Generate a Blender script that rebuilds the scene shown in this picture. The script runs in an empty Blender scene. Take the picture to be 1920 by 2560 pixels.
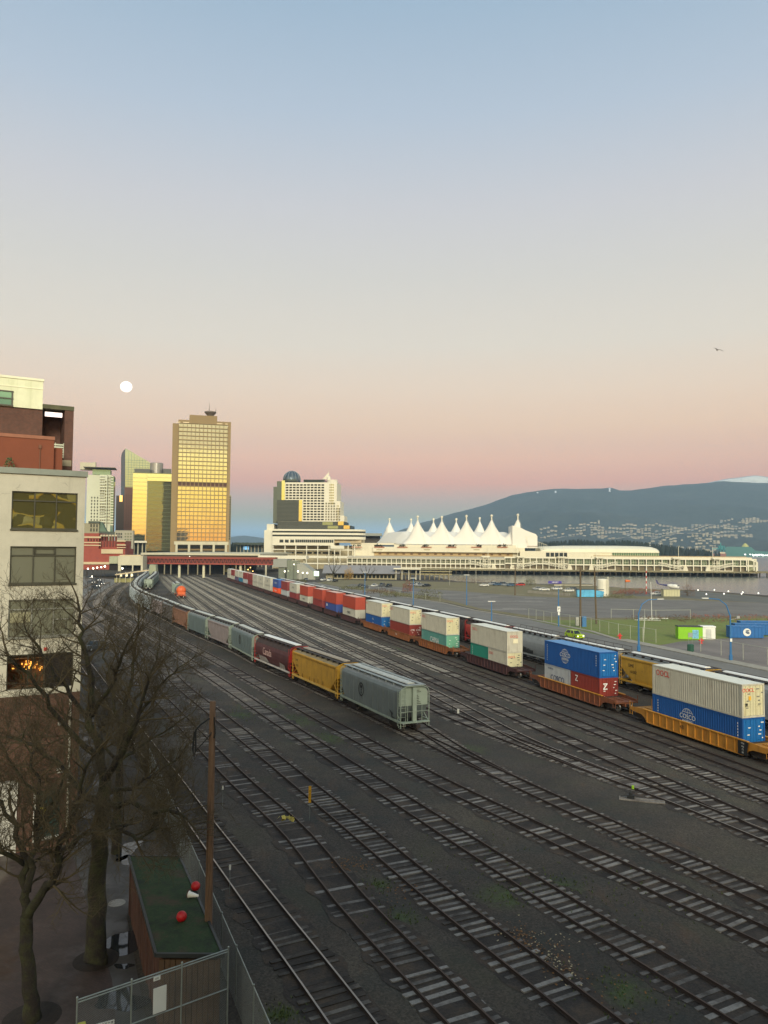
import bpy, math, random
from mathutils import Vector, Matrix, noise
from mathutils.geometry import tessellate_polygon
V = Vector
SC = bpy.context.scene
COL = SC.collection
RN = random.Random(11)
PI = math.pi
# ---------------------------------------------------------------- camera
FOC, HOR, ROLL, EYE = 1923.0, 1370.0, 0.008, 17.8
_p = math.atan((HOR - 1280) / FOC)
FWD = V((0, math.cos(_p), math.sin(_p)))
_u0 = V((0, -math.sin(_p), math.cos(_p)))
RGT = math.cos(ROLL) * V((1, 0, 0)) + math.sin(ROLL) * _u0
UPV = math.cos(ROLL) * _u0 - math.sin(ROLL) * V((1, 0, 0))
CAMP = V((0, 0, EYE))


def ray(px, py):
    return FWD + RGT * ((px - 960) / FOC) - UPV * ((py - 1280) / FOC)


def g(px, py, z=0.0):
    d = ray(px, py)
    return CAMP + d * ((z - EYE) / d.z)


def at(px, py, y):
    d = ray(px, py)
    return CAMP + d * (y / d.y)


def zat(px, py, y):
    return at(px, py, y).z


cam = bpy.data.cameras.new('camera')
cam_o = bpy.data.objects.new('camera', cam)
COL.objects.link(cam_o)
_m = Matrix((RGT, UPV, -FWD)).transposed().to_4x4()
_m.translation = CAMP
cam_o.matrix_world = _m
cam.sensor_fit = 'HORIZONTAL'
cam.sensor_width = 36
cam.lens = FOC / 1920 * 36
cam.clip_start = 0.3
cam.clip_end = 60000
SC.camera = cam_o


# ---------------------------------------------------------------- materials
def C(r, g_, b):
    f = lambda x: (x / 255 / 12.92) if x / 255 <= 0.04045 else ((x / 255 + 0.055) / 1.055) ** 2.4
    return (f(r), f(g_), f(b), 1)


class NT:
    def __init__(s, name):
        s.mat = bpy.data.materials.new(name)
        s.mat.use_nodes = True
        s.t = s.mat.node_tree
        s.b = s.t.nodes['Principled BSDF']

    def n(s, kind, **kw):
        nd = s.t.nodes.new(kind)
        for k, v in kw.items():
            setattr(nd, k, v)
        return nd

    def l(s, a, b):
        s.t.links.new(a, b)

    def coord(s, kind='Object', scale=(1, 1, 1)):
        tc = s.n('ShaderNodeTexCoord')
        mp = s.n('ShaderNodeMapping')
        mp.inputs['Scale'].default_value = scale
        s.l(tc.outputs[kind], mp.inputs['Vector'])
        return mp.outputs[0]

    def world(s, scale=(1, 1, 1)):
        tc = s.n('ShaderNodeNewGeometry')
        mp = s.n('ShaderNodeMapping')
        mp.inputs['Scale'].default_value = scale
        s.l(tc.outputs['Position'], mp.inputs['Vector'])
        return mp.outputs[0]

    def noise(s, vec, scale, detail=4, rough=0.6):
        nd = s.n('ShaderNodeTexNoise')
        nd.inputs['Scale'].default_value = scale
        nd.inputs['Detail'].default_value = detail
        nd.inputs['Roughness'].default_value = rough
        s.l(vec, nd.inputs['Vector'])
        return nd.outputs['Fac']

    def ramp(s, fac, stops):
        nd = s.n('ShaderNodeValToRGB')
        e = nd.color_ramp.elements
        while len(e) < len(stops):
            e.new(0.5)
        for el, (p, c) in zip(e, stops):
            el.position = p
            el.color = c if len(c) == 4 else (*c, 1)
        s.l(fac, nd.inputs[0])
        return nd.outputs[0]

    def mapr(s, fac, a, b, c=0.0, d=1.0):
        nd = s.n('ShaderNodeMapRange')
        for i, v in enumerate((a, b, c, d)):
            nd.inputs[i + 1].default_value = v
        s.l(fac, nd.inputs[0])
        return nd.outputs[0]

    def mix(s, fac, a, b, mode='MIX'):
        nd = s.n('ShaderNodeMixRGB', blend_type=mode)
        for i, x in enumerate((fac, a, b)):
            if hasattr(x, 'links'):
                s.l(x, nd.inputs[i])
            elif i == 0:
                nd.inputs[0].default_value = x
            else:
                nd.inputs[i].default_value = x
        return nd.outputs[0]

    def math(s, op, a, b=0.0):
        nd = s.n('ShaderNodeMath', operation=op)
        for i, x in enumerate((a, b)):
            if hasattr(x, 'links'):
                s.l(x, nd.inputs[i])
            else:
                nd.inputs[i].default_value = x
        return nd.outputs[0]

    def bump(s, h, strength=0.3, dist=0.05):
        nd = s.n('ShaderNodeBump')
        nd.inputs['Strength'].default_value = strength
        nd.inputs['Distance'].default_value = dist
        s.l(h, nd.inputs['Height'])
        s.l(nd.outputs[0], s.b.inputs['Normal'])

    def done(s, col=None, rough=None, metal=None):
        for k, x in (('Base Color', col), ('Roughness', rough), ('Metallic', metal)):
            if x is None:
                continue
            if hasattr(x, 'links'):
                s.l(x, s.b.inputs[k])
            else:
                s.b.inputs[k].default_value = x
        return s.mat


MC = {}


def M(name, col, rough=0.65, metal=0.0, var=0.15, scale=1.5, stain=None, amt=0.4, streak=True, bump=0.0, bs=20, rnd=0.0):
    """weathered paint / stone / timber: base colour, soft blotches, streaky stains, optional bump and per-object shift"""
    if name in MC:
        return MC[name]
    t = NT(name)
    v = t.coord('Object')
    f = t.noise(v, scale, 6, 0.65)
    k = t.mapr(f, 0.3, 0.7, 1 - var, 1 + var)
    out = t.mix(1.0, col, k, 'MULTIPLY')
    if rnd:
        oi = t.n('ShaderNodeObjectInfo')
        out = t.mix(1.0, out, t.mapr(oi.outputs['Random'], 0, 1, 1 - rnd, 1 + rnd), 'MULTIPLY')
    if stain:
        sv = t.coord('Object', (1.0, 1.0, 0.18 if streak else 1.0))
        s = t.noise(sv, scale * 2.2, 8, 0.7)
        out = t.mix(t.mapr(s, 0.52, 0.72, 0, amt), out, stain)
    if bump:
        t.bump(t.noise(v, bs, 5), bump)
    MC[name] = t.done(out, rough, metal)
    return MC[name]


def EM(name, col, s):
    if name in MC:
        return MC[name]
    t = NT(name)
    t.b.inputs['Emission Color'].default_value = col
    t.b.inputs['Emission Strength'].default_value = s
    MC[name] = t.done(col, 0.5)
    return MC[name]


def GL(name, col, rough=0.04, metal=1.0, wav=0.0):
    if name in MC:
        return MC[name]
    t = NT(name)
    if wav:
        t.bump(t.noise(t.coord('Object'), 0.35, 2), wav, 0.4)
    oi = t.n('ShaderNodeObjectInfo')
    out = t.mix(1.0, col, t.mapr(oi.outputs['Random'], 0, 1, 0.88, 1.0), 'MULTIPLY')
    MC[name] = t.done(out, rough, metal)
    return MC[name]


# ---------------------------------------------------------------- meshes
class MB:
    def __init__(s):
        s.v, s.f, s.m, s.mi = [], [], [], 0

    def add(s, vs, fs):
        o = len(s.v)
        s.v += [tuple(p) for p in vs]
        s.f += [tuple(i + o for i in q) for q in fs]
        s.m += [s.mi] * len(fs)

    def quad(s, *p):
        s.add(p, [tuple(range(len(p)))])

    def box(s, x0, x1, y0, y1, z0, z1):
        s.add([(x, y, z) for x in (x0, x1) for y in (y0, y1) for z in (z0, z1)],
              [(0, 1, 3, 2), (4, 6, 7, 5), (0, 4, 5, 1), (2, 3, 7, 6), (0, 2, 6, 4), (1, 5, 7, 3)])

    def obox(s, c, a, b, d):
        c, a, b, d = V(c), V(a), V(b), V(d)
        s.add([c + i * a + j * b + k * d for i in (-1, 1) for j in (-1, 1) for k in (-1, 1)],
              [(0, 1, 3, 2), (4, 6, 7, 5), (0, 4, 5, 1), (2, 3, 7, 6), (0, 2, 6, 4), (1, 5, 7, 3)])

    def bar(s, a, b, w, h=None):
        a, b = V(a), V(b)
        d = b - a
        if d.length < 1e-6:
            return
        up = V((0, 0, 1)) if abs(d.normalized().z) < 0.95 else V((1, 0, 0))
        x = d.cross(up).normalized()
        z = x.cross(d).normalized()
        s.obox((a + b) / 2, d / 2, x * (w / 2), z * ((h or w) / 2))

    def tube(s, pts, r, n=6, cap=True):
        pts = [V(p) for p in pts]
        rs = r if isinstance(r, (list, tuple)) else [r] * len(pts)
        o = len(s.v)
        px = None
        for i, p in enumerate(pts):
            d = (pts[min(i + 1, len(pts) - 1)] - pts[max(i - 1, 0)])
            d = d.normalized() if d.length > 1e-9 else V((0, 0, 1))
            if px is None:
                px = d.orthogonal().normalized()
            px = (px - d * px.dot(d))
            px = px.normalized() if px.length > 1e-6 else d.orthogonal().normalized()
            q = d.cross(px)
            for k in range(n):
                a = 2 * PI * k / n
                s.v.append(tuple(p + (px * math.cos(a) + q * math.sin(a)) * rs[i]))
        for i in range(len(pts) - 1):
            for k in range(n):
                s.f.append((o + i * n + k, o + i * n + (k + 1) % n, o + (i + 1) * n + (k + 1) % n, o + (i + 1) * n + k))
                s.m.append(s.mi)
        if cap:
            s.f.append(tuple(o + k for k in range(n))[::-1])
            s.f.append(tuple(o + (len(pts) - 1) * n + k for k in range(n)))
            s.m += [s.mi] * 2

    def prism(s, poly, vec):
        vec = V(vec)
        n = len(poly)
        p = [V(q) for q in poly]
        s.add(p + [q + vec for q in p], [tuple(range(n))[::-1], tuple(range(n, 2 * n))] + [(i, (i + 1) % n, n + (i + 1) % n, n + i) for i in range(n)])

    def loft(s, rings, closed=True, caps=True):
        n = len(rings[0])
        fs = []
        for i in range(len(rings) - 1):
            for k in range(n if closed else n - 1):
                fs.append((i * n + k, i * n + (k + 1) % n, (i + 1) * n + (k + 1) % n, (i + 1) * n + k))
        if caps and closed:
            fs += [tuple(range(n))[::-1], tuple((len(rings) - 1) * n + k for k in range(n))]
        s.add([p for r in rings for p in r], fs)

    def lathe(s, prof, n=16, c=(0, 0, 0), axis='z'):
        c = V(c)
        rings = []
        for r, h in prof:
            ring = []
            for k in range(n):
                a = 2 * PI * k / n
                x, y = r * math.cos(a), r * math.sin(a)
                ring.append(c + (V((x, y, h)) if axis == 'z' else V((h, x, y)) if axis == 'x' else V((x, h, y))))
            rings.append(ring)
        s.loft(rings)

    def ball(s, c, r, n=10, sq=(1, 1, 1)):
        prof = []
        rings = []
        m = max(4, n // 2)
        for i in range(m + 1):
            t = PI * i / m
            rr = max(1e-4, math.sin(t))
            rings.append([V(c) + V((r * rr * math.cos(2 * PI * k / n) * sq[0], r * rr * math.sin(2 * PI * k / n) * sq[1], -r * math.cos(t) * sq[2])) for k in range(n)])
        s.loft(rings)

    def mesh(s, name, mats, smooth=False):
        me = bpy.data.meshes.new(name)
        me.from_pydata(s.v, [], s.f)
        for m in (mats if isinstance(mats, (list, tuple)) else [mats]):
            me.materials.append(m)
        me.polygons.foreach_set('material_index', s.m)
        if smooth:
            me.polygons.foreach_set('use_smooth', [True] * len(s.f))
        me.update()
        return me

    def build(s, name, mats, parent=None, smooth=False, loc=None, rz=0.0):
        return put(name, s.mesh(name, mats, smooth), parent, loc, rz)


def put(name, me, parent=None, loc=None, rz=0.0):
    o = bpy.data.objects.new(name, me)
    COL.objects.link(o)
    if parent:
        o.parent = parent
    if loc is not None:
        o.location = loc
    if rz:
        o.rotation_euler = (0, 0, rz)
    return o


def tag(o, label=None, cat=None, group=None, kind=None):
    for k, v in (('label', label), ('category', cat), ('group', group), ('kind', kind)):
        if v:
            o[k] = v
    return o


def thing(name, label, cat, loc=(0, 0, 0), rz=0.0, group=None):
    o = bpy.data.objects.new(name, None)
    COL.objects.link(o)
    o.location = loc
    o.rotation_euler = (0, 0, rz)
    o.empty_display_size = 0.3
    return tag(o, label, cat, group)


KIDS = {}


def dup(root, loc, rz=0.0, label=None, scale=None):
    """copy a thing with its parts and sub-parts"""
    def rec(o, parent):
        c = o.copy()
        COL.objects.link(c)
        if parent:
            c.parent = parent
        for ch in o.children:
            rec(ch, c)
        return c
    r = rec(root, None)
    r.location = loc
    r.rotation_euler = (0, 0, rz)
    if scale:
        r.scale = scale
    if label:
        r['label'] = label
    return r


TXT = {}


def text(body, size, mat, parent, origin, ux, uy, name='lettering', ext=0.004, align='CENTER', squash=1.0):
    """flat raised lettering: ux runs along the words, uy up the letters"""
    key = (body, align)
    if key not in TXT:
        cu = bpy.data.curves.new('letters', 'FONT')
        cu.body = body
        cu.size = 1.0
        cu.align_x = align
        cu.align_y = 'CENTER'
        cu.extrude = 0.004
        cu.resolution_u = 3
        ob = bpy.data.objects.new('letters', cu)
        COL.objects.link(ob)
        dg = bpy.context.evaluated_depsgraph_get()
        me = bpy.data.meshes.new_from_object(ob.evaluated_get(dg))
        bpy.data.objects.remove(ob)
        TXT[key] = me
    me = TXT[key].copy()
    me.materials.clear()
    me.materials.append(mat)
    ux, uy = V(ux).normalized(), V(uy).normalized()
    n = ux.cross(uy)
    mt = Matrix((ux * size * squash, uy * size, n * size)).transposed().to_4x4()
    mt.translation = V(origin)
    me.transform(mt)
    return put(name, me, parent)


def cat_rom(pts, step=2.0):
    P = [V((p[0], p[1], 0)) for p in pts]
    P = [P[0] * 2 - P[1]] + P + [P[-1] * 2 - P[-2]]
    out = []
    for i in range(1, len(P) - 2):
        p0, p1, p2, p3 = P[i - 1:i + 3]
        n = max(2, int((p2 - p1).length / step))
        # centripetal-ish: chord-length tangents keep uneven spacing smooth
        d0, d1, d2 = (p1 - p0).length, (p2 - p1).length, (p3 - p2).length
        m1 = ((p1 - p0) / d0 * d1 + (p2 - p1) / d1 * d0) / (d0 + d1) * d1
        m2 = ((p2 - p1) / d1 * d2 + (p3 - p2) / d2 * d1) / (d1 + d2) * d1
        for k in range(n):
            t = k / n
            out.append((2 * t**3 - 3 * t * t + 1) * p1 + (t**3 - 2 * t * t + t) * m1 + (3 * t * t - 2 * t**3) * p2 + (t**3 - t * t) * m2)
    out.append(P[-2])
    return out


class Path:
    def __init__(s, pts, step=2.0):
        s.p = cat_rom(pts, step)
        s.s = [0.0]
        for a, b in zip(s.p, s.p[1:]):
            s.s.append(s.s[-1] + (b - a).length)
        s.len = s.s[-1]

    def __call__(s, d):
        import bisect
        d = max(0, min(s.len - 1e-4, d))
        i = max(0, bisect.bisect_right(s.s, d) - 1)
        i = min(i, len(s.p) - 2)
        t = (d - s.s[i]) / (s.s[i + 1] - s.s[i])
        q = s.p[i].lerp(s.p[i + 1], t)
        dr = (s.p[i + 1] - s.p[i]).normalized()
        return q, dr

    def near(s, x, y):
        b = min(range(len(s.p)), key=lambda i: (s.p[i].x - x) ** 2 + (s.p[i].y - y) ** 2)
        return s.s[b]


def win_grid(parent, p0, ux, uz, cols, rows, pu, pv, w, h, mat, name='window', depth=0.12, limit=100, skip=None):
    """a grid of window panels in the parent's frame: up to `limit` as parts of their own, the others as one mesh"""
    ux, uz = V(ux), V(uz)
    n = ux.cross(uz)
    mb = MB()
    mb.obox((0, 0, 0), ux * (w / 2), uz * (h / 2), n * (depth / 2))
    me = mb.mesh(name, mat)
    rest = MB()
    k = 0
    for j in range(rows):
        for i in range(cols):
            if skip and skip(i, j):
                continue
            c = V(p0) + ux * (pu * (i + 0.5)) + uz * (pv * (j + 0.5))
            if k < limit:
                put(name, me, parent, c)
            else:
                rest.obox(c, ux * (w / 2), uz * (h / 2), n * (depth / 2))
            k += 1
    if rest.f:
        tag(rest.build(name + 's', mat, parent), kind='stuff')
# ---------------------------------------------------------------- world, sun, render
SC.view_settings.view_transform = 'Standard'
SC.view_settings.look = 'None'
SC.view_settings.exposure = 0.4
SC.view_settings.gamma = 1.0
SC.view_settings.use_curve_mapping = False
SC.cycles.use_denoising = True
SC.cycles.max_bounces = 6
SC.cycles.diffuse_bounces = 3
SC.cycles.glossy_bounces = 3
SC.cycles.transparent_max_bounces = 12
SC.cycles.volume_bounces = 0
SC.cycles.caustics_reflective = False
SC.cycles.caustics_refractive = False

SUN_EL, SUN_AZ = math.radians(23.0), math.radians(172)      # low sun behind the viewer, compass from +Y
W = bpy.data.worlds.new('World')
SC.world = W
W.use_nodes = True
wt = W.node_tree
for nd in list(wt.nodes):
    wt.nodes.remove(nd)


def wn(kind, **kw):
    nd = wt.nodes.new(kind)
    for k, v in kw.items():
        setattr(nd, k, v)
    return nd


def wramp(fac, stops):
    nd = wn('ShaderNodeValToRGB')
    e = nd.color_ramp.elements
    while len(e) < len(stops):
        e.new(0.5)
    for el, (p, c) in zip(e, stops):
        el.position = p
        el.color = c if len(c) == 4 else (*c, 1)
    wt.links.new(fac, nd.inputs[0])
    return nd.outputs[0]


tc = wn('ShaderNodeTexCoord')
sep = wn('ShaderNodeSeparateXYZ')
wt.links.new(tc.outputs['Generated'], sep.inputs[0])
sunv = V((math.sin(SUN_AZ), math.cos(SUN_AZ), 0))
# azimuth towards the sun, 0 (dusk arch opposite the sun) .. 1 (glow round the sun)
flat = wn('ShaderNodeCombineXYZ')
wt.links.new(sep.outputs[0], flat.inputs[0])
wt.links.new(sep.outputs[1], flat.inputs[1])
nrm = wn('ShaderNodeVectorMath', operation='NORMALIZE')
wt.links.new(flat.outputs[0], nrm.inputs[0])
dot = wn('ShaderNodeVectorMath', operation='DOT_PRODUCT')
wt.links.new(nrm.outputs[0], dot.inputs[0])
dot.inputs[1].default_value = sunv
az = wn('ShaderNodeMapRange', interpolation_type='SMOOTHSTEP')
az.inputs[1].default_value, az.inputs[2].default_value = -0.25, 0.85
wt.links.new(dot.outputs['Value'], az.inputs[0])
# elevation 0..0.7 (sine) spread over the ramps
el = wn('ShaderNodeMapRange')
el.inputs[1].default_value, el.inputs[2].default_value = 0.0, 0.7
wt.links.new(sep.outputs[2], el.inputs[0])
E7 = lambda z: z / 0.7
def K(c, r, g_, b):
    return (c[0] * r, c[1] * g_, c[2] * b, 1)


ARCH = [(0.0000, (0.138, 0.223, 0.296, 1)), (0.0286, (0.285, 0.457, 0.593, 1)), (0.0571, (0.340, 0.365, 0.273, 1)), (0.0886, (0.532, 0.357, 0.268, 1)), (0.1214, (0.833, 0.345, 0.199, 1)), (0.1643, (0.981, 0.483, 0.253, 1)), (0.2214, (0.927, 0.575, 0.327, 1)), (0.2857, (0.835, 0.614, 0.419, 1)), (0.3643, (0.710, 0.615, 0.489, 1)), (0.4786, (0.592, 0.554, 0.494, 1)), (0.5857, (0.513, 0.504, 0.513, 1)), (0.7143, (0.382, 0.445, 0.523, 1)), (0.8571, (0.271, 0.372, 0.478, 1)), (1.0000, (0.216, 0.317, 0.433, 1))]
GLOW = [(0.0, (.74, .27, .04)), (E7(.012), (.88, .35, .04)), (E7(.03), (.98, .52, .07)), (E7(.06), (1.05, .69, .10)), (E7(.1), (1.04, .82, .26)),
        (E7(.119), (1.04, .86, .34)), (E7(.126), (.65, .52, .27)), (E7(.17), (.70, .62, .36)), (E7(.25), (.95, .90, .66)), (E7(.42), (.9, .9, .76)), (E7(.6), (.62, .66, .62)), (1.0, (.42, .48, .52))]
mx = wn('ShaderNodeMixRGB')
wt.links.new(az.outputs[0], mx.inputs[0])
wt.links.new(wramp(el.outputs[0], ARCH), mx.inputs[1])
wt.links.new(wramp(el.outputs[0], GLOW), mx.inputs[2])
bg1 = wn('ShaderNodeBackground')
bg1.inputs['Strength'].default_value = 1.0
wt.links.new(mx.outputs[0], bg1.inputs[0])
sky = wn('ShaderNodeTexSky', sky_type='NISHITA')
sky.sun_disc = False
sky.sun_elevation = SUN_EL
sky.sun_rotation = SUN_AZ
bg2 = wn('ShaderNodeBackground')
bg2.inputs['Strength'].default_value = 0.006
wt.links.new(sky.outputs[0], bg2.inputs[0])
ad = wn('ShaderNodeAddShader')
wt.links.new(bg1.outputs[0], ad.inputs[0])
wt.links.new(bg2.outputs[0], ad.inputs[1])
wo = wn('ShaderNodeOutputWorld')
wt.links.new(ad.outputs[0], wo.inputs[0])

sl = bpy.data.lights.new('sun', 'SUN')
sl.energy = 2.4
sl.angle = math.radians(22)
sl.color = (1.0, 0.92, 0.74)
so = bpy.data.objects.new('sun', sl)
COL.objects.link(so)
sd = V((math.sin(SUN_AZ) * math.cos(SUN_EL), math.cos(SUN_AZ) * math.cos(SUN_EL), math.sin(SUN_EL)))
so.rotation_euler = sd.to_track_quat('Z', 'Y').to_euler()
so.location = (0, -40, 60)
# ---------------------------------------------------------------- ground, water, road, tracks
def project(p):
    d = V(p) - CAMP
    z = d.dot(FWD)
    return (960 + FOC * d.dot(RGT) / z, 1280 - FOC * d.dot(UPV) / z, z) if z > 0.5 else (-9e9, 0, z)


def inframe(p, m=30):
    x, y, z = project(p)
    return z > 0 and -m < x < 1920 + m and -m < y < 2560 + m


def sheet(name, pts, mat, z=0.0, kind='structure', skirt=None):
    mb = MB()
    p = [V((q[0], q[1], z)) for q in pts]
    for t in tessellate_polygon([p]):
        a, b, c = [p[i] for i in t]
        if (b - a).cross(c - a).z < 0:
            a, b = b, a
        mb.quad(a, b, c)
    if skirt:
        n = len(p)
        for i in range(n):
            a, b = p[i], p[(i + 1) % n]
            mb.quad(a, b, b + V((0, 0, -skirt)), a + V((0, 0, -skirt)))
    return tag(mb.build(name, mat), kind=kind)


def gravel_mat():
    t = NT('gravel')
    v = t.world()
    big = t.noise(v, 0.055, 5, 0.6)
    mid = t.noise(v, 0.5, 6, 0.7)
    fine = t.noise(v, 7.0, 5, 0.8)
    vor = t.n('ShaderNodeTexVoronoi')
    vor.inputs['Scale'].default_value = 11
    t.l(v, vor.inputs['Vector'])
    base = t.ramp(big, [(0.34, C(45, 42, 37)), (0.48, C(65, 58, 50)), (0.64, C(83, 75, 62))])
    base = t.mix(t.mapr(mid, 0.4, 0.72, 0, 0.55), base, C(66, 58, 46))
    base = t.mix(1.0, base, t.mapr(fine, 0.25, 0.75, 0.45, 1.5), 'MULTIPLY')
    bw = t.n('ShaderNodeRGBToBW')
    t.l(vor.outputs['Color'], bw.inputs[0])
    base = t.mix(1.0, base, t.mapr(bw.outputs[0], 0.2, 0.8, 0.7, 1.35), 'MULTIPLY')
    # moss and grass growing in the ballast
    tot = None
    for (px, py, rx) in ((655, 1765, 3.0), (740, 1800, 3.2), (820, 1845, 2.6), (600, 1788, 1.7), (1262, 2240, 1.5), (1409, 2215, 1.1), (940, 2212, 0.8), (1003, 2292, 0.9),
                         (1010, 1623, 3.5), (1165, 1875, 2.0), (1560, 2480, 1.2), (700, 2540, 0.7), (880, 1700, 4)):
        c = g(px, py)
        d = t.n('ShaderNodeVectorMath', operation='DISTANCE')
        t.l(v, d.inputs[0])
        d.inputs[1].default_value = c
        m = t.mapr(d.outputs['Value'], rx * 1.2, rx * 0.2, 0, 1)
        tot = m if tot is None else t.math('MAXIMUM', tot, m)
    grn = t.math('MULTIPLY', tot, t.mapr(t.noise(v, 1.6, 6, 0.75), 0.36, 0.66, 0, 1))
    base = t.mix(t.math('MULTIPLY', grn, 0.85), base, C(72, 96, 34))
    dk = t.noise(v, 0.24, 5, 0.65)
    base = t.mix(t.mapr(dk, 0.5, 0.66, 0, 0.55), base, C(44, 50, 46))
    rs = t.noise(t.world((1, .35, 1)), 0.4, 6, 0.7)
    base = t.mix(t.mapr(rs, 0.58, 0.74, 0, 0.5), base, C(104, 72, 48))
    d = t.noise(v, 0.17, 4, 0.6)
    base = t.mix(t.mapr(d, 0.52, 0.72, 0, 0.35), base, C(70, 72, 46))
    t.bump(t.math('ADD', fine, bw.outputs[0]), 0.7, 0.06)
    return t.done(base, 0.9)


def asphalt_mat(name, col, crack=0.25):
    t = NT(name)
    v = t.world()
    a = t.noise(v, 0.09, 6, 0.65)
    b = t.noise(v, 2.5, 6, 0.8)
    c = t.mix(1.0, col, t.mapr(a, 0.3, 0.7, 0.75, 1.25), 'MULTIPLY')
    c = t.mix(1.0, c, t.mapr(b, 0.3, 0.7, 1 - crack, 1 + crack), 'MULTIPLY')
    t.bump(b, 0.2, 0.02)
    return t.done(c, 0.8)


def grass_mat(name, c1, c2, c3):
    t = NT(name)
    v = t.world()
    a = t.noise(v, 0.12, 6, 0.7)
    b = t.noise(v, 3.0, 6, 0.8)
    c = t.ramp(a, [(0.3, c1), (0.5, c2), (0.7, c3)])
    c = t.mix(1.0, c, t.mapr(b, 0.25, 0.75, 0.55, 1.45), 'MULTIPLY')
    t.bump(b, 0.6, 0.1)
    return t.done(c, 0.95)


coast = [(-4000, -900), (4000, -900), (4000, 60), (700, 120), (420, 150), (262, 218), (158, 303), (139, 347), (121, 352), (98, 389), (62, 405), (40, 420), (34, 470), (20, 560),
         (-10, 655), (-40, 760), (-120, 900), (-420, 1300), (-800, 1700), (-4000, 1900)]
GRAVEL = gravel_mat()
sheet('ground', coast, GRAVEL, 0.0, skirt=5)


def water_mat():
    t = NT('sea_water')
    v = t.world((1, 0.35, 1))
    n1 = t.noise(v, 0.35, 5, 0.6)
    n2 = t.noise(t.world((0.4, 1, 1)), 0.02, 3, 0.5)
    t.bump(t.math('ADD', n1, n2), 0.35, 0.8)
    t.b.inputs['IOR'].default_value = 1.33
    t.b.inputs['Specular IOR Level'].default_value = 0.9
    return t.done(C(84, 90, 90), 0.22)


sheet('water', [(-9000, -1500), (13000, -1500), (13000, 5200), (-9000, 5200)], water_mat(), -2.5)

LINE = -0.333


def cl(c, y):
    return (c + LINE * y, y)


ROADM = asphalt_mat('road_asphalt', C(112, 110, 104), 0.12)
LOTM = asphalt_mat('lot_asphalt', C(108, 104, 97), 0.2)
KERB = M('kerb_concrete', C(150, 145, 132), 0.85, var=0.2, scale=0.6)
GRASS = grass_mat('field_grass', C(92, 104, 46), C(112, 124, 54), C(110, 108, 60))
VERGE = grass_mat('verge_grass', C(96, 92, 60), C(118, 110, 76), C(108, 96, 78))
kerbline = [g(1920, 1679), g(1824, 1659), g(1682, 1629), g(1540, 1600), g(1473, 1579), g(1326, 1549.5), g(1180, 1526), g(1100, 1507), g(970, 1487.5), g(840, 1468), g(780, 1456)]
kerbline = [V((70, 45, 0)), V((66, 75, 0))] + kerbline
sheet('road', [cl(70.5, 40), *[(p.x, p.y) for p in kerbline], cl(72, 420)], ROADM, 0.012)
# kerb and pavement behind it (raised a real step)
mb = MB()
for a, b in zip(kerbline, kerbline[1:]):
    d = (b - a).normalized()
    n = V((d.y, -d.x, 0))
    w = 2.6 if a.y < 150 else 1.0
    mb.add([a, b, b + n * w, a + n * w] + [q + V((0, 0, 0.14)) for q in (a, b, b + n * w, a + n * w)], [(4, 5, 6, 7), (0, 1, 5, 4), (1, 2, 6, 5), (2, 3, 7, 6), (3, 0, 4, 7)])
tag(mb.build('pavement', KERB), kind='structure')


def poly(*px):
    return [(q.x, q.y) for q in (g(*p) for p in px)]


# waste ground, car parks and the grass field to the east of the road (each a sheet a little above the one below)
sheet('verge_ground', [(kerbline[i].x + 2.7, kerbline[i].y) for i in range(1, len(kerbline))] + poly((840, 1449), (1130, 1455), (1420, 1463), (1735, 1477), (1919, 1493)) + [(230, 210), (210, 120), (110, 60)], VERGE, 0.008)
sheet('car_park', poly((1200, 1521), (1330, 1540), (1500, 1545), (1640, 1543), (1919, 1540), (1990, 1530), (1990, 1512), (1919, 1508), (1700, 1500), (1560, 1497), (1400, 1494), (1300, 1490), (1150, 1478), (1030, 1470), (880, 1460), (860, 1466), (960, 1476), (1090, 1493), (1140, 1505)), LOTM, 0.016)
sheet('grass_field', poly((1330, 1551), (1545, 1598), (1640, 1612), (1919, 1600), (2010, 1596), (2010, 1543), (1919, 1546), (1640, 1548), (1500, 1550)), GRASS, 0.020)
sheet('yard_asphalt', poly((1640, 1616), (1692, 1628), (1834, 1657), (1919, 1674), (2060, 1690), (2060, 1585), (1919, 1592), (1800, 1597), (1700, 1604)), asphalt_mat('yard_tar', C(118, 110, 104), 0.1), 0.024)
sheet('helipad', poly((1560, 1479), (1700, 1477), (1738, 1478), (1919, 1494), (1985, 1500), (1985, 1512), (1919, 1508), (1760, 1499), (1680, 1492), (1560, 1490)), asphalt_mat('pad_tar', C(92, 92, 84), 0.1), 0.028)

mk_ = MB()
for px, py, w_, d_ in ((1185, 1487, 3, .5), (1200, 1495, 4, .6), (1230, 1503, 3, .5), (1262, 1503.5, 4, .5), (1310, 1503, 3, .5), (1328, 1504, 4, .5), (1340, 1496, 4, .6), (1222, 1491, 4, .5), (1190, 1505, 2.5, .5), (1280, 1486, 5, .5), (1286, 1522, 3.5, .5), (1298, 1524, 2.5, .5), (1250, 1524, 3, .5), (1090, 1487, 4, .5), (1120, 1486, 5, .5), (1092, 1472, 5, .5), (1140, 1473, 5, .5), (1697, 1501, 6, .5), (1682, 1499, 4, .5), (1150, 1496, 4, .5)):
    q = g(px, py)
    mk_.quad((q.x - w_, q.y, .03), (q.x + w_, q.y + .4, .03), (q.x + w_, q.y + .4 + d_, .03), (q.x - w_, q.y + d_, .03))
tag(mk_.build('painted_marking', M('faded_paint', C(196, 192, 180), .8, var=.2, scale=.4)), kind='structure')
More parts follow.
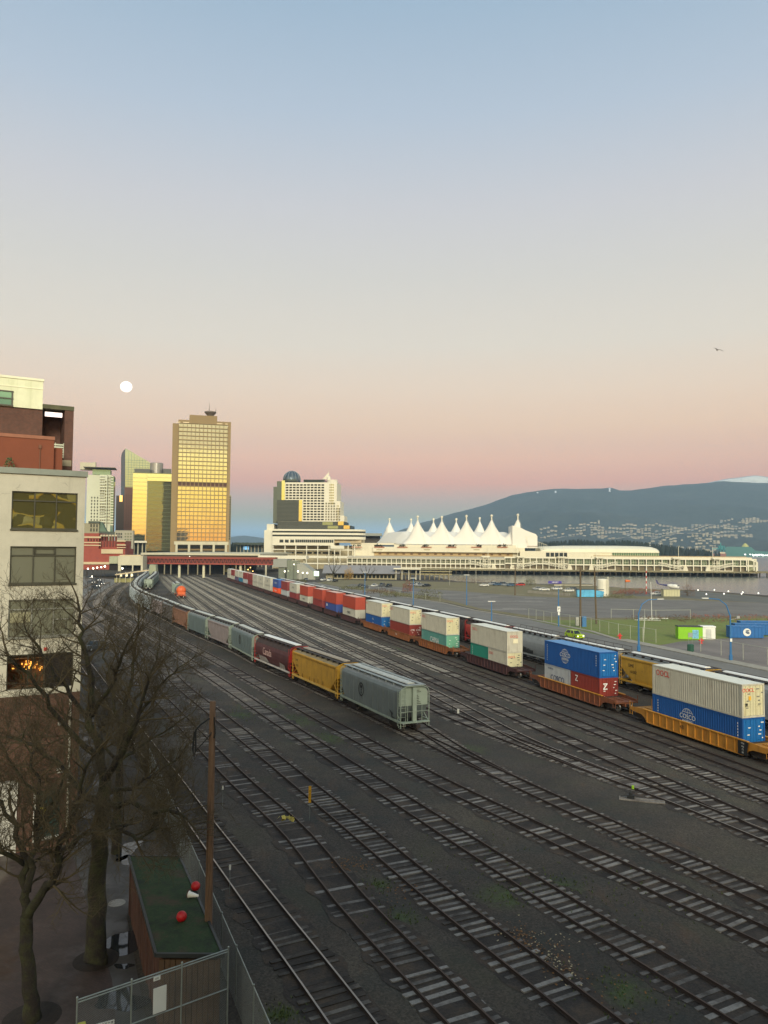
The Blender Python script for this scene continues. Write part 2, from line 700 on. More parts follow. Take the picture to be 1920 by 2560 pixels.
# ---- railway tracks
RAILSIDE = M('rail_rust', C(42, 31, 25), 0.8, var=0.3, scale=3)
RAILTOP = M('rail_head', C(150, 140, 128), 0.32, 0.85, var=0.2, scale=1)
RAILDULL = M('rail_head_dull', C(80, 62, 50), 0.55, 0.5, var=0.3, scale=1)


def tie_mat(name, a, b, c):
    t = NT(name)
    v = t.world()
    oi = t.n('ShaderNodeObjectInfo')
    big = t.noise(v, 0.9, 3, 0.7)
    grain = t.noise(t.world((9, 9, 9)), 1.0, 5, 0.75)
    f = t.math('MULTIPLY', t.math('ADD', t.mapr(big, 0.3, 0.7, 0, 1), oi.outputs['Random']), 0.5)
    col = t.ramp(f, [(0.2, a), (0.5, b), (0.8, c)])
    col = t.mix(1.0, col, t.mapr(grain, 0.25, 0.75, 0.6, 1.3), 'MULTIPLY')
    t.bump(grain, 0.4, 0.02)
    return t.done(col, 0.9)


TIE = tie_mat('weathered_tie', C(66, 60, 54), C(108, 102, 96), C(142, 136, 128))
TIEDARK = tie_mat('dark_tie', C(46, 40, 34), C(64, 57, 50), C(104, 98, 90))
TIEFAR = tie_mat('pale_far_tie', C(96, 92, 84), C(136, 132, 122), C(160, 156, 146))  # paler tie colours for the distant sleepers
TIEM = {}
for mname, mm in (('pale', TIE), ('dark', TIEDARK)):
    TIEM[mname] = []
    for q in range(6):
        mb = MB()
        w, l = RN.uniform(.105, .13), RN.uniform(1.22, 1.36)
        j = lambda: RN.uniform(-.018, .018)
        top = [(-l + j(), -w + j(), .07 + j() * .4), (l + j(), -w + j(), .07), (l + j(), w + j(), .07), (-l + j(), w + j(), .07 + j() * .4)]
        mb.add([(x, y, -.12) for x, y, z in top] + top, [(4, 5, 6, 7), (0, 1, 5, 4), (1, 2, 6, 5), (2, 3, 7, 6), (3, 0, 4, 7)])
        TIEM[mname].append(mb.mesh('sleeper', mm))
GAUGE = 0.79
NTR = [0]
BALLAST = NT('oily_ballast')
_v = BALLAST.world()
_a, _b = BALLAST.noise(_v, .6, 6, .7), BALLAST.noise(_v, 8, 5, .8)
_c = BALLAST.ramp(_a, [(.32, C(36, 31, 27)), (.5, C(58, 50, 43)), (.68, C(82, 66, 50))])
_c = BALLAST.mix(1.0, _c, BALLAST.mapr(_b, .25, .75, .45, 1.5), 'MULTIPLY')
BALLAST.bump(_b, .7, .05)
BALLAST = BALLAST.done(_c, .9)


def track(label, pts, shine=False, ties='pale', gap=0.1, pale_far=False, group='railway tracks across the yard', lo=0.0, nind=100):
    P = Path(pts)
    root = thing('railway_track', label, 'railway track', (P.p[0].x, P.p[0].y, 0), 0, group)
    o = root.location
    for sgn in (-1, 1):
        mb = MB()
        rings, tops = [], []
        d = 0.0
        while True:
            q, dr = P(d)
            n = V((dr.y, -dr.x, 0))
            c = q + n * (GAUGE * sgn) - o
            rings.append([c + n * a + V((0, 0, z)) for a, z in ((-.07, .06), (-.045, .1), (-.04, .19), (.04, .19), (.045, .1), (.07, .06))])
            tops.append((c + n * -.038 + V((0, 0, .193)), c + n * .038 + V((0, 0, .193))))
            if d >= P.len - 1e-3:
                break
            d = min(P.len, d + (3.0 if d < 150 else 8.0))
        mb.loft(rings)
        mb.mi = 1
        for a, b in zip(tops, tops[1:]):
            mb.quad(a[0], a[1], b[1], b[0])
        mb.build('rail', [RAILSIDE, RAILTOP if shine else RAILDULL], root)
    NTR[0] += 1
    bz = .010 + .0045 * (NTR[0] % 4)
    bm = MB()
    d, prev = 0.0, None
    while d < min(P.len, 190):
        q, dr = P(d)
        n = V((dr.y, -dr.x, 0))
        w1, w2 = (1.45 + .55 * noise.noise(V((d * .8, s_, len(pts) * 1.7))) for s_ in (1.3, 7.7))
        cur = (q - n * w1 - o + V((0, 0, bz)), q + n * w2 - o + V((0, 0, bz)))
        if prev:
            bm.quad(prev[0], prev[1], cur[1], cur[0])
        prev = cur
        d += .5
    bm.build('ballast', BALLAST, root)
    cand = []
    d = 0.4
    rr = random.Random(int(P.len * 10))
    while d < P.len:
        q, dr = P(d)
        dist = q.length
        if inframe((q.x, q.y, 0), 60):
            buried = noise.noise(V((q.x * .09, q.y * .09, len(pts)))) * 0.5 + 0.5
            if rr.random() > gap * 0.5 and not (dist < 90 and buried > 0.74 + rr.uniform(-.15, .25)):
                a = math.atan2(dr.y, dr.x) - PI / 2 + rr.uniform(-.03, .03)
                sink = rr.choice((0, 0, -.01, -.02, -.03, -.045, -.055)) - (0.03 if buried > .5 and dist < 120 else 0)
                cand.append((dist, q + V((0, 0, max(sink, -.062))), a))
        d += 0.56 + rr.uniform(-.04, .04)
    cand.sort(key=lambda e: e[0])
    for dist, q, a in cand[:nind]:
        put('sleeper', rr.choice(TIEM[ties]), root, q - o, a)
    rest = MB()
    for dist, q, a in cand[nind:]:
        c, s = math.cos(a), math.sin(a)
        l = rr.uniform(1.2, 1.36)
        X, Y = V((c, s, 0)) * l, V((-s, c, 0)) * .12
        b = q - o + V((0, 0, .07))
        rest.quad(b - X - Y, b + X - Y, b + X + Y, b - X + Y)
        rest.quad(b - X - Y, b + X - Y, b + X - Y - V((0, 0, .1)), b - X - Y - V((0, 0, .1)))
    if rest.f:
        tag(rest.build('sleepers', (TIEFAR if pale_far else TIE) if ties == 'pale' else TIEDARK, root), kind='stuff')
    return P


def straight(c, y0, y1, n=6):
    return [cl(c, y0 + (y1 - y0) * i / n) for i in range(n + 1)]


CA = [(30, 18), (24.6, 30), (19.5, 40.3), (15.5, 48.6), (10.2, 59.3), (4.9, 70.5), (-3.2, 87.6), (-10.2, 101.6), (-17.2, 115), (-25.1, 132.7), (-33.5, 149), (-43.8, 169.5), (-54.5, 192.8), (-64.5, 213),
      (-72, 230), (-82.6, 256.8), (-98.2, 307.2), (-118, 382), (-148, 480), (-180, 590)]
PA = track('track under the parked hopper cars, running out from below the first grey hopper', CA, nind=60)
track('dark track nearest the wooden shed, with bright worn rail heads', [(9.5, 8), (3.5, 20), (-1.1, 29.6), (-6, 39.2), (-8.85, 44.8), (-11.7, 50.4), (-15, 57.1), (-26, 79), (-47, 121), (-68, 163), (-84, 196), (-104, 250), (-122, 310)], True, 'dark', 0.05)
track('track second from the wooden shed, with a yellow rag lying on its rail', [(13, 10), (8.2, 20), (3.25, 29.8), (-1.4, 39.3), (-5.2, 48.4), (-10.7, 59), (-16.1, 70.1), (-21.5, 81.4), (-30, 99), (-47, 136), (-64, 171), (-76, 194), (-87, 215), (-95, 232), (-105, 259), (-121, 307), (-142, 382)], False, 'pale', 0.1)
track('track just beyond the yellow marker post', [(18, 10), (13, 20), (8.15, 29.8), (3, 40), (-1.07, 48.6), (-5.7, 58.2), (-15.9, 79), (-24.5, 96.5), (-31.5, 112), (-45, 141), (-59.5, 170), (-71, 193), (-82, 214), (-90, 231), (-100, 259), (-115, 307), (-136, 382)], False, 'pale', 0.15)
track('track on the shed side of the mossy strip of ballast', [(25, 10), (19.5, 20), (14, 30.1), (9, 39.5), (4.3, 49), (-.4, 58.6), (-9.9, 78), (-19, 97), (-28.8, 117.2), (-42, 144), (-55, 170), (-66, 193), (-76.5, 213), (-84.5, 229), (-95, 258), (-110, 307), (-130, 382)], False, 'pale', 0.1)
track('track between the mossy strip and the parked hopper cars', [(29, 17), (21.5, 30), (15.6, 39.7), (10.9, 47.8), (4.6, 58.9), (-3.2, 74.5), (-10.9, 90), (-24.2, 117.2), (-37, 143), (-50.5, 170), (-61, 192), (-72, 214), (-79.5, 230), (-89.5, 257), (-105, 307), (-125, 382), (-157, 480)], False, 'pale', 0.12)
T8 = straight(41.5, 30, 480)
track('turnout track with the switch stand beside its points', [(33.5, 25), (31.2, 31), (27.6, 40), (23.9, 48.6), (21.3, 54.6), (17.4, 62.3), (12.9, 73), (10.0, 82.7), *straight(37.9, 95, 470, 5)], True, 'pale', 0.02, pale_far=True)
track('branch track curving away from the turnout points behind the grey hopper', [(21.05, 55.3), (17.0, 62.8), (13.0, 70.4), (9.4, 77.8), (5.9, 86), (0.2, 102), *straight(34, 125, 470, 5)], False, 'pale', 0.02, pale_far=True)
track('straight track with pale ties next past the turnout', T8, False, 'pale', 0.02, pale_far=True)
track('straight track second from the container train', straight(46.3, 34, 480), False, 'pale', 0.04, pale_far=True)
track('half buried track alongside the container train', straight(50.5, 40, 480), False, 'dark', 0.25)
track('track carrying the double stacked container train', straight(54.7, 40, 480), False, 'dark', 0.1, nind=30)
track('far track carrying the hopper cars behind the container train', straight(65.2, 50, 400), False, 'dark', 0.1, nind=10)
track('ladder track leaving the hopper line behind the first grey hopper', [(9.9, 60), (6.6, 68.5), (3.2, 79.5), *straight(29.8, 92, 470, 5)], False, 'pale', 0.03, nind=60, pale_far=True)
track('ladder track leaving the hopper line behind the yellow hopper', [(-2.2, 85.5), (-6.3, 96), *straight(25.9, 108, 470, 5)], False, 'pale', 0.03, nind=40, pale_far=True)
track('ladder track meeting the hopper line near the rusty hopper', [(-16, 113), *straight(22, 126, 470, 5)], False, 'pale', 0.03, nind=40, pale_far=True)
P5 = track('track ending under the orange tank car', [(-29, 141), *straight(18.7, 155, 480, 6)], False, 'pale', 0.03, nind=30, pale_far=True)
P6 = track('short track under the second hopper string in the curve', [(-72, 232), (-79.6, 256), (-93.8, 307), (-113, 382), (-143, 480)], False, 'dark', 0.05, nind=10)

# ---- small stuff lying in the ballast
LEAF = M('dead_leaf', C(120, 84, 48), 0.9, var=0.5, scale=30)
LEAFP = M('pale_leaf', C(168, 152, 120), 0.9, var=0.5, scale=30)


def litter(name, spots, mat, n, size, kind='stuff', seed=1):
    rr = random.Random(seed)
    mb = MB()
    for k in range(n):
        px, py, r = rr.choice(spots)
        c = g(px, py) + V((rr.gauss(0, r), rr.gauss(0, r), 0))
        a = rr.uniform(0, PI)
        s = rr.uniform(.6, 1.4) * size
        u, w = V((math.cos(a), math.sin(a), rr.uniform(-.5, .5))) * s, V((-math.sin(a), math.cos(a), rr.uniform(-.5, .5))) * s * .7
        c.z = .03 + s * .5
        mb.quad(c - u, c - w, c + u, c + w)
    return tag(mb.build(name, mat), kind=kind)


litter('fallen_leaves', [(870, 2155, .5), (850, 2165, .5), (915, 2170, .5), (1320, 2350, .5), (1360, 2380, .6), (1405, 2430, .5), (1300, 2335, .6), (1550, 2470, .8), (1000, 2240, .6)], LEAF, 420, .055, seed=3)
litter('pale_leaves', [(1385, 2410, .4), (1415, 2440, .35), (1380, 2360, .7), (1330, 2350, .8)], LEAFP, 120, .05, seed=5)


def weeds(spots, n, h, mat, seed):
    rr = random.Random(seed)
    mb = MB()
    for k in range(n):
        px, py, r = rr.choice(spots)
        c = g(px, py) + V((rr.gauss(0, r), rr.gauss(0, r), 0))
        for b in range(5):
            a = rr.uniform(0, 2 * PI)
            hh = h * rr.uniform(.4, 1.2)
            tip = c + V((math.cos(a) * hh * .7, math.sin(a) * hh * .7, hh))
            s = V((-math.sin(a), math.cos(a), 0)) * .02
            mb.quad(c - s, c + s, tip)
    return tag(mb.build('weeds', mat), kind='stuff')


WEED = M('weed_leaf', C(84, 96, 44), 0.9, var=0.4, scale=8)
weeds([(655, 1765, 2.2), (740, 1800, 2.4), (820, 1845, 2), (600, 1788, 1.4), (1262, 2240, .9), (1409, 2215, .8), (940, 2212, .6), (1003, 2292, .6), (1560, 2480, 1.0), (705, 2535, .4), (1200, 2130, 2), (1600, 2250, 2.5)], 900, .12, WEED, 8)
# ---------------------------------------------------------------- rolling stock
STEEL = M('running_gear', C(52, 44, 38), 0.75, var=0.35, scale=2)
WHEELM = M('wheel_steel', C(74, 62, 52), 0.5, 0.6, var=0.3, scale=2)
TREAD = M('wheel_tread', C(200, 196, 188), 0.25, 0.9)
WHITEP = M('white_paint', C(226, 226, 218), 0.6, var=0.06)
BLACKP = M('black_paint', C(28, 30, 30), 0.6)
FROST = M('frosted_hatch', C(190, 192, 184), 0.8, var=0.15, scale=2)


def bogie_parts():
    fr = MB()
    for s in (-1, 1):
        fr.prism([(x, s * 1.0 - .07, z) for x, z in ((-1.25, .36), (-1.25, .56), (-.55, .72), (.55, .72), (1.25, .56), (1.25, .36), (.6, .2), (-.6, .2))], (0, .14, 0))
        for k in range(3):
            fr.tube([(-.2 + .2 * k, s * 1.0, .25), (-.2 + .2 * k, s * 1.0, .6)], .08, 6)
    fr.box(-.2, .2, -1.0, 1.0, .45, .75)
    wh = MB()
    for s in (-1, 1):
        wh.mi = 0
        wh.lathe([(.10, s * .66), (.42, s * .68), (.46, s * .70)] if s > 0 else [(.46, -.70), (.42, -.68), (.10, -.66)], 18, axis='y', c=(0, 0, .46))
        wh.lathe([(.30, s * .73 - .06), (.43, s * .73 - .06), (.43, s * .73 + .06), (.30, s * .73 + .06)], 18, axis='y', c=(0, 0, .46))
        wh.mi = 1
        wh.lathe([(.44, s * .73 - .062), (.46, s * .73 - .06), (.455, s * .73 + .06), (.43, s * .73 + .062)], 18, axis='y', c=(0, 0, .46))
    wh.mi = 0
    wh.tube([(0, -.95, .46), (0, .95, .46)], .09, 8)
    return fr.mesh('bogie', STEEL), wh.mesh('wheelset', [WHEELM, TREAD])


BOG, WHS = bogie_parts()


def add_bogies(root, xs):
    for x in xs:
        b = put('bogie', BOG, root, (x, 0, 0))
        for d in (-.89, .89):
            put('wheelset', WHS, b, (d, 0, 0))


SECT = {
    'rib': [(0, 4.42), (.55, 4.40), (1.05, 4.30), (1.38, 4.12), (1.53, 3.88), (1.56, 3.6), (1.57, 2.6), (1.56, 1.7), (1.54, 1.15), (1.3, 1.06)],
    'chord': [(0, 4.35), (.6, 4.33), (1.1, 4.24), (1.55, 4.10), (1.62, 4.0), (1.6, 3.82), (1.52, 3.74), (1.52, 2.5), (1.5, 1.6), (1.46, 1.2), (1.3, 1.12)],
    'drum': [(0, 4.32), (.7, 4.26), (1.2, 4.0), (1.46, 3.6), (1.58, 3.1), (1.6, 2.6), (1.57, 2.1), (1.48, 1.6), (1.38, 1.25), (1.2, 1.12)],
}


def hopper(label, loc, rz, style, side, end=None, roof=None, sill=None, hatch=FROST, L=15.0, detail=2, walk=None, group=None, rails=False):
    root = thing('hopper_car', label, 'hopper car', loc, rz, group)
    sec = SECT[style]
    h = L / 2 - .35
    full = [(y, z) for y, z in sec] + [(-y, z) for y, z in sec[::-1] if y > 0]
    cut = {'rib': .9, 'chord': 2.2, 'drum': 1.6}[style]
    lowz = {'rib': 2.55, 'chord': 2.7, 'drum': 2.4}[style]
    rings = []
    for x, lz, k in ((-h, lowz, .97 if style == 'drum' else 1), (-h + cut * .5, (lowz + 1.1) / 2 + (.0 if style != 'drum' else -.25), 1), (-h + cut, 1.0, 1), (h - cut, 1.0, 1), (h - cut * .5, (lowz + 1.1) / 2, 1), (h, lowz, .97 if style == 'drum' else 1)):
        rings.append([V((x, y * k, max(z, lz))) for y, z in full])
    b = MB()
    b.loft(rings, caps=False)
    n = len(full)
    for ri in (0, 5):
        b.mi = 1
        b.quad(*(rings[ri] if ri else rings[ri][::-1]))
    # slope sheets and end of the body below the end panel
    b.mi = 0
    if style == 'rib':
        for i in range(11):
            x = -h + 1.0 + (2 * h - 2.0) * i / 10
            for s in (-1, 1):
                b.prism([(x - .035, s * 1.57, 1.2), (x + .035, s * 1.57, 1.2), (x + .035, s * 1.575, 3.75), (x - .035, s * 1.575, 3.75)], (0, s * .035, 0))
    for s in (-1, 1):
        b.mi = 2
        b.box(-h - .2, h + .2, s * 1.55 - .07, s * 1.55 + .07, 1.0, 1.2)
    mats = [side, end or side, sill or side]
    b.build('body', mats, root)
    r = MB()
    # roof sheet lies just above the body, with walkways and the trough hatch
    if roof:
        rr = [(y, z + .012) for y, z in full if z > (4.05 if style != 'drum' else 3.55)]
        half = [(y, z + .012) for y, z in sec if z > (4.05 if style != 'drum' else 3.55)]
        line = [(-y, z) for y, z in half[::-1]] + half[1:]
        r.loft([[V((x, y, z)) for y, z in line] for x in (-h + .05, h - .05)], closed=False, caps=False)
        r.build('roof', roof, root)
    wk = MB()
    for s in (-1, 1):
        wk.box(-h, h, s * .98 - .2, s * .98 + .2, 4.50, 4.54)
        for i in range(9):
            x = -h + .3 + (2 * h - .6) * i / 8
            wk.box(x - .03, x + .03, s * .98 - .2, s * .98 + .2, 4.22, 4.50)
    for x in (-h - .05, h + .05):
        wk.box(x - .3, x + .3, -1.2, 1.2, 4.50, 4.53)
    if rails:
        for s in (-1, 1):
            for i in range(8):
                x = -h + (2 * h) * i / 7
                wk.tube([(x, s * 1.25, 4.3), (x, s * 1.3, 4.95)], .025, 5)
            wk.tube([(-h, s * 1.3, 4.95), (h, s * 1.3, 4.95)], .03, 5)
    wk.build('roof_walk', walk or STEEL, root)
    hm = MB()
    hm.box(-h * .93, h * .93, -.36, .36, 4.36, 4.52)
    hm.build('hatch_coaming', STEEL, root)
    nh = 4
    for i in range(nh):
        x0 = -h * .93 + 2 * h * .93 * i / nh
        x1 = -h * .93 + 2 * h * .93 * (i + 1) / nh - .1
        k = MB()
        k.prism([(x0, -.42, 4.52), (x0, .42, 4.52), (x0, .36, 4.62), (x0, 0, 4.66), (x0, -.36, 4.62)], (x1 - x0, 0, 0))
        k.build('hatch_cover', hatch, root)
    # hopper outlets
    for i in range(3):
        x = (-1 + i) * (L * .2)
        k = MB()
        k.loft([[(x - 1.3, -1.2, 1.08), (x + 1.3, -1.2, 1.08), (x + 1.3, 1.2, 1.08), (x - 1.3, 1.2, 1.08)], [(x - .35, -.5, .42), (x + .35, -.5, .42), (x + .35, .5, .42), (x - .35, .5, .42)]])
        k.build('outlet_chute', STEEL if detail < 2 or style == 'rib' else side, root)
    # end frames
    for s in (-1, 1):
        e = MB()
        X = s * (L / 2)
        e.box(X - .28, X + .28, -1.5, 1.5, 1.02, 1.1)
        e.box(s * (L / 2 - .28), s * (L / 2 - .02), -.2, .2, 1.1, 4.3)
        for y in (-1.52, 1.52):
            e.tube([(X, y, .55), (X, y, 3.95), (X - s * .05, y * .93, 4.2), (X - s * .05, y * .6, 4.42)], .045, 6)
        for y in (-.75, .8):
            e.tube([(X, y, 1.1), (X, y, 2.7)], .03, 6)
        e.tube([(X, -1.52, 2.05), (X, 1.52, 2.05)], .025, 6)
        e.tube([(X - s * .05, -.92, 4.42), (X - s * .05, .92, 4.42)], .045, 6)
        e.tube([(X, -1.52, 1.06), (X, 1.52, 1.06)], .05, 6)
        e.tube([(X - s * .02, 1.45, 1.1), (X - s * 1.9, 1.45, 2.4)], .04, 6)
        e.tube([(X - s * .02, -1.45, 1.1), (X - s * 1.9, -1.45, 2.4)], .04, 6)
        for y in (-1, 1):      # corner stirrups
            e.tube([(X, y * 1.52, .56), (X - s * .45, y * 1.52, .56), (X - s * .45, y * 1.52, 1.05)], .025, 5)
        e.build('end_frame', end or side, root)
        ld = MB()
        for i in range(9):
            z = .75 + i * .42
            ld.tube([(X, 1.5, z), (X, 1.0, z)], .018, 5)
            ld.tube([(X - s * .05, 1.6, z), (X - s * .5, 1.6, z)], .018, 5)
        ld.tube([(X, 1.0, .7), (X, 1.0, 4.3)], .022, 5)
        ld.tube([(X - s * .5, 1.6, .7), (X - s * .5, 1.6, 4.1)], .022, 5)
        ld.build('ladder', end or side, root)
        c = MB()
        c.box(min(X, X + s * .55), max(X, X + s * .55), -.16, .16, .62, .95)
        c.box(min(X + s * .4, X + s * .7), max(X + s * .4, X + s * .7), -.24, .2, .6, .96)
        c.build('coupler', STEEL, root)
        if detail == 2 and s < 0:
            w = MB()
            w.lathe([(.25, -.02), (.29, -.02), (.29, .02), (.25, .02)], 18, (X + .12, .62, 1.75), 'x')
            for a in range(3):
                w.bar((X + .12, .62 + .27 * math.cos(a * 1.05), 1.75 + .27 * math.sin(a * 1.05)), (X + .12, .62 - .27 * math.cos(a * 1.05), 1.75 - .27 * math.sin(a * 1.05)), .03)
            w.tube([(X + .5, -1.0, 1.45), (X + .5, .3, 1.45)], .14, 10)
            w.box(X + .3, X + .7, .5, 1.1, 1.15, 1.5)
            w.tube([(X + .12, .62, 1.7), (X + .3, .6, 1.1)], .02, 5)
            w.build('brake_gear', BLACKP, root)
    add_bogies(root, (-L / 2 + 2.2, L / 2 - 2.2))
    return root


SX, SZ = V((-1, 0, 0)), V((0, 0, 1))        # lettering axes on the visible long side
EX = V((0, -1, 0))                          # and on the near end


def place(P, d0, L):
    a, _ = P(d0)
    b, _ = P(d0 + L)
    m = (a + b) / 2
    d = b - a
    return (m.x, m.y, .18), math.atan2(d.y, d.x)


GREY = M('grey_car', C(112, 121, 119), 0.6, var=0.12, scale=.7, stain=C(70, 70, 66), amt=.3)
GREYL = M('pale_grey_car', C(150, 162, 146), 0.6, var=0.1, scale=.7, stain=C(90, 88, 80), amt=.2)
GREYT = M('teal_grey_car', C(98, 112, 110), 0.6, var=0.12, scale=.7, stain=C(64, 66, 62), amt=.3)
YELC = M('yellow_car', C(196, 150, 48), 0.6, var=0.14, scale=.7, stain=C(110, 78, 36), amt=.55)
YELROOF = M('dusty_roof', C(150, 132, 96), 0.85, var=0.2, scale=1, stain=C(96, 92, 84), amt=.6, streak=False)
MAROON = M('maroon_car', C(84, 42, 40), 0.55, var=0.2, scale=.7, stain=C(104, 78, 72), amt=.5)
REDEND = M('red_car_end', C(170, 36, 28), 0.6, var=0.2, scale=1, stain=C(90, 30, 24), amt=.4)
DKROOF = M('dark_brown_roof', C(66, 52, 46), 0.8, var=0.25, scale=1)
LILAC = M('dusty_lilac_car', C(146, 134, 130), 0.7, var=0.16, scale=.7, stain=C(104, 92, 84), amt=.5)
RUSTC = M('rusty_car', C(140, 100, 74), 0.8, var=0.25, scale=.8, stain=C(84, 52, 36), amt=.6)
ICE = M('ice_grey_car', C(158, 168, 170), 0.6, var=0.12, scale=.7, stain=C(108, 112, 112), amt=.3)
ORANGE = M('orange_tank', C(214, 96, 40), 0.55, var=0.15, scale=.8, stain=C(120, 56, 30), amt=.4)
OLDROOF = M('pale_dirty_roof', C(128, 132, 130), 0.85, var=0.2, scale=1, stain=C(84, 84, 80), amt=.5, streak=False)

s0 = PA.near(3.5, 75.5)
PITCH, CL = 15.9, 15.0
GA = 'hopper cars parked in line through the yard'
c1 = hopper('grey ribbed hopper car with a round black emblem, first of the parked line', *place(PA, s0, CL), 'rib', GREY, GREYL, OLDROOF, GREYL, L=CL, group=GA, walk=M('galv_walk', C(150, 156, 152), .7, var=.2))
em = MB()
ring = lambda r0, r1, n=36: [((r0 * math.cos(2 * PI * k / n), r0 * math.sin(2 * PI * k / n)), (r1 * math.cos(2 * PI * k / n), r1 * math.sin(2 * PI * k / n))) for k in range(n + 1)]
pt = lambda u, v: V((1.6 - u, 1.622, 2.75 + v))
q = ring(.58, .70)
for a, b in zip(q, q[1:]):
    em.quad(pt(*a[0]), pt(*a[1]), pt(*b[1]), pt(*b[0]))
for poly_ in (((-.22, .5), (.02, .32), (.22, .52), (.3, .3), (.2, .0), (.06, .2), (-.08, .06), (-.28, .24)), ((-.08, .02), (.1, .02), (.06, -.2), (.14, -.36), (0, -.5), (-.12, -.34), (-.05, -.18)), ((-.3, -.66), (-.16, -.72), (.1, -.72), (.34, -.98), (.26, -.7), (.3, -.6))):
    em.quad(*[pt(*p) for p in poly_])
em.build('emblem', BLACKP, c1)
for i, w in enumerate((.34, .5, .0, .2, .3, .3, .26, .44, .5)):
    if w:
        k = MB()
        k.box(-CL / 2 + .30, -CL / 2 + .345, -.3 - w, -.3, 3.95 - i * .16, 3.99 - i * .16)
        k.build('stencil_line', BLACKP, c1)
tg = MB()
tg.quad((-5.2, 1.625, 2.0), (-6.0, 1.625, 1.75), (-5.9, 1.625, 1.45), (-6.6, 1.625, 1.3), (-5.7, 1.625, 1.25), (-5.6, 1.625, 1.6))
tg.build('stain_mark', M('grime', C(60, 64, 62), .8), c1)

c2 = hopper('mustard yellow hopper car between the grey and maroon cars', *place(PA, s0 + PITCH, CL), 'chord', YELC, YELC, YELROOF, M('pale_yellow_sill', C(206, 170, 84), .6, var=.15), L=CL, group=GA, hatch=M('dusty_hatch', C(168, 156, 138), .85, var=.25, scale=3))
text('DME', .42, BLACKP, c2, (5.9, 1.535, 3.1), SX, SZ)
text('61502', .36, BLACKP, c2, (5.75, 1.535, 2.45), SX, SZ)
gr = MB()
for x, w, z in ((3.6, .25, 1.5), (-.4, .3, 1.45), (-1.6, .2, 1.6), (-3.2, .22, 1.6), (1.2, .2, 1.45)):
    gr.quad((x, 1.535, z - .25), (x + w, 1.535, z - .2), (x + w * .8, 1.535, z + .3), (x + w * .2, 1.535, z + .15))
gr.build('grime_patch', M('dark_grime', C(104, 74, 30), .85), c2)

c3 = hopper('maroon rounded hopper car lettered in pink script, with a bright red end', *place(PA, s0 + 2 * PITCH, CL), 'drum', MAROON, REDEND, DKROOF, M('pale_sill', C(196, 190, 180), .7, var=.2, scale=1), hatch=M('snowy_hatch', C(232, 232, 226), .8, var=.06), L=CL, group=GA, walk=DKROOF)
PINK = M('faded_lettering', C(216, 180, 168), .6, var=.15, scale=2)
text('Canada', 1.45, PINK, c3, (1.6, 1.62, 2.65), SX, SZ, squash=.85, ext=.01)
k = MB()
k.quad((5.4, 1.60, 1.9), (2.0, 1.60, 1.9), (.6, 1.60, 1.35), (4.8, 1.53, 1.2))
k.quad((-3.6, 1.61, 1.95), (-5.6, 1.61, 1.8), (-5.9, 1.53, 1.2), (-3.6, 1.53, 1.2))
k.build('bare_patch', M('scraped_paint', C(140, 134, 124), .8, var=.3, scale=3, stain=C(110, 60, 56), amt=.7), c3)

c4 = hopper('grey green hopper car with a small dark emblem, behind the maroon car', *place(PA, s0 + 3 * PITCH, CL), 'rib', GREYT, GREYL, OLDROOF, GREYL, L=CL, group=GA)
k = MB()
pt = lambda u, v: V((.6 - u, 1.622, 2.8 + v))
for a, b in zip(q, q[1:]):
    k.quad(pt(*a[0]), pt(*a[1]), pt(*b[1]), pt(*b[0]))
k.quad(pt(-.2, .4), pt(.2, .4), pt(.15, -.3), pt(0, -.5), pt(-.15, -.3))
k.build('emblem', BLACKP, c4)
hopper('dusty lilac grey hopper car, fifth in the parked line', *place(PA, s0 + 4 * PITCH, CL), 'chord', LILAC, GREYL, OLDROOF, L=CL, group=GA, detail=1)
hopper('blue grey hopper car next to the rusty one', *place(PA, s0 + 5 * PITCH, CL), 'rib', GREYT, GREYL, OLDROOF, L=CL, group=GA, detail=1)
hopper('rust stained tan hopper car in the bare branches', *place(PA, s0 + 6 * PITCH, CL), 'chord', RUSTC, RUSTC, DKROOF, L=CL, group=GA, detail=1)
GREYDK = M('sooty_car', C(104, 98, 92), 0.7, var=0.2, scale=.7, stain=C(70, 62, 56), amt=.5)
hopper('sooty grey hopper car just past the rusty one', *place(PA, s0 + 7 * PITCH, CL), 'chord', GREYDK, GREYDK, OLDROOF, L=CL, group=GA, detail=1)
hopper('grey brown hopper car before the line bends', *place(PA, s0 + 8 * PITCH, CL), 'chord', LILAC, LILAC, OLDROOF, L=CL, group=GA, detail=1)
first = None
for i in range(9, 27):
    loc, rz = place(PA, s0 + i * PITCH, CL)
    if first is None:
        first = hopper('ice grey hopper car in the far curve of the parked line', loc, rz, 'rib', ICE, ICE, FROST, L=CL, group=GA, detail=1)
    else:
        dup(first, loc, rz)

# second string of hoppers in the curve, and the orange tank car
GB = 'short string of hopper cars in the curve'
s1 = P6.near(-95.2, 311)
hopper('pale grey hopper car heading the short string in the curve', *place(P6, s1, CL), 'rib', GREYL, GREYL, OLDROOF, L=CL, group=GB, detail=2)
f2 = None
for i in range(1, 8):
    loc, rz = place(P6, s1 + i * PITCH, CL)
    if f2 is None:
        f2 = hopper('grey hopper car behind the leader of the short string', loc, rz, 'rib', GREYT, GREYT, OLDROOF, L=CL, group=GB, detail=1)
    else:
        dup(f2, loc, rz)

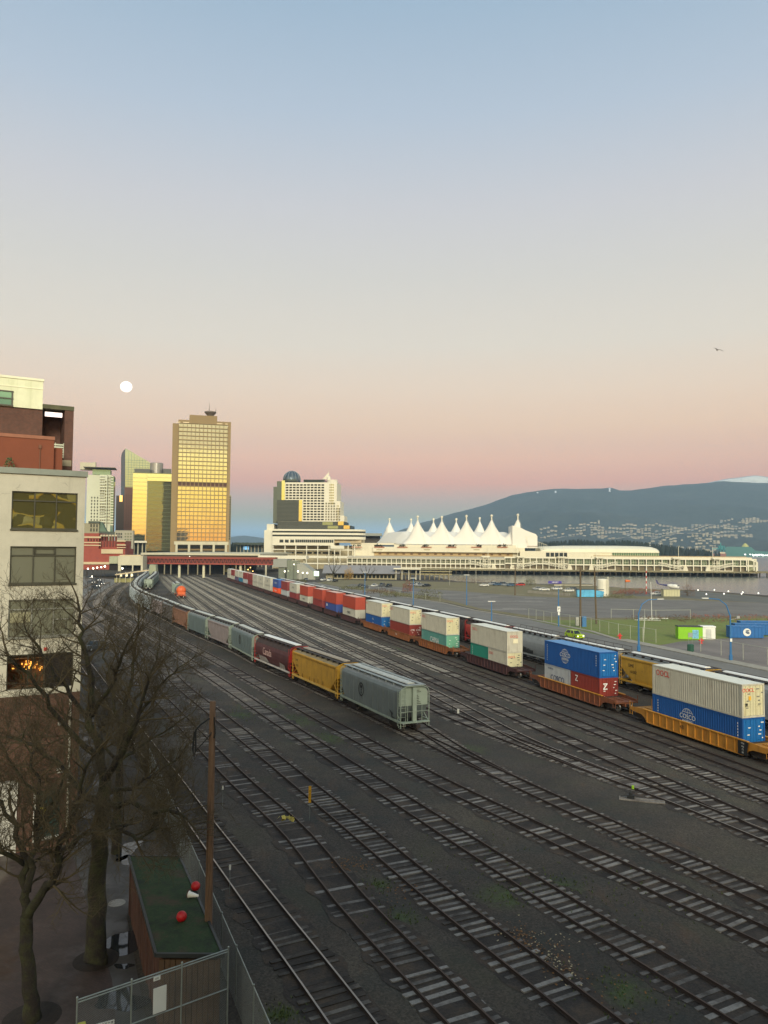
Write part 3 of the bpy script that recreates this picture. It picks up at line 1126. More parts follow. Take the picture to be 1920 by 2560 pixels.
s2 = P5.near(-68.2, 261)
loc, rz = place(P5, s2, 12.5)
tk = thing('tank_car', 'orange fronted tank car alone on a middle track', 'tank car', loc, rz)
b = MB()
b.lathe([(.05, -6.0), (.7, -5.95), (1.25, -5.6), (1.55, -5.0), (1.62, -4.5)], 20, (0, 0, 2.65), 'x')
b.mi = 1
b.lathe([(1.62, -4.5), (1.62, 4.6), (1.5, 5.3), (1.1, 5.8), (.05, 6.0)], 20, (0, 0, 2.65), 'x')
b.build('tank', [ORANGE, GREYT], tk, smooth=True)
b = MB()
b.lathe([(.55, 4.1), (.55, 4.75), (.4, 4.85)], 12)
b.box(-1.6, 1.6, -.9, .9, 4.25, 4.3)
b.build('dome', GREYT, tk)
b = MB()
b.box(-6.2, 6.2, -.3, .3, .8, 1.1)
for s in (-1, 1):
    b.box(s * 6.2 - .25, s * 6.2 + .25, -1.5, 1.5, .95, 1.05)
    for y in (-1.4, 1.4):
        b.tube([(s * 6.3, y, .5), (s * 6.3, y, 2.0)], .04, 5)
    b.tube([(s * 6.3, -1.4, 2.0), (s * 6.3, 1.4, 2.0)], .04, 5)
b.box(-6.45, -6.3, -1.2, 1.2, 1.3, 2.2)
b.build('underframe', ORANGE, tk)
add_bogies(tk, (-4.4, 4.4))
hopper('pale grey hopper car standing behind the orange tank car', *place(P5, s2 + 14, CL), 'rib', GREYL, GREYL, FROST, L=CL, detail=1)
loc, rz = place(P5, s2 + 46, 12.5)

# ---------------------------------------------------------------- containers
def cpaint(name, col, var=.08, stain=None, amt=.3):
    return M(name, col, 0.55, var=var, scale=.8, stain=stain, amt=amt)


RUSTS = C(110, 70, 44)
OOWHITE = cpaint('cream_container', C(188, 184, 166), .1, C(120, 98, 74), .5)
OODOOR = cpaint('cream_doors', C(206, 200, 162), .08, C(150, 122, 84), .4)
COBLUE = cpaint('blue_container', C(8, 78, 146), .08, C(10, 60, 110), .3)
COBLUE2 = cpaint('bright_blue_doors', C(12, 100, 164), .08, C(10, 60, 110), .3)
COGREY = cpaint('light_grey_container', C(168, 172, 174), .08, C(120, 112, 104), .3)
RDB = cpaint('red_brown_container', C(132, 48, 38), .1, C(100, 36, 28), .4)
TEAL = cpaint('teal_container', C(32, 128, 108), .1, C(30, 96, 84), .3)
TEALD = cpaint('grey_teal_container', C(84, 140, 130), .1, C(60, 110, 100), .3)
ORC = cpaint('orange_red_container', C(160, 60, 38), .1, C(140, 50, 32), .3)
ORB = cpaint('bright_orange_container', C(236, 84, 28), .08, C(180, 70, 36), .3)
NAVY = cpaint('navy_container', C(48, 74, 140), .1, C(40, 60, 110), .3)
PALE = cpaint('pale_container', C(176, 174, 160), .08, C(150, 140, 126), .4)
REDC = cpaint('crimson_container', C(128, 46, 44), .1, C(120, 40, 40), .3)
ROOFW = M('frosty_roof', C(222, 222, 208), .75, var=.06, scale=1)
ROOFB = M('blue_roof', C(96, 146, 192), .7, var=.08, scale=1)
ROOFP = M('pinkish_roof', C(214, 176, 160), .75, var=.08, scale=1)
REDL = M('red_lettering', C(214, 52, 42), .5)
NAVYL = M('navy_lettering', C(34, 56, 98), .5)
DKL = M('dark_lettering', C(56, 70, 76), .5)
GASKET = M('door_gasket', C(60, 58, 52), .8)
CMESH = {}


def container(label, x, z, P, L=12.0, side=OOWHITE, door=None, roof=None, H=2.88, doors=True, y_near=None, group='containers on the double stacked train', c=54.7, loc=None, rz=None):
    """one steel box; its near end sits where the line x = c + LINE*y passes y_near"""
    door = door or side
    roof = roof or side
    hd = math.atan2(1, LINE)
    if loc is None:
        u = V((math.cos(hd), math.sin(hd), 0))
        p = V((*cl(c, y_near), 0)) + V((.61 * 1 * -u.y * -1 * 0, 0, 0)) + u * (L / 2)
        loc, rz = (p.x, p.y, z), hd
    root = thing('shipping_container', label, 'shipping container', loc, rz, group)
    key = (L, H, side.name, door.name, roof.name, doors)
    if key not in CMESH:
        w = 1.22
        b = MB()
        # corrugated long sides
        for s in (-1, 1):
            n = int((L - .5) / .29)
            xs = []
            for i in range(n):
                x0 = -L / 2 + .25 + (L - .5) * i / n
                pw = (L - .5) / n
                xs += [(x0, 0), (x0 + pw * .35, 0), (x0 + pw * .5, -.045), (x0 + pw * .85, -.045)]
            xs.append((L / 2 - .25, 0))
            for (xa, ya), (xb, yb) in zip(xs, xs[1:]):
                A, B = s * (w - .02 + ya), s * (w - .02 + yb)
                f = [(xa, A, .14), (xb, B, .14), (xb, B, H - .1), (xa, A, H - .1)]
                b.quad(*(f if s < 0 else f[::-1]))
        # frame
        for s in (-1, 1):
            for xx in (-L / 2, L / 2 - .16):
                b.box(xx, xx + .16, min(s * w, s * (w - .14)), max(s * w, s * (w - .14)), 0, H)
            b.box(-L / 2 + .16, L / 2 - .16, min(s * w, s * (w - .08)), max(s * w, s * (w - .08)), 0, .15)
            b.box(-L / 2 + .16, L / 2 - .16, min(s * w, s * (w - .08)), max(s * w, s * (w - .08)), H - .11, H - .01)
            b.box(-L / 2 + .16, -L / 2 + .26, min(s * (w - .01), s * (w - .1)), max(s * (w - .01), s * (w - .1)), .15, H - .11)
            b.box(L / 2 - .26, L / 2 - .16, min(s * (w - .01), s * (w - .1)), max(s * (w - .01), s * (w - .1)), .15, H - .11)
        for xx in (-L / 2, L / 2 - .16):
            b.box(xx, xx + .16, -w + .14, w - .14, 0, .16)
            b.box(xx, xx + .16, -w + .14, w - .14, H - .12, H)
        b.box(L / 2 - .1, L / 2 - .04, -w + .1, w - .1, .16, H - .12)
        b.box(-L / 2 + .2, L / 2 - .2, -w + .1, w - .1, .05, .1)
        if not doors:
            for i in range(9):
                y0 = -w + .14 + (2 * w - .28) * i / 9
                b.box(-L / 2 + .03 + (.03 if i % 2 else 0), -L / 2 + .12, y0, y0 + (2 * w - .28) / 9, .16, H - .12)
        body = b.mesh('body', side)
        r = MB()
        r.box(-L / 2 + .12, L / 2 - .12, -w + .06, w - .06, H - .03, H + .006)
        rf = r.mesh('roof', roof)
        ds = []
        if doors:
            for s in (-1, 1):
                d = MB()
                y0, y1 = (.012, w - .15) if s > 0 else (-w + .15, -.012)
                d.box(-L / 2 + .05, -L / 2 + .11, y0, y1, .18, H - .14)
                for k in (.28, .74):
                    yy = y0 + (y1 - y0) * k
                    d.tube([(-L / 2 + .02, yy, .12), (-L / 2 + .02, yy, H - .06)], .022, 6)
                    d.bar((-L / 2 + .02, yy, 1.0), (-L / 2 + .02, yy + .3 * (1 if k < .5 else -1), 1.02), .04, .05)
                    for zz in (.3, 1.4, H - .4):
                        d.box(-L / 2 + .01, -L / 2 + .05, yy - .07, yy + .07, zz, zz + .07)
                for kk in range(1, 5):
                    zz = .18 + (H - .32) * kk / 5
                    d.box(-L / 2 + .03, -L / 2 + .05, y0 + .06, y1 - .06, zz - .02, zz + .02)
                d.mi = 1
                ye = y1 if s > 0 else y0
                d.box(-L / 2 + .03, -L / 2 + .11, min(ye, ye + s * .02), max(ye, ye + s * .02), .17, H - .13)
                ds.append(d.mesh('door_panel', [door, GASKET]))
        CMESH[key] = (body, rf, ds)
    body, rf, ds = CMESH[key]
    put('body', body, root)
    put('roof', rf, root)
    for d in ds:
        put('door_panel', d, root)
    return root


def side_text(c, s, size, mat, x, z, **kw):
    return text(s, size, mat, c, (x, 1.222, z), SX, SZ, **kw)


def end_text(c, s, size, mat, y, z, L=12.0, **kw):
    return text(s, size, mat, c, (-L / 2 - .002, y, z), EX, SZ, **kw)


def globe(c, x, z, r, mat, yy=1.224):
    """white outline globe behind two lines of lettering"""
    m = MB()
    P_ = lambda u, v: V((x - u, yy, z + v))

    def arc(rx, ry, t0, t1, w=.045, n=18):
        for i in range(n):
            a, b = t0 + (t1 - t0) * i / n, t0 + (t1 - t0) * (i + 1) / n
            pa, pb = (rx * math.cos(a), ry * math.sin(a)), (rx * math.cos(b), ry * math.sin(b))
            qa, qb = ((rx + w) * math.cos(a), (ry + w) * math.sin(a)), ((rx + w) * math.cos(b), (ry + w) * math.sin(b))
            m.quad(P_(*pa), P_(*qa), P_(*qb), P_(*pb))
    for up in (1, -1):
        t0, t1 = (.38, PI - .38) if up > 0 else (PI + .5, 2 * PI - .5)
        arc(r, r, t0, t1)
        arc(r * .5, r, t0 + .2, t1 - .2)
        m.quad(P_(-.02, up * r * .42), P_(.02, up * r * .42), P_(.02, up * r), P_(-.02, up * r))
        w = r * .85
        m.quad(P_(-w, up * r * .55), P_(w, up * r * .55), P_(w, up * r * .55 + .04), P_(-w, up * r * .55 + .04))
    return m.build('emblem', mat, c)


def marks(c, L, mat, n=5, y=-.7, seed=0):
    """the small stencilled data panels on a door end"""
    rr = random.Random(seed)
    m = MB()
    for i in range(n):
        yy = y + rr.uniform(-.3, .25)
        zz = 2.4 - i * .33
        w = rr.uniform(.12, .34)
        m.box(-L / 2 + .0, -L / 2 + .028, yy - w / 2, yy + w / 2, zz, zz + .09)
    for i in range(3):
        m.box(-L / 2 + .0, -L / 2 + .028, .35 + .1 * i, .6 + .1 * i, 2.0 - .6 * i, 2.08 - .6 * i)
    return m.build('stencil_panel', mat, c)


def vtext(c, mat, x, n=7):
    m = MB()
    for i in range(n):
        z = 2.3 - i * .26
        m.quad((x, 1.222, z), (x - .09, 1.222, z), (x - .09, 1.222, z + .16), (x, 1.222, z + .16))
    m.build('stencil_code', mat, c)


# ---------------------------------------------------------------- well cars
def well_car(label, y_near, L, mat, trim, group='well cars of the container train', lowmat=None, detail=True, c=54.7):
    """L: length of the well; the car's ends sit over bogies beyond it"""
    hd = math.atan2(1, LINE)
    u = V((math.cos(hd), math.sin(hd), 0))
    p = V((*cl(c, y_near), .18)) + u * (L / 2)
    root = thing('well_car', label, 'well car', p, hd, group)
    W2, E = L / 2 + .35, L / 2 + 3.3
    prof = [(-W2 + .1, .16), (W2 - .1, .16), (W2 + .25, .35), (W2 + .55, .62), (W2 + 1.0, .80), (E - .6, .86), (E - .2, 1.0), (E - .2, 1.28), (W2 + .6, 1.42), (-W2 - .6, 1.42), (-E + .2, 1.28), (-E + .2, 1.0), (-E + .6, .86), (-W2 - 1.0, .80), (-W2 - .55, .62), (-W2 - .25, .35)]
    for s in (-1, 1):
        b = MB()
        y = s * 1.40
        b.prism([(x, y, z) for x, z in prof], (0, s * .05, 0))
        n = int(2 * W2 / .95)
        for i in range(n + 1):
            x = -W2 + 2 * W2 * i / n
            b.prism([(x - .05, y + s * .05, .2), (x + .05, y + s * .05, .2), (x + .05, y + s * .05, 1.36), (x - .05, y + s * .05, 1.36)], (0, s * .09, 0))
        b.mi = 1
        b.box(-W2 - .55, W2 + .55, min(y - s * .04, y + s * .16), max(y - s * .04, y + s * .16), 1.37, 1.45)
        b.mi = 0
        b.box(-W2, W2, min(y + s * .05, y + s * .14), max(y + s * .05, y + s * .14), .14, .22)
        b.build('side_sill', [mat, trim], root)
    f = MB()
    f.box(-W2, W2, -1.3, 1.3, .06, .14)
    for s in (-1, 1):
        f.box(min(s * W2, s * (W2 + .12)), max(s * W2, s * (W2 + .12)), -1.38, 1.38, .1, 1.2)
    f.build('well_floor', STEEL, root)
    for s in (-1, 1):
        e = MB()
        e.box(min(s * (W2 + .12), s * E), max(s * (W2 + .12), s * E), -1.3, 1.3, 1.02, 1.08)
        e.box(min(s * (W2 + .12), s * (E + .1)), max(s * (W2 + .12), s * (E + .1)), -.3, .3, .62, 1.02)
        for y in (-1.38, -.5, .5, 1.38):
            e.box(min(s * (E - .05), s * E), max(s * (E - .05), s * E), y - .03, y + .03, .9, 1.8 if abs(y) > 1 else 1.1)
        e.box(min(s * (E - .05), s * E), max(s * (E - .05), s * E), -1.38, 1.38, .95, 1.1)
        for k in range(3):
            e.tube([(s * (E - .08), 1.42, .55 + k * .4), (s * (E - .5), 1.42, .55 + k * .4)], .02, 5)
        e.tube([(s * (E - .5), 1.42, .45), (s * (E - .5), 1.42, 1.7), (s * (E - .08), 1.42, 1.7), (s * (E - .08), 1.42, .45)], .025, 5)
        for k in range(3):
            e.box(min(s * (W2 + .6), s * (E - .7)), max(s * (W2 + .6), s * (E - .7)), -.9 + k * .8, -.75 + k * .8, 1.08, 1.16)
        e.build('end_platform', lowmat or mat, root)
        c_ = MB()
        c_.box(min(s * E, s * (E + .5)), max(s * E, s * (E + .5)), -.15, .15, .62, .92)
        c_.build('coupler', STEEL, root)
    add_bogies(root, (-E + 1.5, E - 1.5))
    return root


WYEL = M('yellow_well_paint', C(186, 128, 44), .65, var=.18, scale=.6, stain=C(96, 60, 32), amt=.6)
WRUST = M('rusty_well_paint', C(128, 74, 44), .75, var=.2, scale=.6, stain=C(72, 44, 30), amt=.6)
WMAR = M('maroon_well_paint', C(74, 44, 42), .75, var=.2, scale=.6, stain=C(48, 34, 32), amt=.6)
WTRIM = M('yellow_edge', C(206, 144, 44), .65, var=.25, scale=1.5, stain=C(110, 66, 34), amt=.6)
WBRN = M('brown_well_paint', C(142, 86, 44), .7, var=.2, scale=.6, stain=C(84, 52, 32), amt=.5)
ZB, ZT = .46, 3.36

w1 = well_car('yellow well car under the blue container closest to the viewpoint', 67.5, 12.2, WYEL, WTRIM)
text('48', .55, BLACKP, w1, (1.2, 1.552, .85), SX, SZ)
for a in (-1,):
    k = MB()
    k.prism([(-6.9, 1.552, .2), (-5.9, 1.552, .2), (-5.9, 1.552, 1.36), (-7.1, 1.552, 1.36)], (0, .02, 0))
    k.build('black_panel', BLACKP, w1)
    for i in range(4):
        text(('TTX', '456', '72', '48')[i], .2, WHITEP, w1, (-6.45, 1.575, 1.15 - .25 * i), SX, SZ)
well_car('yellow well car cut off by the edge of the picture beside the near container stack', 46.2, 12.2, WYEL, WTRIM)
w2 = well_car('rusty orange well car holding the grey and the red brown short containers', 87.6, 12.2, WRUST, WTRIM)
w3 = well_car('dark maroon well car with ribbed sides, under the teal and cream short containers', 108.7, 12.2, WMAR, WMAR)
w4 = well_car('brown well car under the grey teal container', 129.0, 11.6, WBRN, WBRN)
text('DTTX', .3, M('yellow_lettering', C(206, 150, 60), .6), w4, (1.5, 1.552, .8), SX, SZ)
w5 = well_car('brown well car with white lettering under the red brown long container', 145.9, 11.2, WBRN, WBRN)
text('TTX', .5, WHITEP, w5, (1.0, 1.552, .8), SX, SZ)
well_car('brown well car under the blue container with cream top box', 161.9, 11.2, WBRN, WBRN)
YN = [180.3, 196.7, 210.8, 227.5, 242.5, 256.4, 271.5, 287.0, 301.9, 315.5, 328.6, 342.6, 356, 369.5, 383.5, 397.5]
wf = well_car('dark brown well car in the distant part of the container train', YN[0], 11.0, WMAR, WMAR)
hd = math.atan2(1, LINE)
u = V((math.cos(hd), math.sin(hd), 0))
for yn in YN[1:]:
    p = V((*cl(54.7, yn), .18)) + u * 5.5
    dup(wf, p, hd)

LC = 12.0
# stack 1 (closest)
a = container('blue container in the yellow well car, white globe emblem half hidden by its side', 0, ZB, None, LC, COBLUE, COBLUE2, ROOFB, y_near=67.5)
globe(a, .9, 1.55, .78, WHITEP)
side_text(a, 'COSCO', .62, WHITEP, .9, 1.58)
side_text(a, 'SHIPPING', .34, WHITEP, .9, 1.15)
vtext(a, WHITEP, 5.2)
vtext(a, WHITEP, -5.4)
marks(a, LC, WHITEP, 5, seed=1)
b = container('cream container with red lettering on top of the blue one, closest stack', 0, ZT, None, LC, OOWHITE, OODOOR, ROOFW, y_near=67.5)
side_text(b, 'OOCL', .78, REDL, 4.4, 2.2, squash=.9, ext=.01)
end_text(b, 'OOCL', .46, REDL, .55, 2.35)
marks(b, LC, M('grey_stencil', C(120, 120, 112), .6), 5, seed=2)
k = MB()
k.box(-LC / 2, -LC / 2 + .03, .25, .5, 1.5, 1.85)
k.build('warning_label', M('yellow_label', C(226, 170, 40), .6), b)
k = MB()
k.box(-LC / 2, -LC / 2 + .03, .62, .86, .95, 1.25)
k.build('placard', BLACKP, b)
# stack 2
a = container('light grey short container with large navy letters, behind the rusty well side', 0, ZB, None, 5.9, COGREY, COGREY, y_near=87.6 + 5.8)
side_text(a, 'COSCO', 1.0, NAVYL, -.1, 1.35, squash=.9)
text('FLORENS', .3, NAVYL, a, (1.5, 1.222, 2.45), SX, SZ)
a = container('red brown short container with a white square mark, beside the grey short one', 0, ZB, None, 5.9, RDB, RDB, y_near=87.6)
for m_, o_, ax in (((-.0, 1.222, 2.1), 2.0, SX), ((-2.952, .55, 1.9), 0, EX)):
    k = MB()
    O = V((2.0, 1.224, 1.85)) if ax is SX else V((-2.96, .75, 1.6))
    for p_ in (((0, 0), (.55, 0), (.55, .12), (0, .12)), ((0, .58), (.55, .58), (.55, .7), (0, .7)), ((0, .12), (.16, .12), (.55, .58), (.39, .58))):
        k.quad(*[O + ax * x + SZ * z for x, z in p_])
    k.build('emblem', WHITEP, a)
marks(a, 5.9, WHITEP, 6, seed=3)
a = container('blue container with white globe emblem, above the grey and red brown pair', 0, ZT, None, LC, COBLUE, COBLUE2, ROOFB, y_near=87.6)
globe(a, 1.2, 1.5, .82, WHITEP)
side_text(a, 'COSCO', .66, WHITEP, 1.2, 1.6)
side_text(a, 'SHIPPING', .36, WHITEP, 1.2, 1.17)
vtext(a, WHITEP, 5.4, 8)
vtext(a, WHITEP, -5.3, 5)
marks(a, LC, WHITEP, 6, seed=4)
# stack 3
a = container('bright teal short container beside a cream short one in the maroon well car', 0, ZB, None, 5.9, TEAL, TEAL, y_near=108.7 + 5.8)
vtext(a, WHITEP, 2.3, 5)
a = container('cream short container beside the bright teal one', 0, ZB, None, 5.9, OOWHITE, OODOOR, y_near=108.7)
side_text(a, 'OOCL', .5, REDL, 2.0, 2.2)
end_text(a, 'OOCL', .42, REDL, .5, 2.2, 5.9)
marks(a, 5.9, DKL, 5, seed=5)
a = container('cream container with a plain ribbed end, above the bright teal short one', 0, ZT, None, LC, OOWHITE, OODOOR, ROOFW, y_near=108.7, doors=False)
side_text(a, 'OOCL', .6, REDL, 4.6, 2.2)
end_text(a, 'OOCL', .45, REDL, .1, 2.15)
k = MB()
k.box(-LC / 2 - .01, -LC / 2 + .03, -.5, .25, 1.2, 1.8)
k.build('pale_panel', M('pale_panel', C(222, 214, 180), .6), a)
# stacks 4-6
a = container('grey teal container with big white letters, low in its brown well car', 0, ZB, None, 11.2, TEALD, cpaint('teal_doors', C(110, 170, 140)), y_near=129.3)
side_text(a, 'CHINA', 1.3, WHITEP, -.5, 1.5)
marks(a, 11.2, WHITEP, 6, seed=6)
vtext(a, WHITEP, 5.0, 5)
a = container('cream container with red mark, on top of the grey teal one', 0, ZT, None, 11.2, OOWHITE, OODOOR, ROOFW, y_near=129.3)
side_text(a, 'OOCL', .6, REDL, 4.6, 2.3)
end_text(a, 'OOCL', .42, REDL, .5, 2.3, 11.2)
marks(a, 11.2, DKL, 5, seed=7)
a = container('red brown container with white letters on its doors, under a cream one', 0, ZB, None, 11.2, RDB, RDB, y_near=145.9)
end_text(a, 'CAI', .5, WHITEP, .55, 1.9, 11.2)
end_text(a, 'CAI', .5, WHITEP, -.55, 1.9, 11.2)
marks(a, 11.2, WHITEP, 5, seed=8)
a = container('cream container with red mark, on top of the red brown long one', 0, ZT, None, 11.2, OOWHITE, OODOOR, ROOFW, y_near=145.9)
side_text(a, 'OOCL', .6, REDL, 4.8, 2.3)
end_text(a, 'OOCL', .42, REDL, .5, 2.3, 11.2)
marks(a, 11.2, DKL, 5, seed=9)
a = container('blue container with white marks, third from the far orange red group', 0, ZB, None, 11.0, COBLUE, COBLUE2, y_near=161.9)
a['label'] = 'blue container with a small white emblem, under a cream one by the orange red stacks'
globe(a, .3, 1.6, .6, WHITEP)
marks(a, 11.0, WHITEP, 8, seed=10)
a = container('cream container with red mark, on top of the small emblem blue one', 0, ZT, None, 11.0, OOWHITE, OODOOR, ROOFW, y_near=161.9)
side_text(a, 'OOCL', .5, REDL, 4.8, 2.3)
end_text(a, 'OOCL', .4, REDL, .5, 2.3, 11.0)
marks(a, 11.0, DKL, 5, seed=11)
# far stacks: (top side, top roof, top label, top letters, bottom side, bottom label, letters)
FAR = [
    (ORC, ROOFP, 'orange red container on the pale box beside the cream and blue stack', None, PALE, 'pale container with dark letters under the largest orange red one', ('MAERSK', DKL, .8)),
    (ORC, ROOFP, 'orange red container on top of the navy blue one', None, NAVY, 'navy blue container with a white patch under an orange red one', None),
    (ORC, ROOFP, 'orange red container stacked on a redder one', None, REDC, 'crimson container under an orange red one of the same size', None),
    (ORC, ROOFP, 'orange red container last of its group, on a pale lettered box', None, PALE, 'pale container with dark letters beside the crimson one', ('MAERSK', DKL, .8)),
    (PALE, ROOFW, 'pale container with a dark mark on top of a crimson one', ('MAERSK', DKL, .7), REDC, 'crimson container under a pale one with a dark mark', None),
    (REDC, ROOFP, 'crimson container on top of a grey one, beside the navy and orange stack', None, COGREY, 'grey container under a crimson one next to the bright orange one', None),
    (NAVY, ROOFB, 'navy container with white letters above a bright orange one', ('CMA CGM', WHITEP, .9), ORB, 'bright orange container with pale letters under a navy one', ('Hapag-Lloyd', WHITEP, .8)),
    (PALE, ROOFW, 'beige container on a beige one beside the navy and orange stack', ('OOCL', DKL, .8), PALE, 'lower beige container beside the bright orange one', None),
    (PALE, ROOFW, 'beige container in the middle of three beige stacks', ('OOCL', DKL, .8), PALE, 'lower beige container in the middle of three beige stacks', None),
    (PALE, ROOFW, 'beige container of the beige stack beside the red stack', ('OOCL', DKL, .8), PALE, 'lower beige container beside the red stack', None),
    (REDC, ROOFP, 'red container on top of another red one, far along the train', None, REDC, 'lower red container of the all red stack', None),
    (REDC, ROOFP, 'red container on a grey one beyond the all red stack', None, COGREY, 'grey container under a red one beyond the all red stack', None),
    (PALE, ROOFW, 'pale container on a teal blue one near the far end of the train', None, cpaint('teal_blue_container', C(28, 110, 140)), 'teal blue container near the far end of the train', None),
    (PALE, ROOFW, 'pale container on a dark purple one near the far end of the train', None, cpaint('plum_container', C(84, 70, 96)), 'dark plum container near the far end of the train', None),
    (REDC, ROOFP, 'red container second from the far end of the train', None, PALE, 'pale container under the red one second from the far end', None),
    (PALE, ROOFW, 'pale container at the far end of the train', None, PALE, 'lower pale container at the far end of the train', None),
]
for yn, (tm, tr, tl, tt, bm, bl, bt) in zip(YN, FAR):
    Lx = 11.0 if yn < 280 else 12.4
    b = container(bl, 0, ZB, None, Lx, bm, bm, y_near=yn, doors=False)
    if bt:
        side_text(b, bt[0], bt[2], bt[1], 0, 1.9)
    if bm is NAVY:
        k = MB()
        k.quad((4.6, 1.224, 1.9), (3.4, 1.224, 1.9), (3.4, 1.224, 2.5), (4.6, 1.224, 2.5))
        k.build('pale_patch', WHITEP, b)
    t = container(tl, 0, ZT, None, Lx, tm, tm, tr, y_near=yn, doors=False)
    if tt:
        side_text(t, tt[0], tt[2], tt[1], 0, 1.6)

# ---------------------------------------------------------------- hopper train behind the containers
GC = 'hopper cars behind the container train'
PC = Path(straight(65.2, 50, 420), 4)
HW = M('snow_white_hatch', C(226, 226, 220), .8, var=.06)
sC = PC.near(*cl(65.2, 99.5))     # far end of the yellow car
DKC = M('dark_car', C(66, 58, 56), .7, var=.2, scale=.7, stain=C(48, 42, 40), amt=.4)
SILV = M('silver_grey_car', C(142, 146, 146), .6, var=.1, scale=.7, stain=C(110, 106, 100), amt=.3)
y1 = hopper('yellow hopper car with black number, half hidden by the closest container stack', *place(PC, sC - CL, CL), 'chord', YELC, YELC, OLDROOF, hatch=HW, L=CL, group=GC)
text('DME', .55, BLACKP, y1, (5.1, 1.535, 3.1), SX, SZ)
text('61502', .5, BLACKP, y1, (4.6, 1.535, 2.35), SX, SZ)
text('c', .4, BLACKP, y1, (2.9, 1.535, 2.75), SX, SZ)
k0 = hopper('silver hopper car with a crimson mark, showing past the edge of the closest stack', *place(PC, sC - CL - PITCH, CL), 'rib', SILV, SILV, OLDROOF, hatch=HW, L=CL, group=GC)
k = MB()
k.quad((5.4, 1.63, 1.9), (5.0, 1.63, 1.9), (5.0, 1.63, 3.2), (5.4, 1.63, 3.2))
k.build('crimson_mark', M('crimson', C(130, 30, 70), .6), k0)
hopper('grey hopper car behind the high blue container, with frosty roof hatches', *place(PC, sC + .9, CL), 'rib', SILV, SILV, OLDROOF, hatch=HW, L=CL, group=GC, rails=True)
gf = hopper('silver grey hopper car with dark graffiti along its foot', *place(PC, sC + .9 + PITCH, CL), 'drum', SILV, SILV, OLDROOF, hatch=HW, L=CL, group=GC, rails=True)
k = MB()
rr = random.Random(4)
for i in range(15):
    x = 3.0 - i * .36
    h0 = rr.uniform(.5, .95)
    k.quad((x + .2, 1.61, 1.35), (x - .1, 1.61, 1.3), (x - .18, 1.615, 1.3 + h0), (x + .05, 1.615, 1.4 + h0 * .8))
k.build('graffiti', BLACKP, gf)
rd = hopper('red rounded hopper car with dark roof, showing beyond the maroon well car', *place(PC, sC + .9 + 2 * PITCH, CL), 'drum', cpaint('faded_red_car', C(176, 62, 50), .12, C(150, 100, 90), .4), REDEND, DKROOF, hatch=HW, L=CL, group=GC)
text('Canada', 1.4, PINK, rd, (-1.5, 1.62, 2.6), SX, SZ, squash=.85)
f3 = None
for i in range(3, 15):
    loc, rz = place(PC, sC + .9 + i * PITCH, CL)
    if f3 is None:
        f3 = hopper('dark roofed hopper car with a white hatch strip along the road', loc, rz, 'drum', DKC, DKC, DKROOF, hatch=HW, L=CL, group=GC, detail=1)
    else:
        dup(f3, loc, rz)
# ---------------------------------------------------------------- near buildings on the west side
def brick_mat(name, c1, c2, mortar, sc=1.0):
    t = NT(name)
    tc_ = t.n('ShaderNodeTexCoord')
    sp = t.n('ShaderNodeSeparateXYZ')
    t.l(tc_.outputs['Object'], sp.inputs[0])
    cb = t.n('ShaderNodeCombineXYZ')
    t.l(t.math('ADD', sp.outputs[0], sp.outputs[1]), cb.inputs[0])
    t.l(sp.outputs[2], cb.inputs[1])
    b = t.n('ShaderNodeTexBrick')
    b.inputs['Scale'].default_value = 1.0 * sc
    b.inputs['Brick Width'].default_value = .22
    b.inputs['Row Height'].default_value = .075
    b.inputs['Mortar Size'].default_value = .008
    b.inputs['Color1'].default_value = c1
    b.inputs['Color2'].default_value = c2
    b.inputs['Mortar'].default_value = mortar
    t.l(cb.outputs[0], b.inputs['Vector'])
    n = t.noise(t.coord('Object'), .7, 6, .7)
    c = t.mix(1.0, b.outputs['Color'], t.mapr(n, .3, .7, .7, 1.25), 'MULTIPLY')
    t.bump(b.outputs['Fac'], -.3, .01)
    return t.done(c, .85)


def stucco_mat():
    t = NT('cracked_stucco')
    v = t.coord('Object')
    n = t.noise(v, .5, 7, .7)
    s = t.noise(t.coord('Object', (1, 1, .12)), 1.6, 7, .7)
    c = t.mix(t.mapr(n, .42, .72, 0, .55), C(205, 200, 180), C(174, 170, 150))
    c = t.mix(t.mapr(s, .55, .75, 0, .4), c, C(140, 134, 116))
    vor = t.n('ShaderNodeTexVoronoi', feature='DISTANCE_TO_EDGE')
    vor.inputs['Scale'].default_value = .35
    wv = t.n('ShaderNodeVectorMath', operation='ADD')
    t.l(v, wv.inputs[0])
    nn = t.n('ShaderNodeTexNoise')
    nn.inputs['Scale'].default_value = 1.5
    nn.inputs['Detail'].default_value = 5
    t.l(v, nn.inputs['Vector'])
    t.l(nn.outputs['Color'], wv.inputs[1])
    t.l(wv.outputs[0], vor.inputs['Vector'])
    crack = t.math('MULTIPLY', t.mapr(vor.outputs['Distance'], .0, .012, 1, 0), t.mapr(n, .5, .6, 0, 1))
    c = t.mix(t.math('MULTIPLY', crack, .6), c, C(110, 104, 90))
    t.bump(t.noise(v, 14, 4), .15, .02)
    return t.done(c, .9)


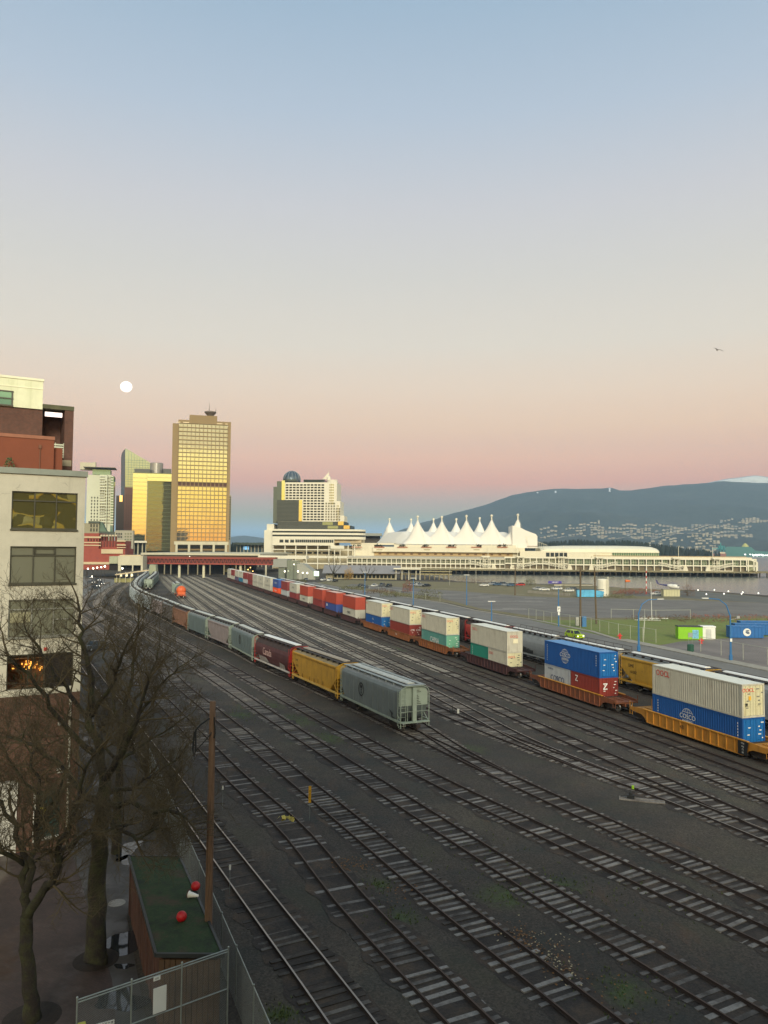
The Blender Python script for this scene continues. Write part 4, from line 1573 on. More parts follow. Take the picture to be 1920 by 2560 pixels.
STUC = stucco_mat()
BRK = brick_mat('brown_brick', C(98, 62, 46), C(80, 52, 40), C(106, 94, 80))
BRKR = brick_mat('red_brick', C(98, 58, 44), C(80, 48, 38), C(104, 92, 80))
FRAME = M('bronze_frame', C(74, 72, 58), .5, var=.1)
FRAMEG = M('grey_frame', C(140, 140, 128), .5, var=.1)
BLIND = M('olive_blind', C(150, 146, 116), .9, var=.08, scale=1)
WGLASS = GL('dim_glass', C(150, 150, 128), .05, .35, .0)
PANEL = M('white_panel', C(200, 198, 186), .7, var=.1, scale=.6, stain=C(150, 146, 132), amt=.3)
COPE = M('metal_coping', C(142, 148, 136), .6, var=.1)
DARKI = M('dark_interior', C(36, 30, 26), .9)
B0, BRZ = V((-18.3, 47.0, 0)), math.atan2(.51, .86)
wb = thing('white_building', 'white cracked stucco building with a brick base, beside the bare trees', 'building', B0, BRZ)
WINZ = [(18.75, 20.97), (15.53, 17.73), (12.4, 14.6)]
X0, X1 = -4.05, -.42
SHOP = (9.35, 11.4)
b = MB()
T_ = .35
zs = [9.0, SHOP[0], SHOP[1], *[z for w in WINZ[::-1] for z in w], 22.0]
# front wall as piers and bands round the openings
b.box(-16, X0 - .0, 0, T_, 9.0, 22.0)
b.box(X1, 0, 0, T_, 9.0, 22.0)
for z0, z1 in ((9.0, SHOP[0]), (SHOP[1], WINZ[2][0]), (WINZ[2][1], WINZ[1][0]), (WINZ[1][1], WINZ[0][0]), (WINZ[0][1], 22.0)):
    b.box(X0, X1, 0, T_, z0, z1)
b.box(-.4, 0, T_, 14, 9.0, 22.0)
b.box(-16, -.4, 13.6, 14, 9.0, 22.0)
b.build('wall', STUC, wb)
r = MB()
r.box(-16, .12, -.12, 14.1, 22.0, 22.34)
r.build('coping', COPE, wb)
bb = MB()
bb.box(-3.3 - .5, -2.35, .02, T_, 0, 9.0)
bb.box(-.95, 0, .02, T_, 0, 9.0)
bb.box(-2.35, -.95, .02, T_, 3.35, 9.0)
bb.box(-2.35, -.95, .02, T_, 0, .55)
bb.box(-16, -3.8, .02, T_, 4.0, 9.0)
bb.box(-.4, 0, T_, 14, 0, 9.0)
bb.build('brick_base', BRK, wb)
for (z0, z1), kind in zip(WINZ, (0, 1, 2)):
    w = thing('window', None, None)
    w.parent = wb
    fr = MB()
    fm = FRAMEG if kind == 2 else FRAME
    for x in (X0, X0 + (X1 - X0) * .335, X0 + (X1 - X0) * .665, X1 - .07):
        fr.box(x, x + .07, .1, .2, z0, z1)
    for z in (z0, z0 + (z1 - z0) * (.74 if kind < 2 else .72), z1 - .07):
        fr.box(X0, X1, .09, .19, z, z + .07)
    if kind == 1:
        xa, xb = X0 + (X1 - X0) * .335 + .1, X0 + (X1 - X0) * .665 - .04
        for x in (xa, xb):
            fr.box(x, x + .06, .07, .17, z0 + (z1 - z0) * .78, z1 - .1)
        for z in (z0 + (z1 - z0) * .78, z1 - .15):
            fr.box(xa, xb + .06, .07, .17, z, z + .06)
    if kind == 2:
        fr.box(X0 + (X1 - X0) * .665, X1, .09, .17, z0 + .95, z0 + 1.0)
    fr.build('frame', fm, w)
    gl = MB()
    gl.quad((X0, .16, z0), (X1, .16, z0), (X1, .16, z1), (X0, .16, z1))
    gl.build('pane', WGLASS if kind else GL('mirror_glass', C(128, 122, 76), .02, .6, .9), w)
    bl = MB()
    if kind == 2:
        bl.box(X0 + .1, X0 + 1.2, .125, .135, z0 + .85, z0 + 1.45)
        bl.build('blind', BLIND, w)
    sl_ = MB()
    sl_.box(X0 - .05, X1 + .05, -.08, .1, z0 - .1, z0)
    sl_.build('sill', fm, w)
# lit shop on the third level
sh = thing('shop_window', None, None)
sh.parent = wb
k = MB()
k.box(X0, X1, 2.4, 2.5, SHOP[0], SHOP[1])
k.box(X0, X1, .35, 2.4, SHOP[0] - .02, SHOP[0] + .02)
k.box(X0, X1, .35, 2.4, SHOP[1] - .3, SHOP[1] - .25)
k.box(X0, X0 + .05, .35, 2.4, SHOP[0], SHOP[1])
k.box(X1 - .05, X1, .35, 2.4, SHOP[0], SHOP[1])
k.build('room', M('warm_room', C(120, 84, 52), .9, var=.3, scale=2), sh)
LITW = EM('lit_shelf', (1.0, .46, .07, 1), 1.6)
k = MB()
rr = random.Random(17)
for i in range(22):
    x, z = X0 + .4 + rr.random() ** .8 * 1.75, SHOP[0] + .7 + rr.uniform(0, .55)
    k.box(x, x + rr.uniform(.03, .16), 2.3, 2.36, z, z + rr.uniform(.03, .16))
k.build('lit_shelf', LITW, sh)
k = MB()
for i in range(9):
    x = X0 + .4 + i * .2
    k.lathe([(.03, 0), (.04, .2), (.02, .26), (.015, .34)], 8, (x, 2.2, SHOP[0] + .78 - (.5 if i % 2 else 0)))
k.build('bottle', GL('bottle_glass', C(80, 110, 70), .1, .2), sh)
k = MB()
for x in (X0, X0 + 1.1, X0 + 2.0, X1 - .06):
    k.box(x, x + .06, .12, .2, SHOP[0], SHOP[1])
k.box(X0, X1, .1, .2, SHOP[1] - .08, SHOP[1])
k.build('frame', FRAME, sh)
k = MB()
k.box(X0 + 2.1, X1, .2, .3, SHOP[0], SHOP[1])
k.build('dark_bay', DARKI, sh)
# street level storefront
k = MB()
k.box(-4.6, -3.3, -.06, .3, 0, 3.2)
k.box(-2.42, -2.3, -.05, .3, .45, 3.3)
k.box(-2.3, -.98, -.04, .3, .5, .62)
k.box(-16, -5.6, -.05, .3, 0, 2.6)
k.box(-3.3 - .9, -3.3, -.3, .0, 3.2, 4.2)
k.box(-16, -4.2, -.3, 0, 3.2, 4.1)
k.build('storefront_panel', PANEL, wb)
k = MB()
k.quad((-2.35, .2, .55), (-.95, .2, .55), (-.95, .2, 3.35), (-2.35, .2, 3.35))
k.quad((-5.6, .2, 0), (-4.6, .2, 0), (-4.6, .2, 3.2), (-5.6, .2, 3.2))
k.build('shop_pane', GL('shop_glass', C(60, 76, 70), .05, .3), wb)
k = MB()
k.quad((-2.2, .15, 2.0), (-1.7, .15, 2.0), (-1.65, .15, 2.3), (-2.15, .15, 2.4))
k.build('window_poster', M('yellow_poster', C(190, 176, 40), .7), wb)
k = MB()
k.tube([(-.55, -.1, 0), (-.55, -.1, 8.6)], .07, 8)
k.build('drain_pipe', M('pipe_white', C(170, 166, 150), .6, var=.2), wb)
for i in range(4):
    k = MB()
    k.box(-1.2, -.9, -.12, .02, 4.3 + i * 1.4, 4.6 + i * 1.4)
    if i in (0, 2):
        k.build('wall_light_box', PANEL, wb)
k = MB()
k.ball((-3.55, -.25, 1.9), .12, 10)
k.build('wall_lamp', EM('dim_lamp', (1, .95, .85, 1), .5), wb)
k = MB()
k.box(-2.1, -1.9, -.02, 0, 11.55, 11.75)
k.build('red_sign', M('red_sign', C(190, 60, 50), .6), wb)

# brick apartment building with a white penthouse, behind
A0 = V((-28.5, 70, 0))
ab = thing('brick_apartments', 'brown brick apartment building with a white penthouse, above the stucco roof', 'building', A0, BRZ)
b = MB()
b.box(-14, -2.62, 0, 16, 0, 29.95)
b.box(-2.62, -.75, 2.6, 16, 0, 30.1)
b.box(-.75, 0, 0, 16, 0, 30.1)
b.box(-2.62, -.75, 0, 2.6, 0, 25.5)
b.build('wall', BRKR, ab)
b = MB()
b.box(-2.62, .02, -.05, 16.1, 30.12, 30.5)
b.build('parapet', M('dark_parapet', C(84, 84, 60), .8, var=.3, scale=1), ab)
b = MB()
b.box(-14, -2.66, -.15, 8, 29.97, 32.5)
b.build('penthouse', M('pale_render', C(222, 224, 190), .8, var=.1, scale=.6, stain=C(186, 192, 150), amt=.5), ab)
b = MB()
b.box(-14, -2.6, -.22, 8.1, 32.5, 32.7)
b.box(-14, -2.64, -.19, -.15, 31.75, 31.83)
b.build('cornice', M('pale_trim', C(232, 230, 200), .7, var=.06), ab)
w = thing('penthouse_window', None, None)
w.parent = ab
b = MB()
b.quad((-8, -.17, 30.1), (-5.2, -.17, 30.1), (-5.2, -.17, 31.3), (-8, -.17, 31.3))
b.build('pane', GL('green_glass', C(150, 190, 160), .05, .5), w)
b = MB()
b.box(-8, -5.05, -.24, -.16, 30.0, 30.12)
b.box(-8, -5.05, -.24, -.16, 31.25, 31.36)
b.box(-8, -5.05, -.24, -.16, 30.62, 30.72)
b.box(-5.2, -5.08, -.23, -.16, 30.1, 31.3)
b.build('frame', FRAME, w)
b = MB()
b.box(-2.4, -.95, .2, .3, 29.45, 29.85)
b.build('sky_glow_strip', EM('sky_gap', (.85, .72, .68, 1), .9), ab)  # glowing strip painted in as bright sky in the opening, no lamp
b = MB()
for i in range(6):
    b.box(-2.2, -.78, -.02, .02, 25.75 + i * .22, 25.88 + i * .22)
for x in (-2.2, -1.5, -.8):
    b.box(x, x + .04, .02, .06, 25.7, 27.1)
b.build('balcony_rail', M('pale_slat', C(196, 200, 176), .7), ab)
b = MB()
b.box(-2.2, -.1, -.06, .0, 25.0, 25.55)
b.build('stone_band', M('stone_band', C(150, 140, 116), .8, var=.1), ab)
# lower terracotta wing, just in front
tb = thing('terracotta_wing', 'terracotta rendered wing with a roof terrace, in front of the brown brick apartments', 'building', A0 - V((-.51, .86, 0)) * 4, BRZ)
b = MB()
b.box(-14, -2.1, 0, 3.8, 0, 27.0)
b.box(-2.1, -1.35, .5, 3.8, 0, 26.2)
b.build('wall', M('terracotta', C(124, 68, 45), .85, var=.08, scale=.5), tb)
b = MB()
b.box(-14, -2.06, -.06, .1, 26.8, 27.08)
b.build('parapet', M('tile_edge', C(150, 100, 76), .8), tb)
b = MB()
b.tube([(-3.2, -.06, 22), (-3.2, -.06, 26.2)], .04, 6)
b.box(-3.32, -3.1, -.12, 0, 26.0, 26.3)
b.build('drain_pipe', M('brown_pipe', C(110, 70, 46), .6), tb)
b = MB()
b.box(-14, -4.2, -1.6, -1.55, 22.3, 23.9)
b.build('glass_screen', M('frosted_screen', C(170, 172, 150), .4, var=.1), tb)
tp = thing('terrace_shrub', 'small clipped shrub on the roof terrace behind the frosted screen', 'shrub', tb.matrix_basis @ V((-5.6, -.9, 23.0)))
b = MB()
rr = random.Random(5)
for i in range(260):
    a, z = rr.uniform(0, 2 * PI), rr.uniform(-.6, 2.0)
    r_ = .42 * math.sqrt(max(0.05, 1 - ((z - .6) / 1.5) ** 2)) * rr.uniform(.6, 1.05)
    c_ = V((r_ * math.cos(a), r_ * math.sin(a), z))
    d1 = V((rr.uniform(-1, 1), rr.uniform(-1, 1), rr.uniform(-1, 1))).normalized() * .09
    d2 = d1.orthogonal().normalized() * .07
    b.quad(c_ - d1, c_ - d2, c_ + d1, c_ + d2)
b.build('foliage', M('shrub_leaf', C(84, 92, 58), .9, var=.3, scale=6), tp)

# ---------------------------------------------------------------- plaza, path and puddles
def pave_mat():
    t = NT('brick_paving')
    v = t.world()
    b = t.n('ShaderNodeTexBrick')
    b.inputs['Scale'].default_value = 1.0
    b.inputs['Brick Width'].default_value = .22
    b.inputs['Row Height'].default_value = .11
    b.inputs['Mortar Size'].default_value = .006
    b.inputs['Color1'].default_value = C(72, 57, 51)
    b.inputs['Color2'].default_value = C(62, 50, 45)
    b.inputs['Mortar'].default_value = C(48, 42, 39)
    mp = t.n('ShaderNodeMapping')
    mp.inputs['Rotation'].default_value = (0, 0, .6)
    t.l(v, mp.inputs[0])
    t.l(mp.outputs[0], b.inputs['Vector'])
    n = t.noise(v, .35, 6, .7)
    c = t.mix(1.0, b.outputs['Color'], t.mapr(n, .3, .7, .65, 1.3), 'MULTIPLY')
    wet = t.mapr(t.noise(v, .25, 4), .5, .62, .75, .3)
    return t.done(c, wet)


sheet('plaza', [(-40, 10), (-9.5, 10), *poly((290, 2560), (280, 2450), (262, 2390)), *poly((215, 2250), (190, 2160), (170, 2120)), (-40, 44)], pave_mat(), 0.012)
WETP = NT('wet_asphalt')
_v = WETP.world()
_n = WETP.noise(_v, .45, 5, .6)
WETP = WETP.done(WETP.mix(_n, C(50, 48, 46), C(74, 70, 66)), WETP.mapr(_n, .4, .58, .4, .85))
sheet('path', [(-9.5, 10), *poly((290, 2560), (280, 2450), (262, 2390)), *poly((215, 2250), (190, 2160), (170, 2120)), (-22, 60), (-33, 80), (-29.5, 80), (-14.0, 44), (-12.1, 37.6), (-8.3, 28.6), (-4.2, 27.2), (4, 10)], WETP, 0.010)
PUD = NT('puddle_water')
PUD = PUD.done(C(40, 42, 44), .03)


def blob(name, px, py, rx, ry, mat, z, seed, n=22):
    rr = random.Random(seed)
    c = g(px, py)
    ph = [rr.uniform(0, 6.28) for _ in range(4)]
    mb = MB()
    pts = []
    for k in range(n):
        a = 2 * PI * k / n
        r = 1 + .22 * math.sin(2 * a + ph[0]) + .16 * math.sin(3 * a + ph[1]) + .1 * math.sin(5 * a + ph[2])
        pts.append((c.x + rx * r * math.cos(a), c.y + ry * r * math.sin(a), z))
    mb.quad(*pts)
    return tag(mb.build(name, mat), kind='structure')


blob('puddle', 296, 2362, .75, 1.3, PUD, .017, 3)
blob('puddle', 318, 2125, .7, 1.2, PUD, .017, 6)
blob('puddle', 310, 2416, .35, .25, PUD, .017, 8)
blob('puddle', 300, 2500, 1.0, .8, PUD, .017, 9)
blob('puddle', 316, 2150, .5, .7, PUD, .017, 12)
mh = MB()
mh.lathe([(.01, .0), (.42, .0), (.42, .022), (.01, .024)], 28)
tag(mh.build('manhole_cover', M('worn_iron', C(128, 124, 116), .6, var=.3, scale=8), loc=g(292, 2258)), 'round pale manhole cover in the wet path by the shed', 'manhole cover')
pitm = M('wet_mulch', C(40, 32, 26), .9, var=.4, scale=5, bump=.5)
for px, py, rx, n_ in ((80, 2545, 1.05, 'around the slim mossy tree'), (240, 2400, .95, 'around the thick dark tree')):
    c = g(px, py)
    mb = MB()
    mb.lathe([(.01, .09), (rx * .7, .05), (rx, .004), (rx, -.02)][::-1], 26)
    tag(mb.build('tree_pit', pitm, loc=(c.x, c.y, .014)), kind='structure')

# ---------------------------------------------------------------- bare trees
BARK = NT('mossy_bark')
_v = BARK.coord('Object')
_n = BARK.noise(_v, 1.6, 5, .7)
_f = BARK.noise(_v, 14, 6, .75)
_c = BARK.mix(BARK.mapr(_n, .42, .62, 0, 1), C(46, 39, 32), C(64, 65, 35))
_c = BARK.mix(1.0, _c, BARK.mapr(_f, .25, .75, .45, 1.45), 'MULTIPLY')
BARK.bump(_f, 1.0, .09)
BARK = BARK.done(_c, .9)
TWIG = M('twig_bark', C(78, 68, 46), .9, var=.35, scale=1.2)


def bare_tree(label, base, trunk, limbs, seed, tw=1.0, group='bare street trees by the shed'):
    """trunk, limbs: lists of (point, radius); finer branches and twigs grow from the limbs"""
    rr = random.Random(seed)
    root = thing('bare_tree', label, 'tree', base, 0, group)
    o = V(base)
    tm, cm = MB(), MB()

    def wob(pts, amt):
        out = []
        for (a, ra), (b_, rb) in zip(pts, pts[1:]):
            for k in range(3):
                t = k / 3
                p = a.lerp(b_, t)
                if out:
                    p = p + V((rr.gauss(0, amt), rr.gauss(0, amt), rr.gauss(0, amt)))
                out.append((p, ra + (rb - ra) * t))
        out.append(pts[-1])
        return out

    def twig(p, d, L, r, lvl):
        n = 5 if lvl < 2 else 4
        pts, rs = [p], [r]
        q = p.copy()
        dd = d.normalized()
        for i in range(n):
            dd = (dd + V((rr.gauss(0, .17), rr.gauss(0, .17), rr.gauss(.03, .13)))).normalized()
            q = q + dd * (L / n)
            pts.append(q.copy())
            rs.append(max(.0045, r * (1 - (i + 1) / n * .75)))
        cm.tube(pts, rs, 5 if lvl == 0 else 4 if lvl == 1 else 3, cap=False)
        if lvl >= 3:
            return
        cnt = int((5.5, 5, 3.2)[lvl] * tw * rr.uniform(.8, 1.2))
        for k in range(cnt):
            t = rr.uniform(.22, 1.0)
            i = min(n - 1, int(t * n))
            pp = pts[i].lerp(pts[i + 1], t * n - i)
            ax = (pts[i + 1] - pts[i]).normalized()
            side = V((rr.gauss(0, 1), rr.gauss(0, 1), rr.gauss(.15, .8)))
            side = (side - ax * side.dot(ax)).normalized()
            nd = (ax * rr.uniform(.45, .9) + side * rr.uniform(.5, .9) + V((0, 0, .12)))
            twig(pp, nd, L * rr.uniform(.42, .68), rs[i] * .62, lvl + 1)

    tp_ = wob([(p - o, r) for p, r in trunk], .03)
    tm.tube([p for p, r in tp_], [r for p, r in tp_], 12)
    for lm in limbs:
        lp = wob([(p - o, r) for p, r in lm], .07)
        tm.tube([p for p, r in lp], [r for p, r in lp], 8)
        for i in range(3, len(lp)):
            p, r = lp[i]
            ax = (lp[i][0] - lp[i - 1][0]).normalized()
            for k in range(int(rr.choice((1, 2, 2)))):
                side = V((rr.gauss(0, 1), rr.gauss(0, 1), rr.gauss(.1, .7)))
                side = (side - ax * side.dot(ax)).normalized()
                twig(p, ax * rr.uniform(.4, .9) + side * .8, rr.uniform(1.0, 2.2), max(.014, min(.05, r * .55)), 0 if r > .03 else 1)
        twig(lp[-1][0], lp[-1][0] - lp[-2][0], 1.6, lp[-1][1], 0)
    tm.build('trunk', BARK, root, smooth=True)
    cm.build('crown', TWIG, root)
    return root


def L3(*pts):
    """limb from (px, py, depth, radius)"""
    return [(at(a, b_, c_), r) for a, b_, c_, r in pts]


b2 = g(237, 2395)
bare_tree('thick dark trunked bare tree between the plaza and the shed', b2,
          L3((238, 2405, 33.2, .52), (239, 2380, 33.2, .43), (241, 2300, 33.2, .39), (243, 2200, 33.3, .36), (249, 2100, 33.4, .33), (258, 2010, 33.5, .30), (263, 1950, 33.6, .25)),
          [L3((263, 1955, 33.6, .22), (248, 1880, 33.8, .19), (228, 1780, 34, .16), (224, 1700, 34.2, .13), (212, 1620, 34.4, .10), (200, 1560, 34.5, .075), (196, 1512, 34.6, .05)),
           L3((262, 1960, 33.6, .17), (292, 1900, 33.2, .14), (322, 1850, 32.8, .11), (345, 1780, 32.4, .08), (372, 1700, 32, .05)),
           L3((262, 2010, 33.4, .16), (330, 2012, 32.6, .12), (400, 2034, 32, .09), (470, 2050, 31.4, .05)),
           L3((255, 2010, 33.4, .17), (195, 1975, 34.2, .14), (135, 1905, 35, .11), (85, 1862, 35.8, .08), (20, 1842, 36.4, .05)),
           L3((252, 1905, 33.8, .14), (190, 1840, 32.8, .11), (130, 1770, 32, .09), (70, 1690, 31.4, .07), (20, 1640, 31, .05)),
           L3((260, 1990, 33.5, .12), (330, 1960, 35, .09), (400, 1930, 36, .06), (450, 1890, 36.6, .04)),
           L3((240, 1840, 33.9, .12), (180, 1740, 34.6, .10), (120, 1660, 35, .07), (80, 1600, 35.2, .05), (60, 1560, 35.4, .03)),
           L3((258, 2020, 33.4, .12), (300, 2075, 31.6, .09), (350, 2095, 30.6, .06), (400, 2070, 30, .035)),
           L3((230, 1790, 34, .10), (285, 1700, 33.4, .08), (310, 1640, 33, .055), (330, 1590, 32.8, .035))], 21, 1.1)
b1 = g(80, 2545)
bare_tree('slim mossy green trunked bare tree standing nearest the viewpoint', b1,
          L3((82, 2550, 29, .34), (80, 2500, 29, .27), (73, 2420, 29, .25), (64, 2350, 29, .23), (66, 2290, 29, .22)),
          [L3((66, 2300, 29, .19), (104, 2238, 28.8, .15), (138, 2185, 28.6, .13), (148, 2130, 28.5, .12), (176, 2060, 28.4, .10), (192, 2005, 28.3, .08), (215, 1940, 28, .055), (240, 1880, 27.8, .035)),
           L3((66, 2290, 29, .19), (66, 2220, 29.2, .16), (54, 2140, 29.5, .13), (36, 2070, 29.8, .10), (10, 2010, 30.2, .07), (-20, 1960, 30.5, .05)),
           L3((68, 2230, 29.1, .15), (86, 2150, 29.4, .12), (98, 2070, 29.8, .10), (96, 1980, 30.2, .075), (76, 1890, 30.5, .05), (60, 1830, 30.8, .03)),
           L3((148, 2130, 28.5, .09), (210, 2090, 28, .07), (270, 2075, 27.6, .05), (330, 2060, 27.2, .03)),
           L3((60, 2160, 29.4, .10), (10, 2130, 28.6, .08), (-40, 2090, 28, .06)),
           L3((98, 2060, 29.8, .08), (140, 1990, 30.4, .06), (165, 1930, 30.8, .04)),
           L3((96, 1985, 30.2, .06), (50, 1930, 30.8, .05), (15, 1880, 31.2, .03))], 33, 1.05)
b3 = at(292, 2085, 45.5)
b3.z = 0
bare_tree('tall bare tree farther along the path, in front of the rusty hopper cars', b3,
          [(b3 + V((0, 0, -.1)), .3), *L3((294, 2000, 45.5, .24), (298, 1900, 45.5, .21), (304, 1840, 45.5, .19))],
          [L3((304, 1845, 45.5, .17), (316, 1760, 45.6, .13), (330, 1690, 45.8, .10), (340, 1610, 46, .07), (346, 1545, 46, .04)),
           L3((302, 1880, 45.5, .14), (340, 1800, 44.8, .11), (380, 1740, 44.4, .08), (425, 1690, 44, .05), (462, 1660, 43.8, .03)),
           L3((303, 1850, 45.5, .13), (285, 1770, 46, .10), (270, 1690, 46.4, .07), (262, 1620, 46.6, .04)),
           L3((300, 1900, 45.5, .11), (350, 1870, 46.5, .08), (410, 1830, 47, .05), (470, 1790, 47.5, .03)),
           L3((300, 1910, 45.5, .1), (250, 1850, 45, .07), (225, 1790, 44.6, .04)),
           L3((310, 1800, 45.6, .10), (360, 1720, 46.4, .07), (392, 1650, 47, .045), (400, 1600, 47.2, .03))], 45, 1.05)


def bush(label, px, py, h, w, seed, n=14):
    rr = random.Random(seed)
    c = g(px, py)
    root = thing('bare_bush', label, 'bush', c, 0, 'leafless bushes along the fence')
    mb = MB()
    for i in range(n):
        a = rr.uniform(0, 2 * PI)
        p = V((rr.gauss(0, .2), rr.gauss(0, .2), 0))
        d = V((math.cos(a) * w / h * .6, math.sin(a) * w / h * .6, 1))
        pts, rs, q = [p], [.028], p.copy()
        for k in range(7):
            d = (d.normalized() + V((rr.gauss(0, .16), rr.gauss(0, .16), rr.gauss(0, .08)))).normalized()
            q = q + d * (h / 7) * rr.uniform(.7, 1.1)
            pts.append(q.copy())
            rs.append(.028 * (1 - k / 8))
            for s in range(4):
                e = (d + V((rr.gauss(0, .7), rr.gauss(0, .7), rr.gauss(0, .4)))).normalized()
                l_ = rr.uniform(.25, .8)
                m1 = q + e * l_ * .5 + V((rr.gauss(0, .05), rr.gauss(0, .05), 0))
                m2 = q + e * l_ + V((rr.gauss(0, .1), rr.gauss(0, .1), .1))
                mb.tube([q, m1, m2], [.012, .008, .004], 3, cap=False)
                for s2 in range(2):
                    e2 = (e + V((rr.gauss(0, .7), rr.gauss(0, .7), rr.gauss(0, .5)))).normalized()
                    mb.tube([m1, m1 + e2 * rr.uniform(.15, .4)], [.007, .004], 3, cap=False)
        mb.tube(pts, rs, 4, cap=False)
    mb.build('stems', TWIG, root)
    return root


bush('leafless brush at the far end of the shed roof', 395, 2060, 3.2, 1.8, 3, 16)
bush('leafless brush beside the path just past the shed', 430, 1985, 3.4, 2.0, 4, 16)
bush('leafless thicket between the nearest track and the tall bare tree', 372, 1945, 3.6, 2.2, 5, 18)
bush('leafless thicket hard against the white building corner', 262, 1830, 4.0, 2.4, 6, 18)
bush('leafless thicket in the middle of the trackside scrub', 330, 1860, 4.2, 2.4, 7, 18)
bush('leafless thicket farthest up the trackside scrub', 285, 1740, 4.0, 2.4, 8, 18)

# ---------------------------------------------------------------- shed, pole, fences
vb = thing('unseen_shade_block', 'unseen concrete block added behind the viewpoint to shade the near yard', 'building', (10, -4, 0))
k = MB()  # out of view, added only to keep light off the near tracks
k.box(-17, 6, -26, 0, 0, 16.0)
k.box(-17, 6, -26, -1.5, 16.0, 44.0)
k.box(-17, 6, -1.5, 8.0, 27.0, 44.0)  # overhang shaped to darken the closest ground
k.box(6, 90, -26, -1.0, 0, 22.0)
k.build('wall', M('raw_concrete', C(150, 146, 136), .85, var=.1, scale=.3), vb)
SHN = (V((-8.22, 29.4, 0)), V((-5.96, 29.4, 0)))
SHF = (V((-12.2, 38.2, 0)), V((-9.96, 38.2, 0)))
shd = thing('shed', 'long wooden shed with a mossy green felt roof, beside the nearest track', 'shed', (-8.22, 29.4, 0))
o = V((-8.22, 29.4, 0))
WOOD = M('old_boards', C(84, 64, 44), .85, var=.3, scale=1.2, stain=C(60, 44, 32), amt=.6)
WOODR = M('reddish_boards', C(78, 50, 38), .85, var=.35, scale=1.2, stain=C(56, 36, 28), amt=.6)
ROOFG = NT('mossy_felt')
_v = ROOFG.coord('Object')
_n = ROOFG.noise(_v, .8, 6, .7)
_f = ROOFG.noise(_v, 11, 6, .8)
_c = ROOFG.ramp(_n, [(.35, C(26, 36, 26)), (.5, C(36, 58, 28)), (.62, C(58, 54, 38)), (.75, C(74, 52, 38))])
_c = ROOFG.mix(1.0, _c, ROOFG.mapr(_f, .25, .75, .5, 1.5), 'MULTIPLY')
ROOFG.bump(_f, .5, .03)
ROOFG = ROOFG.done(_c, .95)
k = MB()
nl = SHN[0] - o
fl = SHF[0] - o
n_ = 34
rr = random.Random(9)
for i in range(n_):
    a, b_ = nl.lerp(fl, i / n_), nl.lerp(fl, (i + .9) / n_)
    off = V((-1, -.45, 0)).normalized() * rr.uniform(0, .05)
    k.add([a + off, b_ + off, b_ + V((.1, 0, 0)), a + V((.1, 0, 0))] + [q_ + V((0, 0, 2.55 - rr.uniform(0, .06))) for q_ in (a + off, b_ + off, b_ + V((.1, 0, 0)), a + V((.1, 0, 0)))], [(4, 5, 6, 7), (0, 1, 5, 4), (1, 2, 6, 5), (2, 3, 7, 6), (3, 0, 4, 7)])
k.build('side_boards', WOODR, shd)
k = MB()
for i in range(11):
    x = .0 + 2.26 * i / 11
    k.box(x, x + .185, -.03 - rr.uniform(0, .02), .06, 0, 2.44)
k.build('front_boards', WOOD, shd)
k = MB()
r0, r1 = SHN[1] - o, SHF[1] - o
k.add([r0, r1, r1 + V((-.1, 0, 0)), r0 + V((-.1, 0, 0))] + [q_ + V((0, 0, 2.55)) for q_ in (r0, r1, r1 + V((-.1, 0, 0)), r0 + V((-.1, 0, 0)))], [(4, 5, 6, 7), (0, 1, 5, 4), (1, 2, 6, 5), (2, 3, 7, 6), (3, 0, 4, 7)])
k.add([fl, r1, r1 + V((0, -.1, 0)), fl + V((0, -.1, 0))] + [q_ + V((0, 0, 2.55)) for q_ in (fl, r1, r1 + V((0, -.1, 0)), fl + V((0, -.1, 0)))], [(4, 5, 6, 7), (0, 1, 5, 4), (1, 2, 6, 5), (2, 3, 7, 6), (3, 0, 4, 7)])
k.build('back_boards', WOOD, shd)
k = MB()
rf = [nl + V((-.12, -.1, 2.6)), r0 + V((.12, -.1, 2.6)), r1 + V((.12, .1, 2.6)), fl + V((-.12, .1, 2.6))]
k.add(rf + [q_ + V((0, 0, .08)) for q_ in rf], [(4, 5, 6, 7), (3, 2, 1, 0), (0, 1, 5, 4), (1, 2, 6, 5), (2, 3, 7, 6), (3, 0, 4, 7)])
k.build('roof', ROOFG, shd)
k = MB()
for a, b_ in zip(rf, rf[1:] + rf[:1]):
    a2, b2_ = a + V((0, 0, .0)), b_ + V((0, 0, .0))
    k.bar(a2 + V((0, 0, .04)), b2_ + V((0, 0, .04)), .1, .15)
k.build('roof_edge', M('black_flashing', C(40, 44, 44), .5, var=.2, scale=2), shd)

RED = M('red_ball', C(176, 22, 28), .45, var=.12, scale=6)
for px, py, r_, lb in ((454, 2291, .21, 'red ball on the mossy shed roof, lying in the open'), (489, 2215, .2, 'red ball on the shed roof beside the white cone and the pole')):
    p = g(px, py, 2.68 + r_ * .9)
    m_ = MB()
    m_.ball((0, 0, 0), r_, 18)
    tag(m_.build('red_ball', RED, loc=p, smooth=True), lb, 'ball', 'red balls on the shed roof')
p = g(484, 2246, 2.7)
cn = thing('small_cone', 'small white cone lying on its side beneath the upper red ball', 'cone', p, -.3)
m_ = MB()
m_.lathe([(.15, -.22), (.13, -.2), (.05, .22), (.01, .24)], 14, (0, 0, .14), 'x')
m_.build('body', WHITEP, cn)
m_ = MB()
m_.lathe([(.01, -.25), (.17, -.25), (.17, -.22), (.01, -.22)], 14, (0, 0, .15), 'x')
m_.build('base', M('cone_base', C(90, 60, 46), .8), cn)

